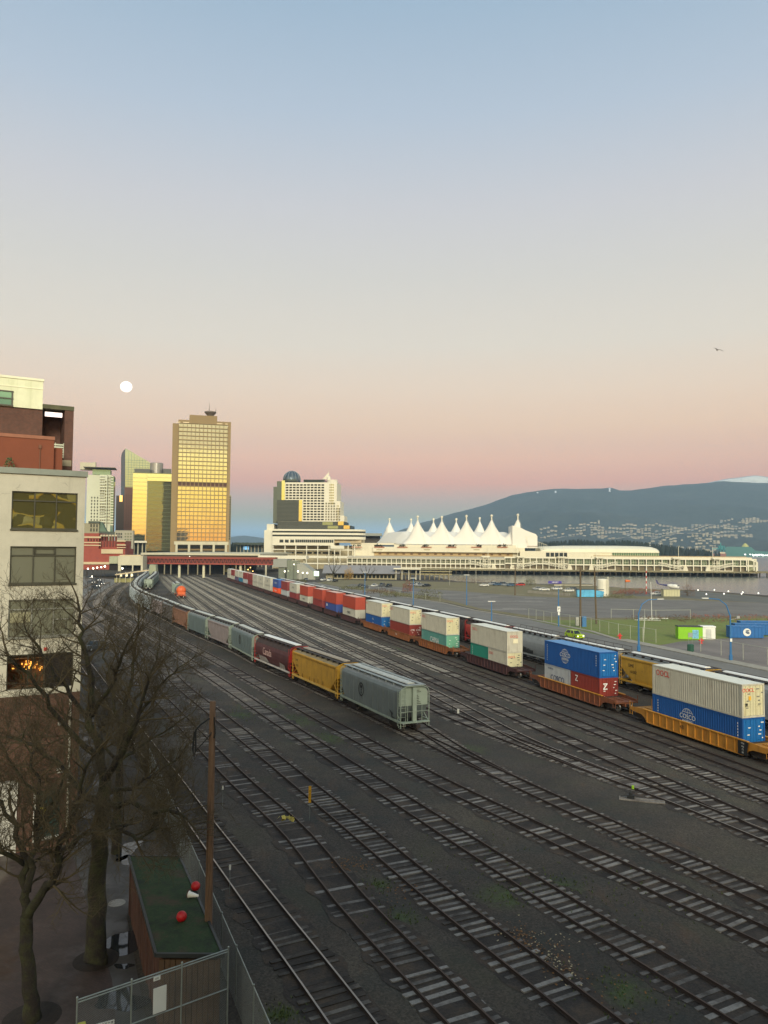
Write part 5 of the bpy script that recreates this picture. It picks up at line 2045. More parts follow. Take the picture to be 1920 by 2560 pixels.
pb = g(521, 2300, 2.68)
pole = thing('utility_pole', 'brown wooden utility pole with a black cable loop, rising beside the shed', 'utility pole', (pb.x, pb.y, 0))
top = at(532, 1753, pb.y)
m_ = MB()
tv = V((top.x - pb.x, 0, top.z))
m_.tube([tv * t for t in (0, .2, .4, .6, .8, .93, 1.0)], [.165, .155, .148, .14, .132, .128, .12], 14)
PW = NT('pole_wood')
_v = PW.coord('Object', (8, 8, .5))
_n = PW.noise(_v, 1.5, 6, .7)
_c = PW.ramp(_n, [(.3, C(62, 48, 38)), (.5, C(108, 84, 64)), (.7, C(128, 102, 80))])
PW.bump(_n, .5, .02)
m_.build('post', PW.done(_c, .85), pole, smooth=True)
m_ = MB()
for t, a in ((.97, 0), (.9, 1), (.83, 2), (.75, .5), (.62, 1.5), (.5, 0), (.38, 2)):
    c_ = tv * t
    m_.tube([c_ + V((-.16, 0, 0)), c_ + V((.16, 0, 0))], .02, 6)
m_.build('bolt', STEEL, pole)
m_ = MB()
A = tv * .95
lp = [A + V((-.1, -.1, -.1)), A + V((-.45, -.2, -.35)), A + V((-.62, -.25, -.55)), A + V((-.6, -.25, -1.3)), A + V((-.66, -.25, -1.65)), A + V((-.72, -.25, -1.3)), A + V((-.66, -.25, -.6))]
m_.tube(lp, .035, 6)
m_.tube([A + V((-.62, -.25, -1.4)), A + V((-.3, -.2, -1.05)), A + V((-.05, -.15, -.75)), A + V((.12, 0, -.45))], .025, 6)
m_.tube([A + V((.1, -.1, -.05)), A + V((.14, -.1, -.7)), A + V((.1, -.1, -.9))], .03, 6)
m_.build('cable', BLACKP, pole)

GALV = M('galvanised', C(150, 158, 152), .45, .5, var=.15, scale=3)
WIRE = M('chain_wire', C(130, 136, 132), .5, .4)


def chain_fence(label, pts, h=2.2, post_gap=3.0, mesh=.1, rails=(1.0,), r=.03, wire=.003, cat='fence', mat=None, name='chain_link_fence', group=None, wall=None, slats=True):
    """posts (each a part), rails and a woven wire panel along a polyline of ground points"""
    root = thing(name, label, cat, pts[0], 0, group)
    o = V(pts[0])
    mat = mat or GALV
    rl, wr = MB(), MB()
    posts = []
    for a, b_ in zip(pts, pts[1:]):
        L = (b_ - a).length
        n = max(1, round(L / post_gap))
        for i in range(n):
            posts.append(a.lerp(b_, i / n))
        for f in rails:
            rl.tube([a - o + V((0, 0, h * f)), b_ - o + V((0, 0, h * f))], r * .8, 6)
        d = (b_ - a) / L
        if mesh:
            k = int((L + h) / mesh)
            for i in range(k):
                for sg in (1, -1):
                    s0_, z0 = i * mesh - h, 0.0
                    s1_, z1 = s0_ + h, h
                    if s0_ < 0:
                        z0, s0_ = -s0_, 0
                    if s1_ > L:
                        z1, s1_ = h - (s1_ - L), L
                    if z1 <= z0:
                        continue
                    pa, pb_ = (s0_, z0), (s1_, z1)
                    if sg < 0:
                        pa, pb_ = (L - pa[0], pa[1]), (L - pb_[0], pb_[1])
                    A_, B_ = a - o + d * pa[0] + V((0, 0, pa[1])), a - o + d * pb_[0] + V((0, 0, pb_[1]))
                    wr.tube([A_, B_], wire, 3, cap=False)
    posts.append(pts[-1])
    pm = MB()
    pm.tube([(0, 0, 0), (0, 0, h + .08)], r, 8)
    pm.lathe([(r * 1.3, h + .06), (r * 1.3, h + .09), (.005, h + .12)], 8)
    me = pm.mesh('post', mat)
    for p in posts[:100]:
        put('post', me, root, p - o)
    if rl.f:
        rl.build('rail', mat, root)
    if wr.f:
        wr.build('wire_mesh', WIRE, root)
    return root


ga, gb = V((-10.4, 26.1, 0)), V((-5.75, 29.2 - .9, 0))
gb = g(571, 2373, 2.95)
gb.z = 0
ga = g(193, 2500, 2.95)
ga.z = 0
chain_fence('galvanised chain link gate with a white notice, across the path in front of the shed', [ga, gb], 2.95, 1.75, .06, (1.0, .97, .52, .03), .03, .003, 'gate', name='chain_link_gate')
fx = lambda y: V((-3.87 - .42 * (y - 26.6), y, 0))
chain_fence('galvanised chain link fence between the shed and the nearest track', [fx(20), fx(41.5), fx(60)], 2.2, 3.1, .09, (1.0,), .028, .003)
d = (gb - ga).normalized()
nrm_ = V((d.y, -d.x, 0))


def on_gate(px, py):
    r_ = ray(px, py)
    t = (ga - CAMP).dot(nrm_) / r_.dot(nrm_)
    return CAMP + r_ * t


def plate(name, label, cat, c, w, h, mat, words=None, thick=.012, tm=None):
    root = thing(name, label, cat, c, 0)
    m_ = MB()
    m_.obox(nrm_ * .05, d * (w / 2), V((0, 0, h / 2)), nrm_ * thick)
    m_.build('plate', mat, root)
    if words:
        text(words, h * .62, tm or BLACKP, root, nrm_ * (.05 + thick + .003), d, SZ)
    return root


SIGNW = M('sign_white', C(206, 210, 204), .5, var=.04)
plate('notice_board', 'blank white notice board wired to the chain link gate', 'sign', on_gate(398, 2497), .47, .86, SIGNW)
plate('number_plate', 'small white plate with dark figures on top of the gate', 'sign', on_gate(391, 2444), .24, .14, SIGNW, '600')
c = g(250, 2600)
cr = thing('plastic_crate', 'white lattice crate beside a yellow lid behind the gate', 'crate', at(250, 2552, 27.0) - V((0, 0, .35)), .5)
m_ = MB()
for i in range(9):
    m_.box(-.42 + i * .1, -.38 + i * .1, -.3, -.27, 0, .42)
for i in range(5):
    m_.box(-.42, .42, -.305, -.265, i * .1, i * .1 + .03)
m_.box(-.42, .42, -.26, .3, 0, .03)
m_.build('lattice', WHITEP, cr)
m_ = MB()
m_.box(-.75, -.46, -.3, .1, .1, .42)
m_.build('lid', M('yellow_lid', C(190, 186, 60), .6), cr)

# ---------------------------------------------------------------- trackside odds and ends
p = g(774, 2050)
mk = thing('marker_post', 'thin post with a tall yellow board between the tracks', 'marker post', p)
m_ = MB()
m_.tube([(0, 0, 0), (0, 0, 2.2)], .018, 6)
m_.build('post', GALV, mk)
m_ = MB()
m_.box(-.085, .085, -.035, -.02, 1.12, 2.2)
m_.build('board', M('marker_yellow', C(214, 160, 32), .5, var=.1), mk)
text('4\n3\n2\n1', .18, BLACKP, mk, (0, -.038, 1.6), (1, 0, 0), SZ)
for px, py, bx, by, lb in ((573, 2168, 574, 2238, 'thin stake with a small white plate inside the nearest track'), (554, 1969, 556, 2026, 'thin stake with a small white plate past the utility pole')):
    p = g(bx, by)
    z = zat(px, py, p.y)
    st = thing('marker_stake', lb, 'marker stake', p, 0, 'marker stakes by the nearest track')
    m_ = MB()
    m_.tube([(0, 0, 0), (0, 0, z + .1)], .012, 5)
    m_.build('stake', GALV, st)
    m_ = MB()
    m_.box(-.05, .05, -.03, -.015, z - .13, z + .13)
    m_.build('plate', WHITEP, st)
p = g(718, 2057)
rg = MB()
rr = random.Random(2)
for i in range(14):
    c_ = V((rr.gauss(0, .16), rr.gauss(0, .14), .1 + rr.uniform(0, .16)))
    u_ = V((rr.gauss(0, 1), rr.gauss(0, 1), rr.gauss(0, .6))).normalized() * rr.uniform(.1, .22)
    w_ = u_.orthogonal().normalized() * rr.uniform(.08, .18)
    rg.quad(c_ - u_, c_ - w_, c_ + u_ + V((0, 0, .05)), c_ + w_)
tag(rg.build('crumpled_rag', M('pale_yellow_rag', C(196, 180, 92), .8, var=.2, scale=6), loc=(p.x, p.y, .1)), 'crumpled pale yellow rag draped over a rail', 'rag')
p = g(1577, 1999)
sw = thing('switch_stand', 'low black switch stand with a green target on long ties', 'switch stand', p, -.32)
m_ = MB()
m_.box(-.25, .25, -.18, .18, .1, .34)
m_.lathe([(.12, .34), (.09, .5), (.04, .62)], 10)
m_.tube([(-.1, -.1, .3), (-.7, -.12, .2)], .03, 6)
m_.build('base', BLACKP, sw)
m_ = MB()
m_.tube([(.15, 0, .3), (.15, 0, .9)], .02, 6)
m_.build('spindle', STEEL, sw)
m_ = MB()
m_.box(.07, .23, -.012, .012, .75, 1.02)
m_.build('target', M('lime_target', C(150, 196, 40), .5), sw)
m_ = MB()
for y in (-.2, .22):
    m_.box(-.8, 2.3, y - .11, y + .11, .0, .09)
m_.build('tie', TIE, sw)
p = g(1131, 1783)
sw = thing('switch_stand', 'dark switch stand with a white lamp beside the first grey hopper', 'switch stand', p, -.32)
m_ = MB()
m_.box(-.25, .25, -.18, .18, .05, .34)
m_.tube([(0, 0, .3), (0, 0, .8)], .03, 6)
m_.build('base', BLACKP, sw)
m_ = MB()
m_.box(.55, .75, -.1, .1, .05, .5)
m_.build('lamp_case', M('white_case', C(200, 200, 190), .5), sw)
# ---------------------------------------------------------------- the city beyond the yard
class Blk:
    """a building laid out in its own frame: x along the front, y away from the viewer's side, z up"""
    def __init__(s, name, label, px, depth, yaw, cat='building', py=1372, group=None):
        o = at(px, py, depth)
        s.o = V((o.x, o.y, 0))
        s.rz = math.radians(yaw)
        s.X = V((math.cos(s.rz), math.sin(s.rz), 0))
        s.N = V((-math.sin(s.rz), math.cos(s.rz), 0))
        s.root = thing(name, label, cat, s.o, s.rz, group)

    def f(s, px, py, yo=0.0):
        d = ray(px, py)
        t = (s.o + s.N * yo - CAMP).dot(s.N) / d.dot(s.N)
        p = CAMP + d * t - s.o
        return p.dot(s.X), p.z

    def rect(s, l, r, t, b, yo=0.0):
        m = (t + b) / 2
        x0, x1 = s.f(l, m, yo)[0], s.f(r, m, yo)[0]
        c = (l + r) / 2
        return x0, x1, s.f(c, b, yo)[1], s.f(c, t, yo)[1]

    def box(s, mb, l, r, t, b, y0=0.0, y1=10.0, zb=None):
        x0, x1, z0, z1 = s.rect(l, r, t, b, y0)
        mb.box(x0, x1, y0, y1, z0 if zb is None else zb, z1)
        return x0, x1, z0, z1

    def part(s, name, mat, *boxes, smooth=False):
        mb = MB()
        for b in boxes:
            s.box(mb, *b)
        return mb.build(name, mat, s.root)

    def win(s, l, r, t, b, cols, rows, fw, fh, mat, yo=0.0, name='window', limit=100, skip=None, depth=.16):
        x0, x1, z0, z1 = s.rect(l, r, t, b, yo)
        pu, pv = (x1 - x0) / cols, (z1 - z0) / rows
        win_grid(s.root, (x0, yo, z0), (1, 0, 0), (0, 0, 1), cols, rows, pu, pv, pu * fw, pv * fh, mat, name, depth, limit, skip)
        return x0, x1, z0, z1, pu, pv


CONC = M('pale_concrete', C(196, 190, 164), .85, var=.08, scale=.12, stain=C(160, 152, 126), amt=.35)
CONCW = M('white_concrete', C(222, 217, 196), .8, var=.05, scale=.1, stain=C(188, 180, 152), amt=.3)
TAN = M('tan_precast', C(146, 124, 84), .8, var=.05, scale=.1)
TOWERGL = GL('gold_mirror_glass', (.86, .84, .66, 1), .02, 1.0, .03)
DKGL = GL('dark_window', C(40, 42, 38), .1, .05)
SMOKE = GL('smoke_glass', C(120, 122, 112), .05, .6)
for m_ in (DKGL,):
    m_.node_tree.nodes['Principled BSDF'].inputs['Specular IOR Level'].default_value = .15
BLUEGL = GL('teal_mirror_glass', (.52, .60, .62, 1), .03, 1.0, .04)
GREENGL = GL('green_mirror_glass', (.34, .37, .24, 1), .04, 1.0, .12)  # dark green tint stands in for a reflected building
YELGL = GL('yellow_mirror_glass', (.86, .92, .74, 1), .03, 1.0, .03)
LAMPW = EM('warm_lamp', (1, .93, .72, 1), 4.0)
LAMPO = EM('orange_lamp', (1, .55, .16, 1), 4.0)
BROWNB = M('brown_panel', C(104, 74, 60), .75, var=.12, scale=.2)
REDB = M('station_red', C(150, 74, 60), .85, var=.12, scale=.3)
CREAM = M('station_cream', C(196, 178, 144), .85, var=.1, scale=.3)

# tall office tower with the gold windows
t = Blk('office_tower', 'tall tan office tower with gold mirrored windows and a saucer lookout on its roof', 440, 620, 15)
x0, x1, z0, z1 = t.rect(440, 571, 1052, 1388)
W_ = x1 - x0
mb = MB()
mb.box(0, W_, 1.2, 34, 0, z1 - 4)
mb.build('core', TAN, t.root)
zt, zb = t.f(505, 1056)[1], t.f(505, 1353)[1]
wl, wr_ = t.f(444.7, 1200)[0], t.f(567.6, 1200)[0]
pu, pv = (wr_ - wl) / 12, (t.f(505, 1059.5)[1] - zb) / 28
mb = MB()
mb.box(-.2, wl - .05, -.5, 1.2, 0, z1)
mb.box(wr_ + .05, W_ + .2, -.5, 1.2, 0, z1)
mb.box(wl - .05, wr_ + .05, -.5, 1.2, t.f(505, 1060)[1], z1)
for i in range(1, 12):
    mb.box(wl + pu * i - pu * .08, wl + pu * i + pu * .08, -.35, 1.15, zb, zt)
for j in range(0, 29):
    mb.box(wl - .05, wr_ + .05, -.3, 1.1, zb + pv * j - pv * .09, zb + pv * j + pv * .09)
mb.box(-4.6, -.2, .4, 33, 0, z1 - 3)
mb.build('frame', TAN, t.root)
win_grid(t.root, (wl, .9, zb), (1, 0, 0), (0, 0, 1), 12, 28, pu, pv, pu * .86, pv * .84, TOWERGL, depth=.1, skip=lambda i, j: j == 13)
mb = MB()
for i in range(12):
    mb.box(wl + pu * (i + .13), wl + pu * (i + .87), .6, .95, zb + pv * 13.1, zb + pv * 13.9)
mb.build('louvre', M('brown_louvre', C(92, 64, 52), .8), t.root)
mb = MB()
for i in range(12):
    for q_ in (.333, .667):
        mb.box(wl + pu * (i + q_) - .07, wl + pu * (i + q_) + .07, .78, .9, zb, zt)
mb.build('mullion', TAN, t.root)
t.part('roof_house', TAN, (474, 543, 1038.5, 1053, 6, 20))
mb = MB()
xs_, zs_ = t.f(526, 1034, 10)
rs = t.f(541, 1030, 10)[0] - xs_
zz = [t.f(526, y, 10)[1] for y in (1040, 1038, 1032, 1029.5, 1028)]
mb.lathe([(rs * .55, zz[0]), (rs * .62, zz[1]), (rs * 1.0, zz[2]), (rs * .98, zz[3]), (rs * .5, zz[4])], 24, (xs_, 10, 0))
mb.build('lookout', M('lookout_grey', C(112, 100, 88), .5, var=.15, scale=.3), t.root, smooth=False)
mb = MB()
mb.tube([(xs_ - 1, 10, zz[4]), (xs_ - 1, 10, t.f(526, 1007, 10)[1])], [.25, .08], 6)
mb.tube([(xs_ + rs * .9, 10, zz[3]), (xs_ + rs * .9, 10, t.f(526, 1020, 10)[1])], [.2, .08], 6)
mb.build('antenna', STEEL, t.root)
mb = MB()
for l, r in ((443, 451), (458, 473), (542, 556), (563, 569)):
    x_, _, za, zc = t.rect(l, r, 1054.5 + (l - 440) * .04, 1056.5 + (l - 440) * .04)
    mb.box(x_, _, -.56, -.5, za, zc)
mb.build('roof_slot', M('slot_cream', C(230, 210, 170), .6), t.root)  # plain cream boxes along the roof edge
mb = MB()
for i in range(4):
    a, b_ = wl + (wr_ - wl) * (i + .04) / 4, wl + (wr_ - wl) * (i + .9) / 4
    mb.box(a, b_, -.1, .4, t.f(505, 1371)[1], t.f(505, 1364)[1])
    mb.box(a, b_, -.1, .4, t.f(505, 1383)[1], t.f(505, 1376)[1])
mb.build('lobby_window', DKGL, t.root)
mb = MB()
for i in range(5):
    a = wl + (wr_ - wl) * i / 4
    mb.box(a - .9, a + .9, -1.2, 0, 0, t.f(505, 1362)[1])
mb.box(wl - 2, wr_ + 2, -1.1, 0, t.f(505, 1362)[1], t.f(505, 1354)[1])
mb.build('lobby_column', CONC, t.root)

s = Blk('dark_tower', 'slim dark tower edge just showing past the gold windowed tower', 571, 760, 15)
s.part('wall', CONC, (566, 577.2, 1238, 1385, 0, 20))
s.win(571, 577, 1240, 1350, 1, 18, .7, .6, DKGL, -.15)

# glass tower with the raked top
s = Blk('sail_tower', 'tall blue green glass tower with a slanted curved top', 313, 780, 15)
mb = MB()
pf = [s.f(x, y) for x, y in ((313, 1400), (375, 1400), (375, 1156), (345, 1139), (324, 1126), (313, 1121))]
mb.prism([(x, 0, z) for x, z in pf], (0, 30, 0))
mb.build('glass_front', BLUEGL, s.root)
mb = MB()
for yy in range(1150, 1300, 6):
    a = s.f(313, yy)
    b_ = s.f(375, yy)
    mb.box(a[0] + .2, b_[0] - .2, -.25, -.02, a[1] - .12, a[1] + .12)
for xx in range(318, 375, 7):
    a = s.f(xx, 1300)
    top_ = s.f(xx, 1122 + max(0, (xx - 318)) * .56 + 6)[1]
    mb.box(a[0] - .12, a[0] + .12, -.22, -.02, 20, top_)
mb.build('mullion', M('teal_mullion', C(84, 110, 104), .5), s.root)
mb = MB()
pf = [s.f(x, y) for x, y in ((313, 1400), (313, 1121), (308, 1124), (303, 1131), (301, 1142), (301, 1400))]
pl = []
for x, z in pf:
    pl.append((x, (pf[0][0] - x) * 1.3, z))
mb.prism(pl, (3, 24, 0))
mb.build('glass_side', GL('dim_face_glass', (.20, .25, .26, 1), .05, .8), s.root)  # darker copy of the glass paints in this face's dim reflection

s = Blk('drum_tower', 'grey tower with a round drum on its roof behind the yellow glass block', 390, 760, 15)
mb = MB()
cx, cz = s.f(391, 1160)
r_ = s.f(408, 1160)[0] - cx
mb.lathe([(r_, 0), (r_, s.f(391, 1156)[1]), (r_ * .9, s.f(391, 1155)[1])], 26, (cx, 10, 0))
mb.build('drum', M('drum_metal', C(164, 160, 150), .35, .5, var=.06), s.root)
s.part('plant_room', M('louvre_grey', C(98, 98, 88), .7), (336, 376, 1172, 1195, 0, 14), (408, 428, 1172, 1195, 2, 14))

s = Blk('brown_tower', 'stepped brown brick tower with one glowing orange window', 311, 700, 15)
s.part('wall', BROWNB, (309.5, 331, 1218, 1380, 0, 20))
s.part('side_wing', M('dark_brown_panel', C(70, 60, 52), .75, var=.15), (289, 309.4, 1239, 1380, 2, 22))
s.part('glowing_window', EM('orange_glow', (1, .5, .12, 1), 1.3), (299, 306, 1238.5, 1254, 1.6, 2))  # this window carries its own orange emission
s.win(313, 330, 1236, 1320, 3, 14, .35, .4, DKGL, -.08)
s.win(290, 309, 1262, 1322, 4, 10, .5, .35, GL('bronze_glass', C(120, 100, 80), .1, .4), 1.9)

# yellow glass office block: bright upper bar and column round a darker glass volume
s = Blk('glass_office', 'yellow mirrored glass office block wrapped round a darker green glass volume', 331, 640, 15)
s.part('bright_glass', YELGL, (331, 366.5, 1183, 1352, 0, 22), (366.5, 432, 1183, 1203, 0, 22))
mb = MB()
zz = [s.f(350, y)[1] for y in range(1195, 1352, 10)]
a, b_ = s.f(331, 1270)[0], s.f(366.5, 1270)[0]
for z in zz:
    mb.box(a, b_, -.2, 0, z - .12, z + .12)
c_ = s.f(432, 1190)[0]
mb.box(a, c_, -.25, -.02, s.f(380, 1184)[1], s.f(380, 1182)[1])
mb.box(b_, c_, -.25, -.02, s.f(400, 1194)[1] - .1, s.f(400, 1194)[1] + .1)
mb.build('floor_line', M('olive_mullion', C(110, 112, 62), .5), s.root)
s.part('soffit', CONCW, (329, 367, 1352, 1357, -1, 22))
mb = MB()
zz = [s.f(400, y)[1] for y in (1203, 1378)]
mb.quad((b_ + .3, .8, zz[1]), (c_ - .2, 3.2, zz[1]), (c_ - .2, 3.2, zz[0]), (b_ + .3, .8, zz[0]))
mb.build('dark_glass', GREENGL, s.root)
mb = MB()
n_ = 26
for i in range(n_ + 1):
    x = b_ + .3 + (c_ - b_ - .5) * i / n_
    y = .8 + 2.4 * i / n_
    mb.box(x - .07, x + .07, y - .25, y - .02, zz[1], zz[0])
for k in range(1, 18):
    z = zz[1] + (zz[0] - zz[1]) * k / 18
    mb.bar((b_ + .3, .66, z), (c_ - .2, 3.06, z), .1, .2)
mb.build('mullion', M('green_mullion', C(120, 128, 90), .5), s.root)
s.part('lobby', DKGL, (333, 366, 1357, 1385, 4, 20), (366, 430, 1378, 1388, 4, 20))
mb = MB()
for x in (335, 345, 356, 365):
    q = s.f(x, 1370, 3)[0]
    mb.tube([(q, 3, 0), (q, 3, s.f(x, 1356, 3)[1])], .5, 8)
mb.build('column', CONC, s.root)

# residential tower
s = Blk('apartment_tower', 'pale apartment tower with balconies and a thin flat roof blade', 225, 600, 15)
s.part('wall', M('pale_tower_wall', C(200, 202, 178), .8, var=.05, scale=.1), (215, 247, 1187, 1420, 0, 18), (247, 266, 1187, 1420, -2, 18), (266, 276, 1187, 1420, 1, 18))
s.part('corner_glass', GL('pale_teal_glass', C(150, 176, 160), .08, .5), (276, 282.5, 1190, 1420, .5, 14), (231, 276, 1174, 1187, 1.5, 14))
s.part('roof_blade', M('blade', C(118, 112, 100), .6), (208, 288, 1167.3, 1168.6, -4, 16))
s.part('penthouse', CONC, (200, 232, 1156, 1174, 4, 12), (232, 239, 1155, 1174, 4, 10))
s.win(225, 247, 1240, 1312, 3, 9, .36, .5, DKGL, -.1)
s.win(249, 266, 1200, 1312, 3, 14, .6, .5, SMOKE, -2.1)
s.win(267, 276, 1192, 1312, 2, 15, .55, .5, SMOKE, .9)
mb = MB()
for k in range(19):
    y = 1190 + k * 6.7
    a, b_, z_, _z = s.rect(276, 283.5, y, y + 2.4, .3)
    mb.box(a, b_, -.6, .5, z_, _z)
    a, b_, z_, _z = s.rect(249, 262, y, y + 1.6, -3)
    mb.box(a, b_, -3.2, -2, z_, _z)
mb.build('balcony', M('balcony_white', C(206, 208, 190), .7), s.root)

# old hotel with green roof, grey office, station
s = Blk('old_hotel', 'old cream stone hotel with a green copper roof', 222, 560, 15)
s.part('wall', M('old_stone', C(150, 144, 118), .85, var=.1, scale=.2), (205, 247, 1308, 1400, 0, 16))
s.win(224, 246, 1309, 1330, 3, 2, .4, .75, DKGL, -.1)
mb = MB()
a, b_, z_, _z = s.rect(247, 283, 1306, 1332, 2)
mb.prism([(a, 2, z_), (b_, 2, z_), (b_ - 5, 2, z_ + 1.5), (a + 2, 2, _z), (a, 2, _z + .5)], (0, 14, 0))
mb.build('roof', M('copper_green', C(96, 116, 98), .8, var=.15, scale=.3), s.root)
s.part('cornice', M('dark_cornice', C(76, 82, 70), .8), (221, 249, 1303, 1308, -.8, 16), (247, 300, 1329, 1336, -.6, 14))
s = Blk('grey_office', 'low grey stone office with a grid of pale framed windows', 288, 540, 15)
s.part('wall', M('grey_stone', C(158, 154, 136), .85, var=.08, scale=.2), (286, 333, 1326, 1400, 0, 14))
s.win(289, 306, 1331, 1346, 3, 2, .6, .55, DKGL, -.1)
s.win(310, 330, 1331, 1374, 3, 6, .6, .5, GL('pale_glass', C(140, 150, 132), .1, .4), -.1)
s = Blk('station_hall', 'red brick and cream banded station building with a row of arched gables', 215, 430, 8)
s.part('wall', REDB, (205, 312, 1372, 1424, 0, 26), (205, 247, 1333, 1372, 0, 22), (247, 312, 1352, 1372, 3, 22))
s.part('cream_band', CREAM, (205, 252, 1341, 1345, -.4, 0), (205, 252, 1355, 1357.5, -.4, 0), (205, 252, 1362, 1364.5, -.4, 0), (253, 307, 1373, 1384, -.8, 4), (205, 313, 1405, 1411, -.6, 0), (292, 314, 1351, 1354, 1.5, 3), (292, 314, 1361, 1364, 1.5, 3), (292, 314, 1368, 1370, 1.5, 3))
mb = MB()
for i in range(6):
    px = 250 + i * 7.3
    a, b_, z_, _z = s.rect(px, px + 6.2, 1332, 1340, 1)
    c_ = (a + b_) / 2
    w_ = (b_ - a) / 2
    pts = [(c_ + w_ * math.cos(th) * .9, 1, z_ + w_ * math.sin(th) * 1.2) for th in [PI * k / 8 for k in range(9)]]
    mb.prism([(a, 1, z_ - .2)] + [(x, y, z) for x, y, z in pts[::-1]] + [(b_, 1, z_ - .2)], (0, 12, 0))
mb.build('arched_gable', M('arch_cream', C(190, 176, 148), .8), s.root)
mb = MB()
for i in range(6):
    px = 251 + i * 7.3
    a, b_, z_, _z = s.rect(px, px + 3.6, 1340, 1366, 2.2)
    mb.box(a, b_, 2.2, 4, z_, _z)
mb.build('pier', M('dark_station_red', C(112, 58, 48), .85), s.root)
s.win(217, 246, 1346, 1354, 4, 1, .4, .8, DKGL, -.06)
s = Blk('station_block', 'plain cream concrete block with an open ground floor beside the red footbridge', 296, 420, 8)
s.part('wall', CONC, (295, 357, 1390, 1413, 0, 14), (295, 302, 1413, 1428, 0, 14), (330, 333, 1413, 1428, 0, 1), (352, 357, 1413, 1428, 0, 14))
s.part('opening', DARKI, (302, 352, 1413.2, 1427, 5, 13))  # solid dark box stands in for shade inside the open ground floor
s.part('roof_edge', CREAM, (299, 352, 1387.5, 1390, 2, 12))
s.part('annex', M('annex_green', C(164, 166, 138), .8), (273, 294.5, 1391, 1409, 1, 12))
s.part('annex_base', DARKI, (273, 294.5, 1409.3, 1426, 3, 11))
s = Blk('platform_canopy', 'long low platform canopy with bright sign boxes', 290, 372, 14)
mb = MB()
a = s.f(288, 1437)
b_ = s.f(372, 1425.5)
mb.obox(((a[0] + b_[0]) / 2, 2, (a[1] + b_[1]) / 2), ((b_[0] - a[0]) / 2, 0, (b_[1] - a[1]) / 2), (0, 2.6, 0), (0, 0, .25))
mb.build('roof', CREAM, s.root)
mb = MB()
for px in (292, 300, 314, 327, 345, 360):
    q = s.f(px, 1440, 2)[0]
    mb.tube([(q, 2, 0), (q, 2, 4.6 + (px - 292) * .022)], .15, 6)
mb.build('post', CONC, s.root)
for px in (302, 316, 329):
    mb = MB()
    a, b_, z_, _z = s.rect(px - 2, px + 3, 1434, 1441, 1)
    mb.box(a, b_, 1, 1.3, z_, _z)
    mb.build('sign_box', EM('sign_light', (1, .9, .55, 1), .8), s.root)
s.part('platform', M('platform_edge', C(150, 146, 96), .8), (286, 372, 1446, 1449, 4, 8, 0))

# footbridge
s = Blk('footbridge', 'long red steel truss footbridge across the railway yard', 357, 440, -3)
L_ = s.f(690, 1402)[0]
zt, zb = s.f(500, 1395)[1], s.f(500, 1410)[1]
RSTEEL = M('bridge_red', C(150, 66, 52), .6, var=.12, scale=.3)
mb = MB()
for y in (0, 4.5):
    mb.box(0, L_, y - .2, y + .2, zt - .5, zt + .25)
    mb.box(0, L_, y - .2, y + .2, zb - .25, zb + .45)
    n_ = 34
    for i in range(n_):
        a, b_ = L_ * i / n_, L_ * (i + 1) / n_
        c_ = (a + b_) / 2
        mb.bar((a, y, zb), (c_, y, zt), .22)
        mb.bar((c_, y, zt), (b_, y, zb), .22)
mb.build('truss', RSTEEL, s.root)
mb = MB()
mb.box(0, L_, .3, 4.2, zb - .1, zb + .2)
mb.box(0, L_, .9, 3.6, zb + .3, zt - .4)
mb.build('walkway', M('bridge_dark_red', C(88, 44, 38), .7, var=.2, scale=.3), s.root)
mb = MB()
mb.box(-.5, L_, -.6, 5, zt + .3, zt + .7)
mb.build('roof', M('bridge_roof', C(140, 76, 62), .7, var=.1, scale=.3), s.root)
for px in (448, 509, 601):
    mb = MB()
    q = s.f(px, 1425, 2)[0]
    mb.tube([(q, 2.2, 0), (q, 2.2, zb - .2)], .75, 10)
    mb.build('pier', M('pier_white', C(206, 200, 170), .8), s.root)

# plaza deck over the tracks with its dark undercroft
s = Blk('plaza_deck', 'concrete plaza deck over the tracks with a dark undercroft and white columns', 360, 480, -2)
mb = MB()
s.box(mb, 352, 650, 1383, 1388, 0, 130)
s.box(mb, 357, 640, 1389, 1409, 6, 130)
mb.build('deck', CONC, s.root)
mb = MB()
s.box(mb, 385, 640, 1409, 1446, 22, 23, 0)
mb.build('undercroft_dark', DARKI, s.root)  # dark sheet painted in as the shade under the deck
mb = MB()
for px in (411, 427, 470, 494, 525, 560, 590, 612):
    q, _ = s.f(px, 1430, 8)
    mb.tube([(q, 8, 0), (q, 8, s.f(px, 1408, 8)[1])], .4, 8)
mb.build('column', M('dull_column', C(150, 142, 116), .85), s.root)  # columns in one dull tan colour
mb = MB()
for px in (560, 578, 596, 615):
    a, b_, z_, _z = s.rect(px, px + 12, 1414, 1430, 20)
    mb.box(a, b_, 20, 21, z_, _z)
mb.build('olive_box', M('olive_bay', C(150, 146, 104), .8), s.root)  # bays drawn as plain olive boxes
s = Blk('yard_hut', 'small pale hut with sloped walls at the far end of the yard', 377, 400, 0)
mb = MB()
q = s.f(380, 1430)
w_ = s.f(391, 1430)[0] - s.f(369, 1430)[0]
mb.loft([[(q[0] - w_ / 2, 0, 0), (q[0] + w_ / 2, 0, 0), (q[0] + w_ / 2, 5, 0), (q[0] - w_ / 2, 5, 0)], [(q[0] - w_ * .32, .5, 8.2), (q[0] + w_ * .36, .5, 8.2), (q[0] + w_ * .36, 4, 8.2), (q[0] - w_ * .32, 4, 8.2)]])
mb.build('wall', M('hut_green', C(150, 154, 128), .8, var=.15, scale=.4), s.root)

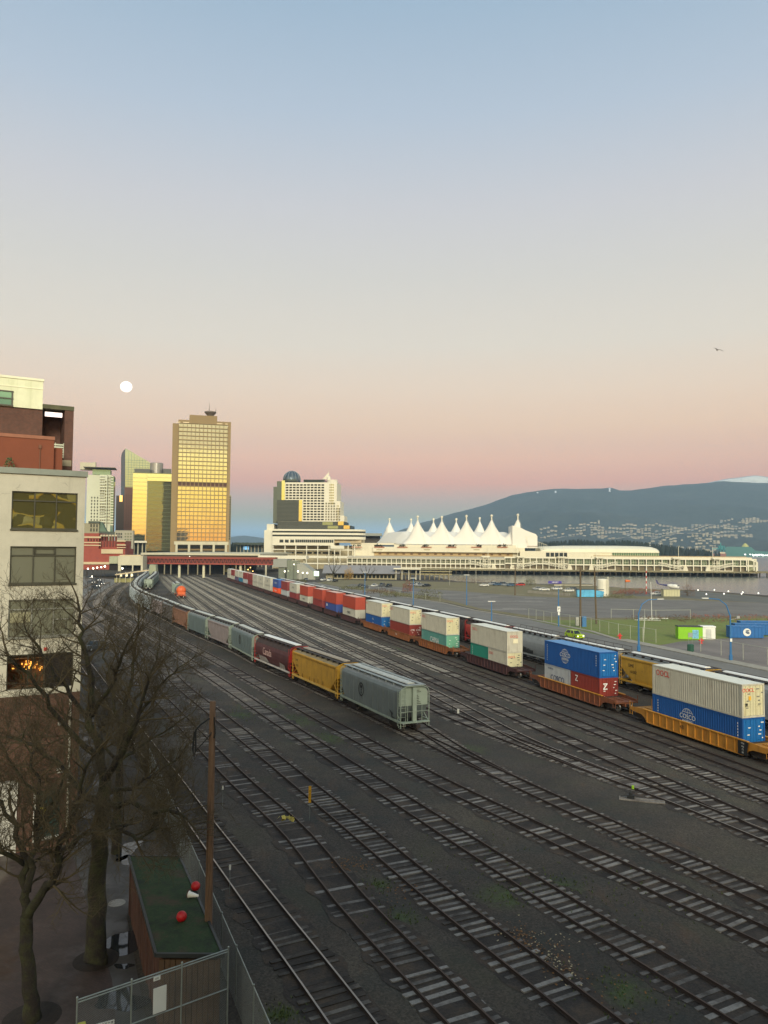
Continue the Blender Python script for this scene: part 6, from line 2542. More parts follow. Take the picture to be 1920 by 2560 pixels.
# glazed stair building and wedge roof by the bridge end
s = Blk('stair_building', 'grey station entrance with a glazed stair and a wedge shaped roof', 683, 430, -6)
s.part('upper_box', M('grey_cladding', C(142, 144, 136), .6, var=.05), (683, 717, 1398, 1418, -1, 12))
s.part('stair_glass', GL('stair_glass', C(150, 158, 140), .08, .35), (697, 713, 1418, 1443, 0, 8, 0), (717.3, 742, 1401, 1443, 0, 9, 0))
mb = MB()
for px in (697, 702, 707, 713, 717.3, 725, 733, 742):
    q = s.f(px, 1420)[0]
    mb.box(q - .12, q + .12, -.15, 0, 0, s.f(px, 1402 if px > 716 else 1418)[1])
mb.build('mullion', M('grey_cladding_dark', C(110, 114, 104), .6), s.root)
mb = MB()
a = s.f(742.5, 1409)
b_ = s.f(757, 1410)
c_ = s.f(788, 1433)
mb.prism([(a[0], 0, 0), (c_[0], 0, 0), (c_[0], 0, c_[1]), (b_[0], 0, b_[1]), (a[0], 0, a[1])], (0, 12, 0))
mb.build('wedge_roof', M('wedge_grey', C(150, 150, 138), .7, var=.06), s.root)
s.part('lit_sign', EM('green_sign', (.75, 1, .75, 1), .9), (785, 797, 1428, 1440, -2, -1.6))
s = Blk('white_viaduct', 'long cream viaduct beam running toward the hotel podium', 645, 470, -8)
s.part('beam', CONCW, (645, 766, 1389, 1397, 0, 6))
mb = MB()
for px in (665, 700, 735, 760):
    q = s.f(px, 1410, 3)[0]
    mb.tube([(q, 3, 0), (q, 3, s.f(px, 1397, 3)[1])], .6, 8)
mb.build('pier', CONC, s.root)
s = Blk('exhibition_hall', 'low dark roofed hall on stilts with a blue lit screen', 590, 690, 0)
s.part('roof', M('dark_roof', C(74, 84, 74), .8), (583, 690, 1357, 1362, -6, 40))
s.part('glass', GL('hall_glass', C(90, 110, 120), .1, .4), (600, 690, 1364, 1385, 2, 30))
s.part('screen', EM('blue_screen', (.2, .5, .8, 1), .7), (608, 622, 1366, 1374, 1.4, 1.8))
mb = MB()
for px in range(592, 690, 9):
    q = s.f(px, 1370)[0]
    mb.tube([(q, 0, 0), (q, 0, s.f(px, 1360)[1])], .4, 6)
mb.build('column', CONC, s.root)
s = Blk('low_hall', 'low dark hall with a pale roof edge behind the hotel', 900, 760, 0)
s.part('wall', M('brown_hall', C(84, 76, 66), .8), (895, 950, 1340, 1375, 0, 30))
s.part('roof', M('pale_roof', C(150, 152, 140), .7), (893, 955, 1333, 1339.5, -8, 30))

# ---------------------------------------------------------------- hotel on the pier
h = Blk('harbour_hotel', 'stepped white harbour hotel with a glass dome and dark glass corner', 692, 640, -4.5)
HW_ = M('hotel_white', C(222, 216, 194), .75, var=.04, scale=.1)
SIDE = GL('hotel_side_glass', C(104, 114, 106), .15, .15)
h.part('wall', HW_, (704, 842, 1206, 1304, 0, 26), (842, 850.5, 1253, 1304, 1, 24), (850.5, 860, 1289, 1304, 2, 24))
h.part('side_face', SIDE, (683, 692, 1217, 1308, 3, 26), (692, 704, 1203, 1250, .5, 26), (691, 703.8, 1250, 1304, -.2, 26))
mb = MB()
for (cx_, r_, t_, b_, yy) in ((829, 13, 1199, 1253, 4), (838, 13, 1253, 1289, 4.5), (848, 13, 1289, 1304, 5)):
    q = h.f(cx_, 1250, 0)[0]
    rr_ = h.f(cx_ + r_, 1250)[0] - q
    mb.lathe([(rr_, h.f(cx_, b_)[1]), (rr_, h.f(cx_, t_)[1]), (.1, h.f(cx_, t_)[1] + .05)], 20, (q, yy, 0))
mb.build('round_corner', HW_, h.root)
h.win(713, 811, 1209, 1302, 11, 14, .74, .54, DKGL, -.1, skip=lambda i, j: (i < 4 and j < 8) or (i == 4 and j < 8))
h.win(812, 852, 1255, 1302, 6, 7, .5, .45, SMOKE, -.9, skip=lambda i, j: i > 3 and j > 4)
mb = MB()
for k in range(14):
    for a_ in (-2.35, -2.0, -1.65, -1.3, -.95, -.6):
        q = h.f(829 if k < 8 else 838, 1250)[0]
        rr_ = h.f(842, 1250)[0] - h.f(829, 1250)[0] + .06
        z_ = h.f(829, 1212 + k * 6.6)[1]
        c_ = V((q + rr_ * math.cos(a_), (4 if k < 8 else 4.5) + rr_ * math.sin(a_), z_))
        d_ = V((-math.sin(a_), math.cos(a_), 0))
        mb.obox(c_, d_ * .55, V((0, 0, .55)), V((d_.y, -d_.x, 0)) * .06)
mb.build('bay_window', GL('bay_glass', C(190, 186, 140), .05, .7), h.root)
h.part('bright_strip', YELGL, (704, 712, 1201, 1250, -.8, .2), (747, 755, 1250, 1303, -.8, .2))
DKHG = GL('hotel_dark_glass', C(60, 66, 64), .08, .12)
h.part('dark_glass', DKHG, (692, 747, 1250, 1303, -.6, .2))
mb = MB()
a, b_, z_, _z = h.rect(692, 747, 1250, 1303, -.6)
for i in range(27):
    mb.box(a + (b_ - a) * i / 26 - .06, a + (b_ - a) * i / 26 + .06, -.75, -.6, z_, _z)
for i in range(17):
    mb.box(a, b_, -.75, -.6, z_ + (_z - z_) * i / 16 - .08, z_ + (_z - z_) * i / 16 + .08)
mb.build('glass_grid', M('grid_grey', C(118, 118, 104), .6), h.root)
h.part('roof_band', DKHG, (715, 743, 1201.5, 1206, 1, 20), (759, 811, 1199, 1206, 1, 20))
mb = MB()
q, zq = h.f(729.5, 1200, 10)
rr_ = h.f(751.5, 1200, 10)[0] - q
pr = [(rr_, h.f(729, 1208, 10)[1]), (rr_, zq)] + [(rr_ * math.cos(a_), zq + rr_ * 1.02 * math.sin(a_)) for a_ in [PI / 2 * k / 8 for k in range(1, 8)]] + [(.1, zq + rr_ * 1.02)]
mb.lathe(pr, 28, (q, 10, 0))
dome = mb.build('dome', GL('dome_glass', C(96, 108, 116), .12, .6), h.root)
mb = MB()
for k in range(14):
    a_ = 2 * PI * k / 14
    mb.tube([(q + r * 1.01 * math.cos(a_), 10 + r * 1.01 * math.sin(a_), z + .05) for r, z in pr[1:]], .16, 4)
mb.build('dome_rib', M('rib_grey', C(150, 156, 156), .5), h.root)
mb = MB()
q, zq = h.f(822, 1198, 4)
mb.tube([(q, 4, zq), (q, 4, h.f(822, 1171, 4)[1])], [.4, .1], 6)
mb.prism([(h.f(806, 1196, 4)[0], 4, zq), (q, 4, h.f(822, 1180, 4)[1]), (q, 4, zq)], (0, .4, 0))
mb.lathe([(1.8, zq - 1), (1.6, zq + 1.5), (.3, zq + 3)], 10, (q, 4, 0))
mb.build('roof_mast', HW_, h.root)
DKHG.node_tree.nodes['Principled BSDF'].inputs['Specular IOR Level'].default_value = .15
# glass terraces and white banded podium
h.part('terrace_glass', DKHG, (694, 862, 1304, 1313.5, -2, 24), (694, 877, 1313.5, 1323, -3, 24))
mb = MB()
for (l, r, t_, b_, y_) in ((694, 862, 1304, 1313.5, -2), (694, 877, 1313.5, 1323, -3)):
    a, b2, z_, _z = h.rect(l, r, t_, b_, y_)
    n_ = int((r - l) / 2.4)
    for i in range(n_):
        mb.box(a + (b2 - a) * i / n_ - .07, a + (b2 - a) * i / n_ + .07, y_ - .12, y_, z_, _z)
    for i in range(4):
        mb.box(a, b2, y_ - .12, y_, z_ + (_z - z_) * i / 3 - .08, z_ + (_z - z_) * i / 3 + .08)
mb.build('terrace_grid', M('grid_grey', C(118, 118, 104), .6), h.root)
h.part('terrace_bay', YELGL, (845, 859, 1303.5, 1313, -3.4, -1), (859, 874, 1313.5, 1322.5, -4.4, -2))
h.part('terrace_panel', M('olive_glass', C(150, 150, 96), .3), (806, 832, 1305, 1312.5, -2.4, -1.9), (819, 845, 1314.5, 1321.5, -3.4, -2.9))


def band(t_, b_, mat, y0, name, l=681, r=884):
    a, b2, z_, _z = h.rect(l, r, t_, b_, y0)
    mb = MB()
    mb.box(a, b2, y0, 30, z_, _z)
    rr_ = 9.0
    mb.lathe([(rr_, z_), (rr_, _z)], 20, (b2, y0 + rr_, 0))
    mb.build(name, mat, h.root)


band(1323, 1327.5, HW_, -5, 'podium_band')
band(1327.5, 1332, DKHG, -4.4, 'podium_window')
band(1332, 1337, HW_, -5, 'podium_band')
band(1337, 1341.5, DKHG, -4.4, 'podium_window')
band(1341.5, 1348, HW_, -5.2, 'podium_band')
h.part('podium_wall', HW_, (681, 835, 1348, 1363.5, -5.2, 28))
h.part('podium_roundel', CREAM, (835, 903, 1348, 1357, -2, 26))
h.win(697, 737, 1348.5, 1357, 3, 1, .72, .85, DKHG, -5.25, name='podium_bay')
h.win(738, 834, 1348.5, 1357, 19, 1, .84, .85, DKHG, -5.25, name='podium_bay')
mb = MB()
for px in (682, 712, 739, 766, 794, 822, 836, 850, 870, 886):
    a, b2, z_, _z = h.rect(px - 1, px + 1, 1363, 1425, -4.6)
    mb.box(a, b2, -4.6, -3.2, 0, _z)
for t_, b_ in ((1373, 1375.5), (1389, 1395), (1407, 1410)):
    h.box(mb, 681, 880, t_, b_, -4.4, -3.4)
h.box(mb, 660, 681, 1325, 1400, 2, 26)
h.box(mb, 667, 685, 1310, 1330, 4, 20)
mb.build('colonnade', CONCW, h.root)
h.part('undercroft', M('undercroft', C(186, 174, 140), .9, var=.15, scale=.15), (684, 884, 1364, 1425, 8, 28, 0))
h.win(714, 850, 1376, 1388, 6, 1, .8, .35, DKGL, 7.8, name='undercroft_opening')
h.part('undercroft_stair', CONCW, (826, 860, 1364, 1372, -6, -3))
# ---------------------------------------------------------------- convention pier with the sails
p = Blk('convention_pier', 'long white convention pier with five pairs of fabric sails', 760, 629, -4.6)
PW_ = M('pier_white_wall', C(220, 212, 186), .8, var=.05, scale=.08, stain=C(188, 178, 146), amt=.3)
PIERC = M('pier_frame', C(226, 220, 196), .75, var=.04, scale=.1)
PGL = GL('pier_glass', C(132, 134, 104), .06, .45)
PGRN = GL('pier_green_glass', C(96, 140, 108), .06, .5)
PINKW = M('planter_red', C(178, 112, 84), .8)
# deck and the dark pile line below it
mb = MB()
a = p.f(905, 1424)[0]
b_ = p.f(1893, 1440)[0]
zd = p.f(1300, 1423)[1]
mb.box(a, b_, -3, 90, zd - 1.3, zd)
mb.box(b_, b_ + 140, 4, 18, zd - 1.3, zd)
mb.build('quay_deck', M('quay_concrete', C(128, 120, 92), .9, var=.2, scale=.15, stain=C(84, 78, 58), amt=.5), p.root)
mb = MB()
x = a
rr = random.Random(3)
while x < b_ + 138:
    k = MB()
    k.tube([(0, 0, -4), (0, 0, zd - 1.3)], .5, 6)
    k.build('pile', M('dark_pile', C(60, 54, 42), .9, var=.3, scale=.3), p.root, loc=(x, -2.2 if x < b_ else 6, 0))
    x += rr.uniform(4.2, 6)
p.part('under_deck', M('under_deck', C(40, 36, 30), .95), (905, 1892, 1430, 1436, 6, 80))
# lower gallery: posts, beams and glazed bays
for (l, r, t_, m_, b_2, n_) in ((868, 1262, 1397.5, 1409.5, 1419, 32), (1262, 1420, 1394, 1408.5, 1422, 10), (1420, 1890, 1396, 1412, 1427, 24)):
    mb = MB()
    for i in range(n_ + 1):
        px = l + (r - l) * i / n_
        s_ = (px - 868) / 1000 * 4
        q = p.f(px, 1410)[0]
        mb.box(q - .32, q + .32, -.5, .5, 0, p.f(px, t_ - 2 + s_)[1])
    for y, hh in ((t_, 1.2), (m_, .9), (b_2, .5)):
        A = p.f(l, y + (l - 868) / 1000 * 4)
        B = p.f(r, y + (r - 868) / 1000 * 4)
        mb.box(A[0] - .3, B[0] + .3, -.4, .5, (A[1] + B[1]) / 2, (A[1] + B[1]) / 2 + hh)
    mb.build('gallery_frame', PIERC, p.root)
    a = p.f(l, 1410)[0]
    b_ = p.f(r, 1410)[0]
    zt, zm, zb2 = (p.f((l + r) / 2, y + ((l + r) / 2 - 868) / 1000 * 4)[1] for y in (t_, m_, b_2))
    win_grid(p.root, (a, 1.6, zm + .6), (1, 0, 0), (0, 0, 1), n_, 1, (b_ - a) / n_, zt - zm - .4, (b_ - a) / n_ * .86, (zt - zm) * .8, PGL if l < 1400 else GL('pier_sea_glass', C(120, 136, 104), .06, .45), 'gallery_window', .2)
    win_grid(p.root, (a, 1.8, 0), (1, 0, 0), (0, 0, 1), n_, 1, (b_ - a) / n_, zm, (b_ - a) / n_ * .88, zm * .86, M('gallery_brown', C(116, 104, 80), .9, var=.3, scale=.06), 'gallery_bay', .2)  # lower bays are brown panels with mottled tone
    mb = MB()
    mb.box(a, b_, 2.2, 70, .2, zt - .1)
    mb.build('gallery_wall', M('gallery_back', C(150, 142, 112), .9), p.root)
    mb = MB()
    for i in range(n_ * 3):
        q = a + (b_ - a) * (i + .5) / (n_ * 3)
        mb.box(q - .06, q + .06, 1.35, 1.5, zm + .8, zt - .2)
    mb.box(a, b_, 1.35, 1.5, zm + (zt - zm) * .5, zm + (zt - zm) * .5 + .12)
    mb.build('glazing_bar', PIERC, p.root)
# sloped gallery roof and upper hall
mb = MB()
A, B = p.f(868, 1396)[0], p.f(1262, 1398)[0]
z_, _z = p.f(1060, 1396)[1], p.f(1060, 1390.5)[1]
mb.prism([(A, -1, z_), (A, -1, z_ + .5), (A, 9, _z), (A, 9, z_)], (B - A, 0, 0))
mb.build('gallery_roof', M('gallery_roof', C(196, 190, 172), .7), p.root)
p.part('upper_hall', PW_, (932, 1312, 1368, 1380.5, 6, 80), (880, 935, 1362, 1392, 9, 80), (935, 1300, 1380.5, 1391, 10, 80), (1300, 1420, 1378, 1395, 4, 70), (1418, 1500, 1382, 1396, 3, 70))
p.part('roof_terrace', PW_, (876, 985, 1357.5, 1362, 9, 80), (985, 1290, 1362, 1368, 7, 80))
p.part('recess_panel', M('recess_tan', C(186, 160, 116), .85, var=.12, scale=.06), (936, 1282, 1382, 1390, 9.6, 10))
p.win(940, 1280, 1382.5, 1389, 17, 1, .34, .6, M('recess_dark', C(120, 92, 64), .85, var=.3, scale=.05), 9.55, name='recess_opening')
p.part('planter', PINKW, *[(x, x + 26, 1367, 1369, 5.2, 6) for x in (879, 935, 993, 1053, 1115, 1178, 1243)])
mb = MB()
rr = random.Random(6)
for x in (886, 897, 944, 953, 1002, 1009, 1060, 1066, 1124, 1133, 1195, 1200, 1250, 1262):
    q, z_ = p.f(x, 1364, 5.5)
    for k in range(26):
        c_ = V((q + rr.gauss(0, .8), 5.5 + rr.gauss(0, .5), z_ + rr.gauss(0, .55)))
        d1 = V((rr.gauss(0, 1), rr.gauss(0, 1), rr.gauss(0, 1))).normalized() * .5
        d2 = d1.orthogonal().normalized() * .4
        mb.quad(c_ - d1, c_ - d2, c_ + d1, c_ + d2)
tag(mb.build('planter_shrub', M('planter_leaf', C(52, 50, 34), .9), p.root), kind='stuff')
p.part('vent_grille', M('grille', C(170, 158, 124), .8), *[(x, x + 15, 1373, 1375.5, 5.9, 6) for x in (941, 1060, 1184)])
# right hand halls
mb = MB()
A = p.f(1352, 1370, 12)
B = p.f(1648, 1370, 12)
pr = [(0, 1381), (0, 1372), (3, 1367.5), (9, 1364)]
rings = []
for px, drop in ((1352, 6), (1362, 2), (1420, 0), (1560, 0), (1610, 1.0), (1635, 2.6), (1648, 6.5)):
    rings.append([V((p.f(px, 1372, 12)[0], 12 + y, p.f(px, py_ + (drop if py_ < 1375 else 0) + (px - 1352) * .004, 12)[1])) for y, py_ in pr] + [V((p.f(px, 1372, 12)[0], 50, p.f(px, 1364 + drop, 12)[1])), V((p.f(px, 1372, 12)[0], 50, p.f(px, 1381, 12)[1]))])
mb.loft(rings)
mb.build('curved_roof', PIERC, p.root, smooth=False)
p.part('hall_wall', PW_, (1352, 1530, 1377, 1398, 13, 50))
p.part('hall_glass', PGRN, (1531, 1648, 1377, 1392, 13, 48))
mb = MB()
for i in range(27):
    px = 1532 + i * 4.4
    q = p.f(px, 1384, 12.8)[0]
    mb.box(q - .08, q + .08, 12.7, 12.98, p.f(px, 1391, 12.8)[1], p.f(px, 1378, 12.8)[1])
mb.build('hall_mullion', PIERC, p.root)
p.part('hall_terrace', PW_, (1480, 1880, 1392.5, 1396.5, 1, 60))
p.part('terrace_rail', M('rail_tan', C(172, 148, 108), .8), (1484, 1866, 1390, 1392, 1, 1.4))
p.win(1364, 1420, 1380.5, 1393, 5, 1, .8, .8, DKHG, 3.8, name='hall_window')
mb = MB()
A = p.f(1866, 1400)
B = p.f(1893, 1404)
zc = p.f(1880, 1427)[1]
mb.prism([(A[0], 0, zc), (B[0], 0, zc), (B[0], 0, B[1] - .5), (A[0] + 3, 0, A[1]), (A[0], 0, A[1])], (0, 45, 0))
mb.build('end_pavilion', PGL, p.root)
mb = MB()
for X_, Z_ in ((A[0], A[1]), ((A[0] + B[0]) / 2 + 1.5, (A[1] + B[1]) / 2), (B[0], B[1] - .5)):
    mb.box(X_ - .4, X_ + .4, -.4, .3, zc, Z_)
mb.box(A[0], B[0], -.4, .3, p.f(1880, 1414)[1] - .4, p.f(1880, 1414)[1] + .4)
mb.bar((A[0] + 3, -.1, A[1]), (B[0], -.1, B[1] - .5), .8)
mb.build('end_frame', PIERC, p.root)
# sails: cusped fabric over front and rear masts
fm = [(1044, 1290.5), (1104.5, 1291.5), (1166, 1289), (1229, 1288), (1294.6, 1286)]
rm = [(973.5, 1297), (1027.8, 1298), (1083.6, 1297), (1140.6, 1297), (1199.3, 1294.5)]
FY, RY = 14.0, 74.0
FMP = [(p.f(x, 1330, FY)[0], p.f(x, y, FY)[1]) for x, y in fm]
RMP = [(p.f(x, 1330, RY)[0], p.f(x, y, RY)[1]) for x, y in rm]
zs = p.f(1150, 1361, FY)[1]
sp = (FMP[-1][0] - FMP[0][0]) / 4


def sail_z(x, y):
    e0 = FY - 4.5
    hgt = 0.0
    for (mx_, mz), yy in [(q, FY) for q in FMP] + [(q, RY) for q in RMP]:
        r = math.hypot((x - mx_) * 1.0, (y - yy) * .85)
        hgt = max(hgt, (mz - zs - 1.6) * math.exp(-r / 7.8))
    # ridge between each pair of masts, valley between neighbours
    best = 9e9
    for (fx_, _), (rx_, _) in zip(FMP, RMP):
        t_ = (y - FY) / (RY - FY)
        best = min(best, abs(x - (fx_ + (rx_ - fx_) * t_)))
    ridge = 11.0 - 2.2 * min(1, best / (sp * .5))
    # pulled down to the edge along the front, between the masts
    t_ = max(0, min(1, (y - e0) / 26.0))
    tb_ = max(0, min(1, (RY + 6 - y) / 14.0))
    base = ridge * (t_ ** .8) * (tb_ ** .6)
    edge = max(0.0, min(1.0, (y - e0) / 4.5))
    return zs + max(base, hgt * min(1, edge ** .75 * 1.0)) + .25 * hgt * (base > hgt) * 0


mb = MB()
x_lo, x_hi = FMP[0][0] - sp * .62, FMP[-1][0] + 2
nx, ny = 150, 66
grid = []
for i in range(nx + 1):
    row = []
    for j in range(ny + 1):
        y = FY - 4.5 + (RY + 6 - FY + 4.5) * (j / ny)
        t_ = (y - FY) / (RY - FY)
        sh_ = (RMP[0][0] - FMP[0][0]) * max(0, min(1, t_))
        x = x_lo + sh_ + (x_hi - x_lo) * i / nx
        z = sail_z(x, y)
        lx = x_lo + sh_
        z = zs + (z - zs) * min(1, ((x - lx) / 9.0) ** .7 if x > lx else 0)
        row.append((x, y, z))
    grid.append(row)
mb.loft(grid, closed=False, caps=False)
SAILM = NT('sail_fabric')
SAILM.b.inputs['Subsurface Weight'].default_value = .0
SAILM = SAILM.done(C(232, 226, 212), .7)
mb.build('sail_roof', SAILM, p.root, smooth=True)
for (mx_, mz), yy in [(q, FY) for q in FMP] + [(q, RY) for q in RMP]:
    k = MB()
    k.tube([(mx_, yy, zs - 1), (mx_, yy, mz - 3), (mx_, yy, mz)], [.55, .5, .6], 10)
    k.lathe([(.55, mz - 1.2), (1.0, mz - .9), (1.0, mz + .2), (.5, mz + .5), (.1, mz + .6)], 10, (mx_, yy, 0))
    k.build('mast', PIERC, p.root)
k = MB()
for mx_, mz in FMP:
    k.tube([(mx_, FY, mz - .6), (mx_ + sp * .33, FY - 7, zs + 1)], .09, 4)
k.build('stay_cable', M('stay', C(170, 166, 150), .5), p.root)
# drum shaped theatre at the end of the sails
k = MB()
A = p.f(1281, 1355, 8)[0]
B = p.f(1343.5, 1355, 8)[0]
z0, z1, z2 = (p.f(1310, y, 8)[1] for y in (1370, 1342, 1331))
c_ = (A + B) / 2
ra = (B - A) / 2
prof = [(A, z0), (B, z0), (B, z1 + .6), (B - 1.2, z1 + 2.2), (c_ + ra * .1, z2 + 1.5), (A + ra * .6, z2 + 4), (A, z2 + 5.5)]
k.prism([(x, 8, z) for x, z in prof], (0, 40, 0))
k.build('theatre', SAILM, p.root)
k = MB()
k.box(c_, B + .1, 7.8, 8, z1 - .1, z1 + .15)
k.bar((c_ + ra * .35, 7.9, z0), (c_ + ra * .1, 7.9, z1), .3)
for i in range(6):
    k.bar((B + .5 + i * 1.4, 8, z0), (B + .5 + i * 1.4, 8, z0 + 5 - i * .5), .15)
k.bar((B, 8, z0 + 5.2), (B + 8, 8, z0 + 2.4), .18)
k.build('theatre_trim', PIERC, p.root)
k = MB()
for i in range(14):
    q = p.f(1319 + i * 1.9, 1366, 7.5)[0]
    k.box(q - .12, q + .12, 7.5, 7.7, p.f(1319, 1367, 7.5)[1], p.f(1319, 1364.6, 7.5)[1])
k.build('letters', M('brown_letters', C(120, 90, 60), .7), p.root)

# boarding ramps standing on the quay
RAMPS = [(1203, 1), (1312, -1), (1392, 1), (1510, -1), (1680, 1), (1802, -1)]
proto = None
for i, (px, sgn) in enumerate(RAMPS):
    q = p.o + p.X * p.f(px, 1412, -1.2)[0] + p.N * -1.2
    q.z = zd
    labs = ['white lattice boarding ramp nearest the hotel', 'white lattice boarding ramp below the last tall sail', 'white lattice boarding ramp below the end of the white drum', 'white lattice boarding ramp below the middle of the long curved roof', 'white lattice boarding ramp past the green glazed hall', 'white lattice boarding ramp closest to the tip of the pier']
    if proto is None:
        proto = thing('boarding_ramp', labs[0], 'boarding ramp', q, p.rz, 'boarding ramps on the quay')
        k = MB()
        for y in (-1.2, 1.2):
            a0, a1 = V((-10, y, 4.4)), V((8, y, .8))
            for up in (0, 2.2):
                k.bar(a0 + V((0, 0, up)), a1 + V((0, 0, up)), .28)
            for n_ in range(10):
                s0_, s1_ = a0.lerp(a1, n_ / 10), a0.lerp(a1, (n_ + 1) / 10)
                k.bar(s0_, s1_ + V((0, 0, 2.2)), .16)
                k.bar(s0_, s0_ + V((0, 0, 2.2)), .16)
        k.build('truss', PIERC, proto)
        k = MB()
        for x in (1.5, 5.5):
            for y in (-1.6, 1.6):
                k.bar((x, y, 0), (x, y, 9.5), .36)
        for z in (3, 6, 9.2):
            k.bar((1.5, -1.6, z), (5.5, -1.6, z), .25)
            k.bar((1.5, 1.6, z), (5.5, 1.6, z), .25)
        k.bar((1.5, -1.6, 6), (5.5, -1.6, 9.2), .18)
        k.build('tower', PIERC, proto)
        k = MB()
        k.tube([(5.5, 1.6, 9.5), (5.5, 1.6, 19)], .18, 6)
        k.box(.2, 6.8, -1.9, 1.9, 9.5, 10.4)
        k.build('mast', PIERC, proto)
        k = MB()
        k.prism([(-9, -1, 0), (9, -1, 0), (9, -1, .5), (-9, -1, .5)], (0, 2, 0))
        k.prism([(8, -1.3, 0), (12, -1.3, 0), (11, -1.3, 3.4), (8.6, -1.3, 3.4)], (0, 2.4, 0))
        k.build('carriage', PW_, proto)
        if sgn < 0:
            proto.scale = (-1, 1, 1)
    else:
        dup(proto, q, p.rz, labs[i], (sgn, 1, 1))

# ---------------------------------------------------------------- mountains, far shore, forest
def forest_mat(name, c1, c2, snow=None, zsnow=0):
    t = NT(name)
    v = t.world()
    n = t.noise(v, .003, 10, .75)
    f = t.noise(v, .02, 8, .8)
    c = t.mix(t.mapr(n, .35, .65), c1, c2)
    c = t.mix(1.0, c, t.mapr(f, .3, .7, .35, 1.65), 'MULTIPLY')
    if snow:
        sp_ = t.n('ShaderNodeSeparateXYZ')
        t.l(v, sp_.inputs[0])
        h_ = t.math('ADD', sp_.outputs[2], t.math('MULTIPLY', t.mapr(t.noise(v, .006, 8, .75), .3, .7, -1, 1), 130))
        c = t.mix(t.mapr(h_, zsnow, zsnow + 60, 0, 1), c, snow)
    return t.done(c, .95)


def ridge(name, prof, dep, base_y, depth_back, mat, seed, rows=34, ease=1.35, rough=1.0):
    """terrain rising from base_y (image row of its foot) to the skyline prof; dep = (foot depth, skyline depth)"""
    xs = []
    x = prof[0][0]
    while x <= prof[-1][0]:
        xs.append(x)
        x += 9
    grid = []
    for x in xs:
        i = max(k for k in range(len(prof) - 1) if prof[k][0] <= x)
        (xa, ya), (xb, yb) = prof[i], prof[i + 1]
        top = ya + (yb - ya) * (x - xa) / (xb - xa)
        row = []
        for j in range(rows + 1):
            t_ = j / rows
            d_ = dep[0] + (dep[1] - dep[0]) * t_
            y_ = base_y + (top - base_y) * (t_ ** ease)
            q = at(x, y_, d_)
            w = math.sin(PI * t_) + .3
            q.z += w * rough * (60 * noise.fractal(V((q.x * .0012, q.y * .0012, seed)), 1, 2, 6) + 26 * (abs(noise.noise(V((q.x * .0042, q.y * .0016, seed + 2)))) - .3) + 8 * noise.noise(V((q.x * .014, q.y * .014, seed))))
            if j == 0:
                q.z = -3
            row.append(q)
        e = row[-1] + V((0, depth_back, 0))
        e.z = -3
        row.append(e)
        grid.append(row)
    mb = MB()
    mb.loft(grid, closed=False, caps=False)
    o = tag(mb.build(name, mat, smooth=True), kind='structure')
    return grid


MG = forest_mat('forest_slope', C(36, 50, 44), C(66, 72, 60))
PROF = [(560, 1380), (840, 1374), (906, 1357), (960, 1342), (995, 1329.5), (1045, 1311), (1090, 1300), (1135, 1284), (1161, 1277.5), (1211, 1262), (1240, 1250), (1280, 1236.5), (1330, 1228), (1388, 1222.5), (1450, 1221), (1500, 1218.5), (1525, 1216), (1548, 1223),
        (1580, 1222), (1640, 1217), (1697, 1212.5), (1751, 1210.5), (1820, 1207), (1920, 1206), (2060, 1200), (2250, 1214), (2500, 1250), (2800, 1320)]
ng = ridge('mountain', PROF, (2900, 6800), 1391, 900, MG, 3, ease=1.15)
ridge('snowy_mountain', [(1660, 1240), (1740, 1214), (1774, 1206), (1800, 1201), (1820, 1196.5), (1850, 1193), (1882, 1188.5), (1900, 1190), (1920, 1193.5), (1960, 1190), (2040, 1205), (2200, 1240)], (6900, 7900), 1300, 300, forest_mat('snow_slope', C(70, 76, 74), C(90, 94, 90), C(230, 230, 220), 640), 5, ease=1.0, rough=.6)
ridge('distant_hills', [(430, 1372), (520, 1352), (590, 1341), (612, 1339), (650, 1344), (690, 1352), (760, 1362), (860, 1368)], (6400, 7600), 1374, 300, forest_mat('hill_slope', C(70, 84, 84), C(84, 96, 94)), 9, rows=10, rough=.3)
# ski run cut and snow patches on the ridge
k = MB()
SNOWM = M('snow', C(232, 234, 232), .8)


def on_slope(px, t_):
    i = min(len(ng) - 1, max(0, int((px - 560) / 9)))
    col = ng[i]
    j = min(len(col) - 3, int(t_ * 34))
    fr_ = t_ * 34 - j
    return col[j].lerp(col[j + 1], fr_)


def slope_patch(mb, px, w, t0, t1, lean=0):
    n_ = 6
    A = []
    for i in range(n_ + 1):
        t_ = t0 + (t1 - t0) * i / n_
        q = on_slope(px + lean * i / n_, t_) + V((0, -14, 7))
        A.append((q - V((w / 2, 0, 0)), q + V((w / 2, 0, 0))))
    for a, b_ in zip(A, A[1:]):
        mb.quad(a[0], a[1], b_[1], b_[0])


slope_patch(k, 1530, 15, .93, .985, -4)
slope_patch(k, 1389, 16, .93, .96, 2)
slope_patch(k, 1346, 14, .95, .97, 2)
tag(k.build('snow', SNOWM), kind='structure')

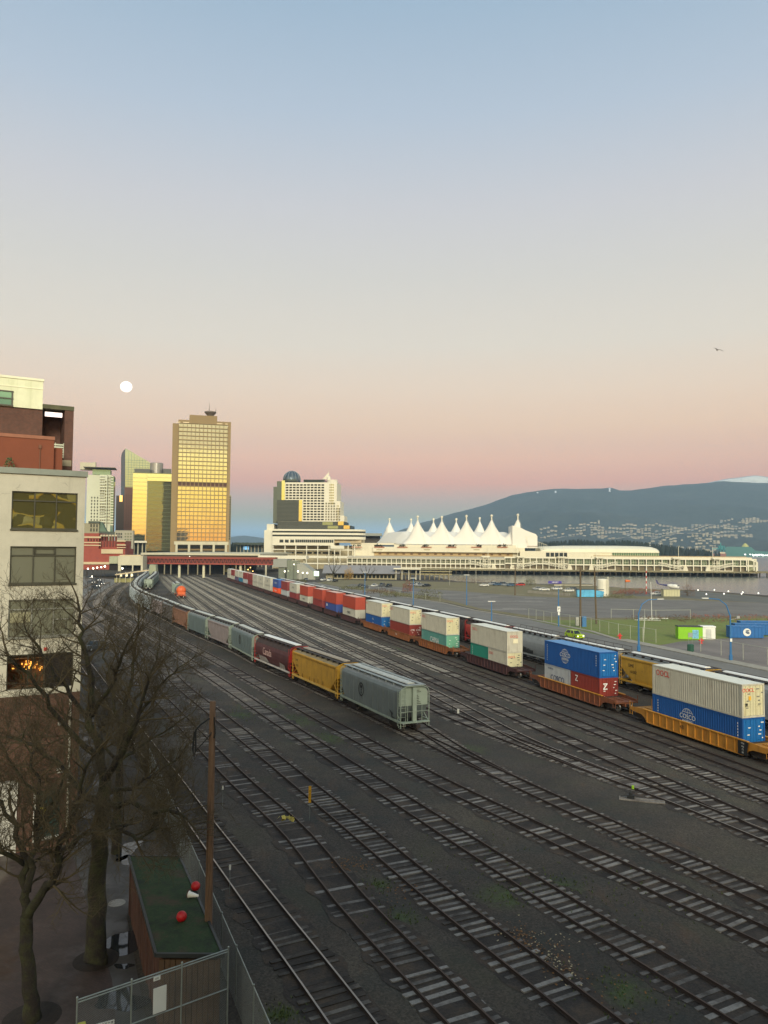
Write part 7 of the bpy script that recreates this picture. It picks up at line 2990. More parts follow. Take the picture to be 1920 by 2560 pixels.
# hillside houses: a few shapes copied over the slope
hm = []
WALLC = [C(206, 198, 176), C(176, 160, 132), C(160, 162, 156), C(190, 178, 154)]
for q in range(4):
    k = MB()
    w, d_, h_ = 10 + 4 * q, 7, 3.0 + .4 * q
    k.box(-w / 2, w / 2, -d_ / 2, d_ / 2, -6, h_)
    k.mi = 1
    k.prism([(-w / 2 - .6, -d_ / 2 - .6, h_), (-w / 2 - .6, d_ / 2 + .6, h_), (-w / 2 - .6, 0, h_ + 2.5)], (w + 1.2, 0, 0))
    k.mi = 2
    for i in range(3):
        k.box(-w / 2 + w * (i + .25) / 3, -w / 2 + w * (i + .75) / 3, -d_ / 2 - .15, -d_ / 2, 1.5, 3.5)
    hm.append(k.mesh('house', [M('house_wall_%d' % q, WALLC[q], .8), M('house_roof', C(104, 96, 90), .8), DKGL]))
ZONES = [((1352, 1470), (.33, .52), 50), ((1480, 1512), (.36, .53), 16), ((1500, 1610), (.30, .55), 54), ((1600, 1700), (.32, .54), 36), ((1680, 1880), (.30, .57), 110), ((1860, 1925), (.50, .56), 20), ((1620, 1800), (.12, .30), 34)]
rr = random.Random(12)
cnt = 0
rest = MB()
for (xa, xb), (ta, tb_), n_ in ZONES:
    for i in range(int(n_ * 5.0)):
        px = rr.uniform(xa, xb)
        t_ = ta + (tb_ - ta) * (int(rr.uniform(0, 9)) / 9 + rr.uniform(0, .03))
        if noise.noise(V((px * .03, t_ * 30, 4))) < -.18:
            continue
        q = on_slope(px, t_) + V((0, -8, 2))
        a_ = rr.uniform(-.3, .3)
        if cnt < 290 and rr.random() < .3:
            o_ = put('hillside_house', rr.choice(hm), None, q, a_)
            tag(o_, 'small pale house among the rows on the far wooded slope', 'house', 'houses on the far slope')
            cnt += 1
        else:
            me = hm[rr.randrange(4)]
            w = rr.uniform(7, 20)
            c_, s_ = math.cos(a_), math.sin(a_)
            h_ = rr.uniform(2.4, 4.6)
            u_, v_ = V((c_, s_, 0)) * w / 2, V((-s_, c_, 0)) * 5
            rest.obox(q + V((0, 0, h_ / 2 - 2)), u_, v_, V((0, 0, h_ / 2 + 2)))
tag(rest.build('hillside_houses', M('house_mix', C(176, 166, 142), .8, var=.35, scale=.02)), 'rows of pale houses filling the far wooded slope', 'houses', kind='stuff')

# conifers of the park behind the pier, and along the far shore
CON = M('conifer', C(34, 44, 34), .95, var=.3, scale=.02)
k = MB()
rr = random.Random(8)


def conifer(mb, q, h_):
    for l_ in range(4):
        z0 = h_ * (.12 + .22 * l_)
        r0 = h_ * (.2 - .045 * l_) * rr.uniform(.8, 1.2)
        n_ = 7
        ring_ = [q + V((r0 * math.cos(2 * PI * i / n_ + l_) * rr.uniform(.7, 1.15), r0 * math.sin(2 * PI * i / n_ + l_), z0 + rr.uniform(-.03, .03) * h_)) for i in range(n_)]
        tip = q + V((rr.uniform(-.02, .02) * h_, 0, min(h_, z0 + h_ * .36)))
        for i in range(n_):
            mb.quad(ring_[i], ring_[(i + 1) % n_], tip)


park = [(1090, 1362, 6), (1340, 1356, 18), (1445, 1349, 24), (1500, 1352, 24), (1560, 1350, 26), (1610, 1356, 22), (1660, 1362, 18), (1720, 1370, 12), (1800, 1380, 8)]
for i in range(620):
    px = rr.uniform(1240, 1800)
    j = max(q for q in range(len(park) - 1) if park[q][0] <= px)
    (xa, ya, _), (xb, yb, _) = park[j], park[j + 1]
    top = ya + (yb - ya) * (px - xa) / (xb - xa)
    d_ = rr.uniform(1500, 1750)
    h_ = max(6, zat(px, top - 3 + abs(rr.gauss(0, 4.5)), d_) + 1)
    q = at(px, 1380, d_)
    q.z = -1
    conifer(k, q, h_)
for i in range(160):
    px = rr.uniform(560, 690)
    d_ = rr.uniform(820, 900)
    q = at(px, 1380, d_)
    q.z = -1
    conifer(k, q, zat(px, 1352 + abs(rr.gauss(0, 4)), d_))
tag(k.build('treeline', CON), 'dark conifer wood behind the white pier', 'wood', kind='stuff')
k = MB()
k.prism([(at(px, 1384, 1480).x, at(px, 1384, 1480 + dd).y, -3) for px, dd in ((1180, 0), (1830, 0), (1820, 320), (1200, 320))], (0, 0, 3.6))
tag(k.build('park_land', MG), kind='structure')

# sulphur terminal on the far shore
s = Blk('green_shed', 'long teal roofed storage shed on the far shore', 1815, 2750, 0, 'shed')
k = MB()
A, B, z_, _z = s.rect(1813, 1888, 1367, 1387)
_a, B2, _b, z2 = s.rect(1888, 1925, 1377, 1387)
k.prism([(A, 0, -3), (B, 0, -3), (B, 0, z2), (B - 14, 0, _z), (A + 6, 0, _z), (A, 0, _z - 6)], (0, 60, 0))
k.prism([(B, 2, -3), (B2, 2, -3), (B2, 2, z2 - 3), (B, 2, z2)], (0, 50, 0))
k.build('shed_wall', M('teal_roofing', C(76, 124, 116), .8, var=.06, scale=.01), s.root)
k = MB()
q, zq = s.f(1863, 1366, 20)
k.lathe([(14, zq - 6), (11, zq + 2), (6, zq + 8), (1, zq + 12)], 10, (q, 20, 0))
k.build('sulphur_heap', M('sulphur_yellow', C(190, 186, 110), .9), s.root)
s = Blk('loader_tower', 'turquoise loading tower beside the teal shed on the far shore', 1800, 2700, 0, 'tower')
s.part('frame', M('turquoise', C(60, 150, 150), .7), (1798, 1812, 1364, 1374, 0, 12), (1801, 1803, 1357, 1390, 0, 3), (1808, 1810, 1364, 1390, 0, 3))
s.part('boom', M('turquoise', C(60, 150, 150), .7), (1780, 1800, 1371, 1373, 0, 4))
s = Blk('cargo_ship', 'small cargo ship with a pale bridge moored below the loading tower', 1800, 2600, 0, 'ship')
k = MB()
A, B, z_, _z = s.rect(1776, 1817, 1384, 1392)
k.prism([(A, 0, -3), (B - 4, 0, -3), (B, 0, _z), (A - 4, 0, _z)], (0, 16, 0))
k.build('hull', M('hull_red', C(150, 96, 78), .7), s.root)
s.part('bridge', M('ship_white', C(220, 204, 170), .7), (1800, 1813, 1380, 1385, 2, 12))
k = MB()
rr = random.Random(2)
for i in range(26):
    q = at(rr.uniform(1860, 1925), 1387.5 + rr.uniform(-1.5, 1.5), 2680)
    k.ball(q, 2.6, 6)
tag(k.build('shore_lamps', EM('far_lamp', (1, 1, .95, 1), 1.2)), 'row of tiny white lamps along the far shore', 'lamps', kind='stuff')

# moon and gull
k = MB()
k.ball((0, 0, 0), 195, 32, (1, 1, .92))
q = at(315.5, 967, 26000)
tag(k.build('moon', EM('moonlight', (1, .93, .82, 1), 1.6), loc=q, smooth=True), 'bright full moon low over the city towers', 'moon')
q = at(1794, 875, 160)
bd = thing('gull', 'gull gliding high over the harbour with bent wings', 'bird', q, .3)
k = MB()
GM = M('gull_grey', C(120, 118, 116), .7)
body = []
for x, r_ in ((-.24, .02), (-.12, .06), (.05, .075), (.18, .05), (.26, .012)):
    body.append([V((x, r_ * math.cos(a_), r_ * math.sin(a_))) for a_ in [2 * PI * i / 8 for i in range(8)]])
k.loft(body)
for s_ in (-1, 1):
    pts = [(0, .06 * s_, .03), (.02, .35 * s_, .16), (-.05, .62 * s_, .1), (-.16, .86 * s_, .0)]
    for (a, b_) in zip(pts, pts[1:]):
        wa, wb_ = .1 - abs(a[1]) * .07, .1 - abs(b_[1]) * .08
        k.loft([[V(a) + V((wa, 0, 0)), V(a) + V((0, 0, .018)), V(a) + V((-wa, 0, 0)), V(a) + V((0, 0, -.012))], [V(b_) + V((wb_, 0, 0)), V(b_) + V((0, 0, .014)), V(b_) + V((-wb_, 0, 0)), V(b_) + V((0, 0, -.01))]])
k.build('body', GM, bd)
bd.scale = (1.55, 1.55, 1.55)
bd.rotation_euler = (.15, 0, 1.9)

# haze: one even volume round everything below the sky
hz = MB()
hz.box(-9500, 13000, -350, 8300, -9, 1150)
HM = bpy.data.materials.new('haze')
HM.use_nodes = True
ht = HM.node_tree
ht.nodes.remove(ht.nodes['Principled BSDF'])
pv_ = ht.nodes.new('ShaderNodeVolumePrincipled')
pv_.inputs['Color'].default_value = (.52, .76, 1.0, 1)
pv_.inputs['Density'].default_value = 1.0e-4
pv_.inputs['Anisotropy'].default_value = 0.0
ht.links.new(pv_.outputs[0], ht.nodes['Material Output'].inputs['Volume'])
hzo = tag(hz.build('haze', HM), kind='stuff')
# ---------------------------------------------------------------- road side, car parks, helipad
CARP = {n: M('car_' + n, c, .3, .1, var=.03) for n, c in (('white', C(214, 214, 208)), ('black', C(30, 32, 34)), ('silver', C(150, 154, 156)), ('grey', C(84, 88, 92)), ('blue', C(70, 96, 122)), ('red', C(170, 44, 40)), ('lime', C(172, 200, 40)))}
TYRE = M('tyre', C(28, 28, 28), .9)
CGL = GL('car_glass', C(50, 58, 62), .05, .4)
HEAD = EM('headlight', (1, .95, .8, 1), 5.0)
HEADOFF = M('headlight_off', C(210, 210, 200), .3)
CPROTO = {}


def car(kind, colour, label, loc, rz, group=None, lit=False):
    key = (kind, colour, lit)
    if key in CPROTO:
        return dup_car(CPROTO[key], label, loc, rz, group)
    root = thing('parked_car' if group else 'car', label, 'car', loc, rz, group)
    suv = kind == 'suv'
    H = 1.62 if suv else 1.42
    prof = [(-2.25, .32), (-2.3, .75), (-2.2, .98 if suv else .92), (-1.0, 1.02 if suv else .95), (2.1 if suv else 1.6, 1.04 if suv else .98), (2.28, .95), (2.3, .35)]
    b = MB()
    for (sc_, yy) in ((1, .82),):
        b.prism([(x, -yy, z) for x, z in prof], (0, 2 * yy, 0))
        b.prism([(x * .985, -yy - .06, .35 + (z - .35) * .8) for x, z in prof], (0, 2 * yy + .12, 0))
    roof = [(-.55, H), (1.6 if suv else .75, H - .02)]
    b.loft([[(roof[0][0], -.58, H), (roof[1][0], -.58, H - .03), (roof[1][0], .58, H - .03), (roof[0][0], .58, H)], [(roof[0][0] + .12, -.5, H + .05), (roof[1][0] - .12, -.5, H + .02), (roof[1][0] - .12, .5, H + .02), (roof[0][0] + .12, .5, H + .05)]])
    for x0_, x1_ in ((-1.12, -.55), (.35, .3), (2.1 if suv else 1.55, 1.6 if suv else .75)):
        for s in (-1, 1):
            b.bar((x0_, s * .76, 1.0), (x1_, s * .58, H), .07)
    b.build('body', CARP[colour], root)
    w = MB()
    w.loft([[(-1.1, -.75, .98), (2.05 if suv else 1.5, -.75, .98), (2.05 if suv else 1.5, .75, .98), (-1.1, .75, .98)], [(-.56, -.57, H), (1.58 if suv else .73, -.57, H - .03), (1.58 if suv else .73, .57, H - .03), (-.56, .57, H)]])
    w.build('window', CGL, root)
    wm = MB()
    wm.lathe([(.05, -.1), (.3, -.1), (.33, -.06), (.33, .1), (.05, .1)], 16, axis='y')
    wm.mi = 1
    wm.lathe([(.03, -.115), (.2, -.112), (.2, -.1), (.03, -.1)], 12, axis='y')
    wm.lathe([(.03, .1), (.2, .1), (.2, .112), (.03, .115)], 12, axis='y')
    me = wm.mesh('wheel', [TYRE, CARP['silver']])
    for x in (-1.42, 1.4):
        for s in (-1, 1):
            put('wheel', me, root, (x, s * .8, .33))
    for s in (-1, 1):
        l_ = MB()
        l_.ball((-2.27, s * .62, .7), .13, 8, (.5, 1.2, .8))
        l_.build('headlight', HEAD if lit else HEADOFF, root)
        l_ = MB()
        l_.box(2.26, 2.32, s * .65 - .14, s * .65 + .14, .75, .9)
        l_.build('tail_light', M('tail_light', C(120, 20, 20), .3), root)
    CPROTO[key] = root
    return root


def dup_car(o, label, loc, rz, group):
    r = dup(o, loc, rz, label)
    if group:
        r['group'] = group
    return r


ROADA = math.atan2(1, LINE)
tx = car('suv', 'lime', 'lime and white taxi with its headlights on, driving along the road', g(1436, 1596), ROADA, lit=True)
GP = 'cars parked on the waste ground'
CARS = [('sedan', 'white', 1192 + 18, 1466, .3, 'white car alone at the water side of the car park'),
        ('suv', 'black', 902, 1468, 1.2, 'black car in front of the long grey roofed terminal'), ('sedan', 'white', 936, 1467, 1.2, 'white car between the black cars in front of the terminal'), ('suv', 'grey', 955, 1466, 1.2, 'dark grey car behind the white one by the terminal'),
        ('suv', 'black', 972, 1468, 1.2, 'black car at the end of the row in front of the terminal'), ('sedan', 'grey', 913, 1470, 1.2, 'grey car half hidden by the road sign near the terminal'),
        ('sedan', 'silver', 1030, 1465, .8, 'silver car at the head of the second row by the terminal'), ('suv', 'white', 1042, 1464, .8, 'white car second in the row beyond the terminal'), ('sedan', 'silver', 1050, 1466, .8, 'silver car in the middle of the second terminal row'), ('sedan', 'black', 1066, 1467, .8, 'black car at the tail of the second terminal row'),
        ('sedan', 'white', 808, 1452, 1.3, 'white car beside the lamps near the stair building'), ('suv', 'white', 824, 1453, 1.3, 'white van like car near the stair building'), ('sedan', 'black', 838, 1455, 1.3, 'black car by the tall bare tree at the road bend'), ('sedan', 'grey', 765, 1452, 1.9, 'dark car on the far part of the road'),
        ('suv', 'silver', 1232, 1463, .5, 'silver car first in the row beside the silo'), ('sedan', 'blue', 1243, 1464, .5, 'dusty blue car in the row near the water'), ('suv', 'grey', 1255, 1463, .5, 'grey car in the middle of the waterside row'), ('sedan', 'silver', 1266, 1465, .5, 'pale car in the waterside row'), ('suv', 'blue', 1278, 1466, .5, 'blue car at the end of the waterside row'),
        ('suv', 'red', 1300, 1465, .2, 'red car behind the utility pole by the water'),
        ('sedan', 'white', 1360, 1477, .1, 'white car behind the low concrete wall'), ('sedan', 'silver', 1344, 1475, .1, 'silver car behind the low concrete wall'), ('suv', 'white', 1391, 1475, .4, 'white car under the purple sign'), ('suv', 'grey', 1430, 1477, .3, 'dark pickup beside the pale blue bin'), ('suv', 'white', 1421, 1480, .3, 'white pickup beside the pale blue bin'), ('sedan', 'white', 1642, 1488, .1, 'white car beside the pale shed on the helipad')]
for kd, co, px, py, rz, lb in CARS:
    car(kd, co, lb, g(px, py), rz, GP)
car('suv', 'white', 'car with bright headlights coming down the far road', g(806, 1474), ROADA + PI, lit=True)
car('sedan', 'grey', 'dark sedan with red lit windows on the street behind the white building', g(235, 1474), 1.2)
car('suv', 'grey', 'large dark pickup on the street at the corner of the white building', g(237, 1626), 1.05)

# street lamps: blue curved poles
LBLUE = M('lamp_blue', C(48, 108, 158), .5, var=.12, scale=2)
lp = thing('street_lamp', 'blue curved street lamp nearest the viewpoint, right of the green bin', 'street lamp', g(1827, 1652), 0, 'blue street lamps along the road')
lp['label'] = 'blue curved street lamp beside the blue containers, with a small camera arm'


def lamp(root, h, flip, arm=4.2, camera=False):
    m_ = MB()
    pts = [(0, 0, 0), (0, 0, h * .35), (0, 0, h * .72), (flip * .18 * arm, 0, h * .9), (flip * .5 * arm, 0, h * .985), (flip * arm, 0, h)]
    m_.tube(pts, [.2, .15, .12, .09, .08, .07], 8)
    m_.lathe([(.3, 0), (.28, .9), (.2, 1.0)], 8)
    m_.build('pole', LBLUE, root)
    m_ = MB()
    m_.loft([[(flip * arm - .1 * flip, -.1, h - .05), (flip * arm - .1 * flip, .1, h - .05), (flip * arm - .1 * flip, .1, h + .1), (flip * arm - .1 * flip, -.1, h + .1)], [(flip * (arm + 1.0), -.2, h - .02), (flip * (arm + 1.0), .2, h - .02), (flip * (arm + 1.0), .15, h + .1), (flip * (arm + 1.0), -.15, h + .1)]])
    m_.build('lamp_head', M('lamp_head', C(206, 206, 198), .5), root)
    if camera:
        m_ = MB()
        m_.tube([(0, 0, h * .66), (1.1, 0, h * .68)], .05, 5)
        m_.box(1.0, 1.5, -.12, .12, h * .68, h * .72)
        m_.build('camera_arm', M('camera_grey', C(150, 150, 146), .5), root)
        m_ = MB()
        m_.box(-.16, .16, -.24, -.2, 3.1, 3.6)
        m_.build('small_sign', WHITEP, root)


d_ = g(1827, 1652).y
lamp(lp, zat(1777, 1496, d_), -1, 3.6, True)
q = g(1597, 1628)
l2 = thing('street_lamp', 'blue curved street lamp behind the yellow hopper car', 'street lamp', q, 0, 'blue street lamps along the road')
lamp(l2, zat(1641, 1498, q.y), 1, 3.4)
for px, py, ty, lb in ((1396.5, 1566, 1470, 'blue lamp post with a white road sign by the chain link fence'), (1228.8, 1556, 1503, 'blue lamp post behind the cream and teal container stack'), (1033, 1515, 1445, 'slim blue lamp post behind the cream and red brown stack'), (1166.6, 1513, 1437, 'slim blue lamp post at the car park edge'), (912, 1489, 1430, 'slim blue lamp post behind the orange red containers')):
    q = g(px, py)
    t_ = thing('street_lamp', lb, 'street lamp', q, 0, 'blue street lamps along the road')
    h_ = zat(px, ty, q.y)
    m_ = MB()
    m_.tube([(0, 0, 0), (0, 0, h_)], [.16, .09], 7)
    m_.build('pole', LBLUE, t_)
    m_ = MB()
    m_.box(-.9, .9, -.2, .2, h_ - .12, h_ + .05)
    m_.build('lamp_head', M('lamp_head', C(206, 206, 198), .5), t_)
    if px > 1390:
        m_ = MB()
        m_.box(-.35, .35, -.3, -.25, 3.4, 4.6)
        m_.box(-.2, .2, -.3, -.25, 2.6, 3.3)
        m_.build('road_sign', WHITEP, t_)
        text('P', .8, BLACKP, t_, (0, -.31, 4.0), (1, 0, 0), SZ)
# utility poles
PLW = M('pole_brown', C(96, 82, 62), .85, var=.2, scale=1)
for px, py, tx_, ty, r_, lb in ((1451, 1567, 1451, 1418, .26, 'dark utility pole with a blue box at its foot'), (1491, 1560, 1486, 1420, .24, 'utility pole beside the white silo'), (1287.5, 1488, 1288, 1412, .26, 'utility pole in front of the parked waterside cars'), (1630, 1551, 1627, 1455, .07, 'thin white pole standing in the grass field'), (1718, 1490, 1716, 1446, .1, 'thin dark pole beside the helicopter'), (1190, 1460, 1190, 1410, .12, 'thin pale pole at the water edge'), (1124, 1463, 1124, 1418, .1, 'thin pale mast at the bend of the car park'), (1410, 1490, 1410, 1452, .1, 'short grey pole under the purple sign')):
    q = g(px, py)
    t_ = thing('utility_pole', lb, 'utility pole', q)
    tp_ = at(tx_, ty, q.y) - q
    m_ = MB()
    m_.tube([(0, 0, 0), (tp_.x, 0, tp_.z)], [r_, r_ * .7], 8)
    m_.build('post', WHITEP if 'white pole' in lb else (M('pole_pale', C(160, 158, 146), .7) if 'pale' in lb else PLW), t_)
    if r_ > .2:
        m_ = MB()
        m_.box(tp_.x - 1.1, tp_.x + 1.1, -.08, .08, tp_.z - 1.0, tp_.z - .85)
        m_.build('cross_arm', PLW, t_)
    if 'blue box' in lb:
        m_ = MB()
        m_.box(.35, 1.3, -.4, .4, 0, 2.4)
        m_.build('cabinet', LBLUE, t_)
        m_ = MB()
        m_.box(-1.1, -.4, -.3, .3, .3, 2.2)
        m_.build('meter_box', M('meter_grey', C(160, 160, 150), .6), t_)
    if 'grass field' in lb:
        m_ = MB()
        m_.tube([(-3.4, 0, .5), (4.2, .4, .5)], .09, 6)
        m_.tube([(-4.6, -.4, .12), (2, -.4, .12)], .08, 6)
        m_.build('cross_pipe', WHITEP, t_)

# fences on the waste ground
FG = 'chain link fences by the grass field'
lift = lambda p_: V((p_.x, p_.y, 0))
chain_fence('chain link fence between the pavement and the grass field', [lift(g(*p_)) for p_ in ((1322, 1547), (1400, 1562), (1478, 1575), (1546, 1592), (1640, 1608))], 2.6, 4.4, .5, (1.0,), .045, .006, group=FG, mat=M('fence_pale', C(176, 178, 160), .6))
chain_fence('chain link fence along the asphalt yard by the blue lamp', [lift(g(*p_)) for p_ in ((1752, 1629), (1858, 1650), (1919, 1662), (2000, 1680))], 2.6, 4.6, .5, (1.0,), .045, .006, group=FG, mat=M('fence_pale', C(176, 178, 160), .6))
chain_fence('chain link fence along the far side of the grass field', [lift(g(*p_)) for p_ in ((1528, 1546), (1640, 1549), (1726, 1548))], 2.4, 7, .6, (1.0,), .05, .006, group=FG, mat=M('fence_pale', C(176, 178, 160), .6))
chain_fence('chain link fence crossing the grass field from the road', [lift(g(*p_)) for p_ in ((1609, 1606), (1612, 1560), (1612, 1548))], 2.4, 7, 0, (1.0,), .05, .006, group=FG, mat=M('fence_pale', C(176, 178, 160), .6))
chain_fence('wire fence along the edge of the road verge in the distance', [lift(g(*p_)) for p_ in ((900, 1474), (1000, 1490), (1100, 1504))], 2.2, 12, 0, (1.0,), .05, .006, group=FG, mat=M('fence_pale', C(176, 178, 160), .6))

# green kiosk container with a white cabin
q = g(1696, 1598)
rz = -.12
kx = thing('kiosk', 'lime green kiosk with a blue picture panel and an open topped frame', 'kiosk', q, rz)
wk_ = (g(1753, 1598) - q).length
m_ = MB()
m_.box(0, wk_, 0, 2.3, .05, 2.45)
m_.build('body', M('lime_panel', C(130, 190, 20), .6, var=.06), kx)
m_ = MB()
m_.box(-.05, wk_ + .05, -.05, 2.4, 2.45, 2.6)
for i in range(7):
    m_.bar((.2 + i * .6, -.02, 2.45), (.5 + i * .6, -.02, 2.85), .05)
m_.build('roof_frame', M('dark_frame', C(60, 64, 54), .7), kx)
m_ = MB()
m_.quad((wk_ * .58, -.012, .2), (wk_ * .83, -.012, .2), (wk_ * .83, -.012, 1.9), (wk_ * .58, -.012, 1.9))
m_.build('picture_panel', M('picture_blue', C(110, 170, 196), .5, var=.5, scale=3), kx)
wc = thing('cabin', 'small white cabin with a rounded roof edge beside the lime green kiosk', 'cabin', g(1754.5, 1598), rz)
w2_ = (g(1781, 1597) - g(1754.5, 1598)).length
m_ = MB()
m_.box(0, w2_, 0, 2.2, 0, 2.4)
m_.prism([(-.1, -.12, 2.4), (-.1, 2.3, 2.4), (-.1, 2.2, 2.62), (-.1, 0, 2.62)], (w2_ + .2, 0, 0))
m_.build('wall', WHITEP, wc)
m_ = MB()
m_.box(w2_ * .3, w2_ * .7, -.03, 0, .1, 2.0)
m_.build('door', M('door_white', C(190, 192, 186), .6), wc)

# blue low containers with a round white emblem
BL = M('skip_blue', C(16, 96, 160), .55, var=.1, scale=.8, stain=C(12, 60, 110), amt=.3)
for i, (px, py, l_, lb) in enumerate(((1826, 1595.5, 6.6, 'blue low container with a round white emblem, in front of two others'), (1838, 1588, 7.5, 'blue low container second in the row'), (1852, 1581, 8, 'dark blue low container at the back of the row'))):
    q = g(px, py)
    t_ = thing('low_container', lb, 'container', q, -.06, 'blue low containers on the asphalt yard')
    m_ = MB()
    m_.box(0, l_, 0, 2.2, .12, 2.35)
    for k in range(int(l_ / .7) + 1):
        m_.box(k * .7 - .04, k * .7 + .04, -.06, 0, .12, 2.3)
    m_.box(-.05, l_ + .05, -.07, 2.25, 2.28, 2.42)
    m_.build('body', BL, t_)
    m_ = MB()
    m_.quad((.1, .1, 2.43), (l_ - .1, .1, 2.43), (l_ - .1, 2.1, 2.43), (.1, 2.1, 2.43))
    m_.build('lid', M('skip_lid', C(54, 120, 176), .6), t_)
    if i == 0:
        m_ = MB()
        qd = []
        for k in range(25):
            a_ = 2 * PI * k / 25
            qd.append((3.3 + .78 * math.cos(a_), -.075, 1.25 + .78 * math.sin(a_)))
        m_.quad(*qd)
        m_.build('emblem', WHITEP, t_)
        m_ = MB()
        m_.quad(*[(3.4 + .42 * math.cos(a_), -.085, 1.2 + .3 * math.sin(a_) - .1 * math.cos(a_)) for a_ in [2 * PI * k / 18 for k in range(18)]])
        m_.quad((2.9, -.085, 1.7), (3.6, -.085, 1.75), (3.9, -.085, 1.5), (3.2, -.085, 1.55))
        m_.build('emblem_mark', M('emblem_grey', C(90, 104, 120), .6), t_)
# pale blue skip, silo, sign, huts, masts
q = g(1444, 1493)
t_ = thing('skip', 'pale blue covered skip at the edge of the dark car park', 'skip', q, -.1)
m_ = MB()
l_ = (g(1485, 1497) - q).length
m_.prism([(0, 0, .15), (l_, 0, .15), (l_ + .3, 0, 2.2), (l_ * .6, 0, 2.8), (-.2, 0, 2.7)], (0, 3, 0))
m_.build('body', M('pale_blue', C(84, 168, 206), .6, var=.2, scale=.6, stain=C(40, 110, 170), amt=.6), t_)
m_ = MB()
m_.box(-.3, l_ + .4, -.1, 3.1, 2.82, 2.95)
m_.build('lid', M('skip_dark', C(54, 66, 76), .7), t_)
q = g(1507, 1490)
t_ = thing('silo', 'white cylindrical storage silo beside the water', 'silo', q)
r_ = (g(1520, 1490) - q).length
h_ = zat(1507, 1448, q.y)
m_ = MB()
m_.lathe([(r_, 0), (r_, h_ * .96), (r_ * .9, h_), (.1, h_ * 1.02)], 24)
for z in (.25, .5, .75):
    m_.lathe([(r_ + .05, h_ * z), (r_ + .05, h_ * z + .12)], 24)
m_.build('shell', M('silo_white', C(222, 218, 200), .6, var=.08, scale=.3, stain=C(180, 170, 140), amt=.3), t_)
m_ = MB()
m_.tube([(r_ * .5, -r_ - .3, 0), (r_ * .5, -r_ - .3, h_ + 1)], .08, 5)
m_.tube([(r_ * .8, -r_ - .1, 0), (r_ * .8, -r_ - .1, h_ + 1)], .08, 5)
m_.build('ladder', PIERC, t_)
s = Blk('heliport_office', 'low white heliport office with a purple sign box on its roof', 1386, 380, -3)
s.part('wall', M('office_white', C(206, 202, 184), .75, var=.08, scale=.2), (1385, 1404, 1460, 1477, 0, 8, 0), (1404, 1482, 1461, 1478, 3, 10, 0))
s.part('roof', M('office_roof', C(130, 128, 116), .8), (1384, 1405, 1458.8, 1460, -.5, 8.5), (1403, 1483, 1459.4, 1461, 2.4, 10.5))
s.win(1387, 1402, 1463, 1473, 2, 1, .6, .7, DKGL, -.1)
s.part('sign_box', M('sign_purple', C(58, 44, 140), .5), (1371, 1404, 1452.5, 1459, -1.2, -.4))
x_, z_ = s.f(1388, 1455.8, -1.25)
text('HELIJET', 1.0, WHITEP, s.root, (x_, -1.26, z_), (1, 0, 0), SZ)
s.part('door', DKGL, (1440, 1443, 1466, 1476, 2.9, 3.05))
q = g(1320, 1482)
t_ = thing('retaining_wall', 'long low concrete barrier in front of the parked cars', 'wall', q, 0)
m_ = MB()
m_.bar(V((0, 0, .5)), g(1424, 1490) - q + V((0, 0, .4)), .6, 1.0)
m_.build('barrier', KERB, t_)
t_ = thing('pale_shed', 'pale flat shed on the edge of the helipad', 'shed', g(1659, 1491), -.05)
l_ = (g(1697, 1491) - g(1659, 1491)).length
m_ = MB()
m_.box(0, l_, 0, 3, 0, 2.6)
m_.build('wall', M('shed_pale', C(190, 186, 150), .8, var=.08, scale=.5), t_)
m_ = MB()
m_.box(-.1, l_ + .1, -.15, 3.1, 2.6, 2.75)
for k in range(6):
    m_.box(l_ * k / 6, l_ * k / 6 + .08, -.05, 0, 0, 2.6)
m_.build('roof', M('shed_trim', C(150, 148, 124), .8), t_)
q = g(1616, 1485)
t_ = thing('striped_mast', 'slim red and white striped mast by the helipad', 'mast', q)
h_ = zat(1616, 1420, q.y)
m_ = MB()
for k in range(10):
    m_.mi = k % 2
    m_.tube([(0, 0, h_ * k / 10), (0, 0, h_ * (k + 1) / 10)], .17, 6)
m_.build('shaft', [M('mast_red', C(190, 60, 48), .6), WHITEP], t_)
q = g(1563.5, 1484)
t_ = thing('windsock', 'orange windsock on a short post by the helipad', 'windsock', q)
h_ = zat(1563, 1450, q.y)
m_ = MB()
m_.tube([(0, 0, 0), (0, 0, h_)], .12, 6)
m_.build('post', PLW, t_)
m_ = MB()
m_.lathe([(.55, 0), (.5, .8), (.34, 1.9), (.3, 1.9), (.45, .8)], 10, (0, 0, h_ - .4), 'x')
m_.build('sock', M('sock_orange', C(226, 120, 60), .8), t_)
# helicopter
q = g(1683, 1474.5)
hc = thing('helicopter', 'small white and purple helicopter parked on the helipad', 'helicopter', q, -.35)
PUR = M('heli_purple', C(60, 56, 110), .4)
m_ = MB()
rings = []
for x, r_, z in ((-2.6, .25, 1.3), (-2.1, .8, 1.35), (-1.0, 1.05, 1.5), (.6, 1.05, 1.6), (1.8, .7, 1.8), (2.6, .42, 1.95)):
    rings.append([V((-x, r_ * .85 * math.cos(a_), z + r_ * math.sin(a_))) for a_ in [2 * PI * k / 12 for k in range(12)]])
m_.loft(rings)
m_.build('cabin', M('heli_white', C(220, 220, 214), .4), hc, smooth=True)
m_ = MB()
m_.tube([(-2.4, 0, 1.95), (-4.5, 0, 2.15), (-6.3, 0, 2.5)], [.42, .26, .16], 8)
m_.prism([(-6.0, -.06, 2.4), (-6.8, -.06, 2.5), (-7.5, -.06, 4.3), (-6.9, -.06, 4.3)], (0, .12, 0))
m_.build('tail_boom', PUR, hc)
m_ = MB()
for a_ in (.4, 2.0, 3.55, 5.1):
    m_.bar((0, 0, 3.15), (4.6 * math.cos(a_), 4.6 * math.sin(a_), 3.0), .3, .05)
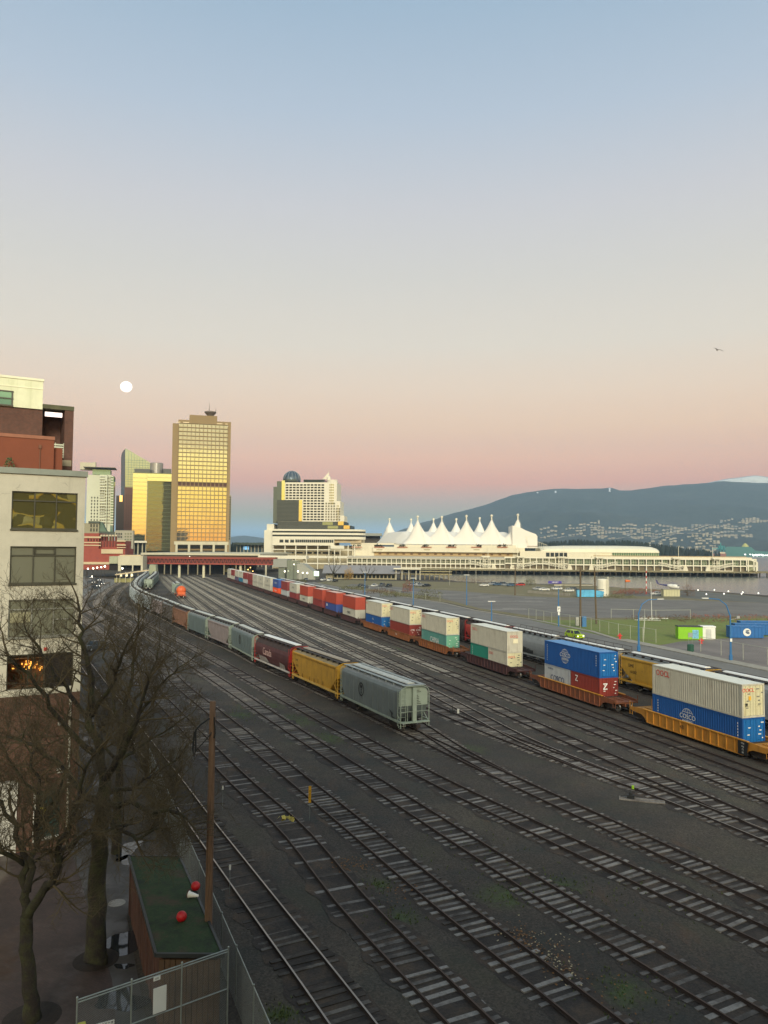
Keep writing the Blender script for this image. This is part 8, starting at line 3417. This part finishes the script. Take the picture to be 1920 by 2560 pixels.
m_.tube([(0, 0, 2.5), (0, 0, 3.25)], .14, 8)
m_.build('rotor', PUR, hc)
m_ = MB()
m_.ball((1.75, 0, 1.6), .78, 10, (1, .95, .8))
m_.build('windscreen', CGL, hc)
m_ = MB()
for s_ in (-1, 1):
    m_.tube([(-1.8, s_ * 1.0, .1), (2.0, s_ * 1.0, .1), (2.4, s_ * 1.0, .3)], .07, 6)
    for x in (-1, 1.2):
        m_.tube([(x, s_ * 1.0, .1), (x, s_ * .5, .9)], .06, 5)
m_.build('skid', STEEL, hc)
# bins, hydrants, pads lights
q = g(1726.5, 1629)
t_ = thing('litter_bin', 'green slatted litter bin on the pavement in front of the kiosk', 'litter bin', q)
m_ = MB()
m_.lathe([(.42, 0), (.5, .1), (.5, 1.25), (.42, 1.3)], 14)
for k in range(14):
    a_ = 2 * PI * k / 14
    m_.bar((.52 * math.cos(a_), .52 * math.sin(a_), .1), (.52 * math.cos(a_), .52 * math.sin(a_), 1.2), .06)
m_.build('body', M('bin_green', C(34, 84, 66), .6), t_)
m_ = MB()
m_.tube([(-.3, 0, 1.3), (-.3, 0, 3.2)], .04, 5)
m_.tube([(.3, 0, 1.3), (.3, 0, 3.2)], .04, 5)
m_.box(-.4, .4, -.03, .03, 2.5, 3.3)
m_.build('sign_post', GALV, t_)
for px, py, lb in ((1549.5, 1597, 'red hydrant at the kerb by the grass field'), (1753, 1609, 'red hydrant beside the white cabin')):
    t_ = thing('hydrant', lb, 'hydrant', g(px, py), 0, 'red hydrants along the road')
    m_ = MB()
    m_.lathe([(.32, 0), (.3, .1), (.2, .12), (.2, .75), (.26, .78), (.2, 1.0), (.05, 1.1)], 12)
    m_.build('barrel', M('hydrant_red', C(200, 48, 40), .5), t_)
    m_ = MB()
    m_.tube([(-.45, 0, .6), (.45, 0, .6)], .14, 8)
    m_.build('outlet', M('hydrant_red', C(200, 48, 40), .5), t_)
for i, (px, py) in enumerate(((1745, 1479), (1786, 1478.5), (1821, 1482), (1857, 1484.5), (1896, 1487), (1766, 1489.5), (1810, 1488.5), (1854, 1488.5))):
    t_ = thing('pad_light', 'small white light on the helipad edge', 'light', g(px, py), 0, 'lights round the helipad edge')
    m_ = MB()
    m_.tube([(0, 0, 0), (0, 0, .5)], .08, 6)
    m_.build('stem', GALV, t_)
    m_ = MB()
    m_.ball((0, 0, .65), .28, 8)
    m_.build('globe', EM('pad_lamp', (1, .96, .85, 1), 1.5), t_)
# bushes and scrub on the waste ground
SCRUBM = [M('scrub_brown', C(96, 74, 54), .9, var=.3, scale=.5), M('scrub_olive', C(88, 88, 50), .9, var=.3, scale=.5), M('scrub_red', C(126, 76, 60), .9, var=.3, scale=.5), M('scrub_gold', C(168, 132, 60), .9, var=.3, scale=.5)]


def scrub(label, px, py, w, h_, mat, n_, seed, group=None):
    rr = random.Random(seed)
    q = g(px, py)
    t_ = thing('scrub_bush', label, 'bush', q, 0, group)
    m_ = MB()
    for k in range(n_):
        a_, rad = rr.uniform(0, 2 * PI), math.sqrt(rr.random()) * w
        z = rr.random() ** .8 * h_ * (1.1 - .5 * rad / w)
        c_ = V((rad * math.cos(a_), rad * math.sin(a_) * .6, z))
        d1 = V((rr.gauss(0, 1), rr.gauss(0, 1), rr.gauss(.6, 1))).normalized() * rr.uniform(.2, .5)
        d2 = d1.orthogonal().normalized() * rr.uniform(.05, .16)
        m_.quad(c_ - d1 - d2, c_ - d1 + d2, c_ + d1)
    m_.build('foliage', mat, t_)
    m_ = MB()
    for k in range(5):
        a_ = rr.uniform(0, 6.28)
        m_.tube([(0, 0, 0), (w * .5 * math.cos(a_), w * .3 * math.sin(a_), h_ * .7)], [.06, .02], 4)
    m_.build('stems', TWIG, t_)


GS = 'scrub on the verge and waste ground'
for i, (px, py, w, h_, mi_, n_, lb) in enumerate(((1019, 1480, 2.2, 5, 2, 260, 'rusty red shrub by the far verge'), (1072, 1497, 5, 4, 1, 320, 'olive scrub clump on the verge by the second lamp'), (950, 1484, 7, 2.2, 0, 300, 'low brown scrub along the verge'), (880, 1474, 6, 2, 1, 260, 'low olive scrub at the far end of the verge'), (990, 1492, 6, 2, 1, 260, 'low olive scrub on the verge behind the cream containers'), (1150, 1455, 9, 3, 0, 260, 'brown scrub at the water edge'), (1215, 1459, 9, 3, 0, 260, 'brown scrub behind the waterside cars'), (1325, 1463, 3, 4, 1, 240, 'dark bush beside the red car'),
                                                  (872, 1449, 2.6, 8, 3, 420, 'golden leaved tree in front of the grey roofed terminal'), (1600, 1484, 9, 2.5, 2, 420, 'red brown hedge along the helipad'), (1570, 1486, 7, 2.0, 2, 300, 'second red brown hedge near the windsock'), (1700, 1551, 14, 1.3, 0, 300, 'dry grass tussocks along the far field edge'), (1850, 1548, 16, 1.3, 2, 300, 'reddish dry grass at the far field edge'), (1540, 1494, 8, 1.5, 1, 260, 'green scrub beside the silo'), (1720, 1490, 3, 5, 0, 220, 'tall thin shrub beside the pale shed'),
                                                  (748, 1458, 4, 2.2, 1, 200, 'round dark bush by the far road'))):
    scrub(lb, px, py, w, h_, SCRUBM[mi_], n_, 40 + i, GS)
# terminal with long grey roof
s = Blk('ferry_terminal', 'long low ferry terminal with a grey metal roof', 812, 438, -4)
s.part('wall', M('terminal_wall', C(164, 156, 128), .8, var=.08, scale=.2), (815, 990, 1434, 1450, 2, 14, 0))
s.win(834, 988, 1436, 1446, 16, 1, .7, .8, DKGL, 1.9)
m_ = MB()
A, B, z_, _z = s.rect(806, 1000, 1419, 1434, -1)
m_.prism([(A, -1.5, z_), (A, 6, _z + 1.2), (A, 16, z_)], (B - A, 0, 0))
m_.build('roof', M('roof_grey', C(132, 130, 130), .6, var=.08, scale=.2), s.root)
s.part('canopy', CONCW, (984, 1052, 1420.5, 1423.5, -3, 2))
for px in (990, 1005, 1022, 1040, 1050):
    m_ = MB()
    q_ = s.f(px, 1440, -1)[0]
    m_.tube([(q_, -1, 0), (q_, -1, s.f(px, 1423, -1)[1])], .2, 6)
    m_.build('canopy_post', PIERC, s.root)
s.part('gangway', M('gangway_tan', C(150, 140, 104), .8, var=.2, scale=.2), (988, 1130, 1434, 1437, 4, 8), (1050, 1130, 1428, 1430, 6, 9))
m_ = MB()
for k in range(12):
    px = 990 + k * 12
    q_ = s.f(px, 1440, 4)[0]
    m_.tube([(q_, 4, -3), (q_, 4, s.f(px, 1434, 4)[1])], .3, 6)
m_.build('gangway_pile', M('pile_tan', C(130, 118, 84), .9), s.root)
# bare trees by the terminal
for px, py, ty, lb in ((833, 1452, 1392, 'tall bare tree in front of the hotel podium'), (915, 1452, 1416, 'small bare reddish tree before the terminal')):
    b_ = g(px, py)
    hh = zat(px, ty, b_.y)
    rr = random.Random(px)
    P_ = lambda dx, f_, r__: (b_ + V((dx, rr.uniform(-1, 1), hh * f_)), r__)
    bare_tree(lb, b_, [(b_, .35), P_(0, .3, .28)], [[P_(0, .3, .22), P_(-2, .6, .14), P_(-3, .95, .05)], [P_(0, .3, .22), P_(1.5, .65, .14), P_(2.2, 1.0, .05)], [P_(0, .3, .2), P_(.2, .7, .12), P_(-.4, 1.0, .05)], [P_(0, .28, .16), P_(3, .5, .1), P_(4.5, .75, .05)]], px, .8, 'bare trees by the terminal')
# street and station lamps
for i, (px, py, dp, r_, mt) in enumerate(((712, 1428.5, 425, .7, LAMPW), (745, 1428.5, 425, .75, LAMPW), (757, 1432, 425, .6, LAMPW), (768, 1432.5, 420, .75, LAMPW), (735, 1411, 425, .5, LAMPW), (620, 1424, 440, .5, LAMPO), (626, 1419, 450, .5, LAMPO), (632, 1428, 440, .45, LAMPO), (575, 1398, 440, .35, LAMPO), (474, 1391, 470, .35, LAMPW), (306, 1421, 400, .8, LAMPW), (220, 1422, 330, .6, LAMPW), (233, 1421, 335, .6, LAMPW), (243, 1419, 340, .6, LAMPW), (253, 1418, 345, .6, LAMPW), (262, 1416, 350, .7, LAMPW), (230, 1441, 290, .4, LAMPW))):
    q = at(px, py, dp)
    t_ = thing('lamp', None, 'lamp', (q.x, q.y, 0), 0, 'lit lamps round the station and footbridge')
    t_['label'] = ['warm', 'orange'][mt is LAMPO] + ' lit lamp on a slim post near the station and footbridge'
    m_ = MB()
    m_.tube([(0, 0, 0), (0, 0, q.z)], .09, 5)
    m_.build('post', STEEL, t_)
    m_ = MB()
    m_.ball((0, 0, q.z), r_ * .6, 10)
    m_.build('globe', mt, t_)
for i, (px, py, rz) in enumerate(((222, 1447, .9), (242, 1453, .9), (227, 1459, .9), (250, 1462, .9), (238, 1468, .9))):
    car('suv' if i % 2 else 'sedan', 'grey', 'car with glowing lights queueing on the station street', g(px, py), rz + PI / 2, 'cars queueing on the station street', True)
sheet('station_street', poly((205, 1440), (285, 1449), (290, 1462), (262, 1476), (232, 1490), (200, 1500)), ROADM, .014)
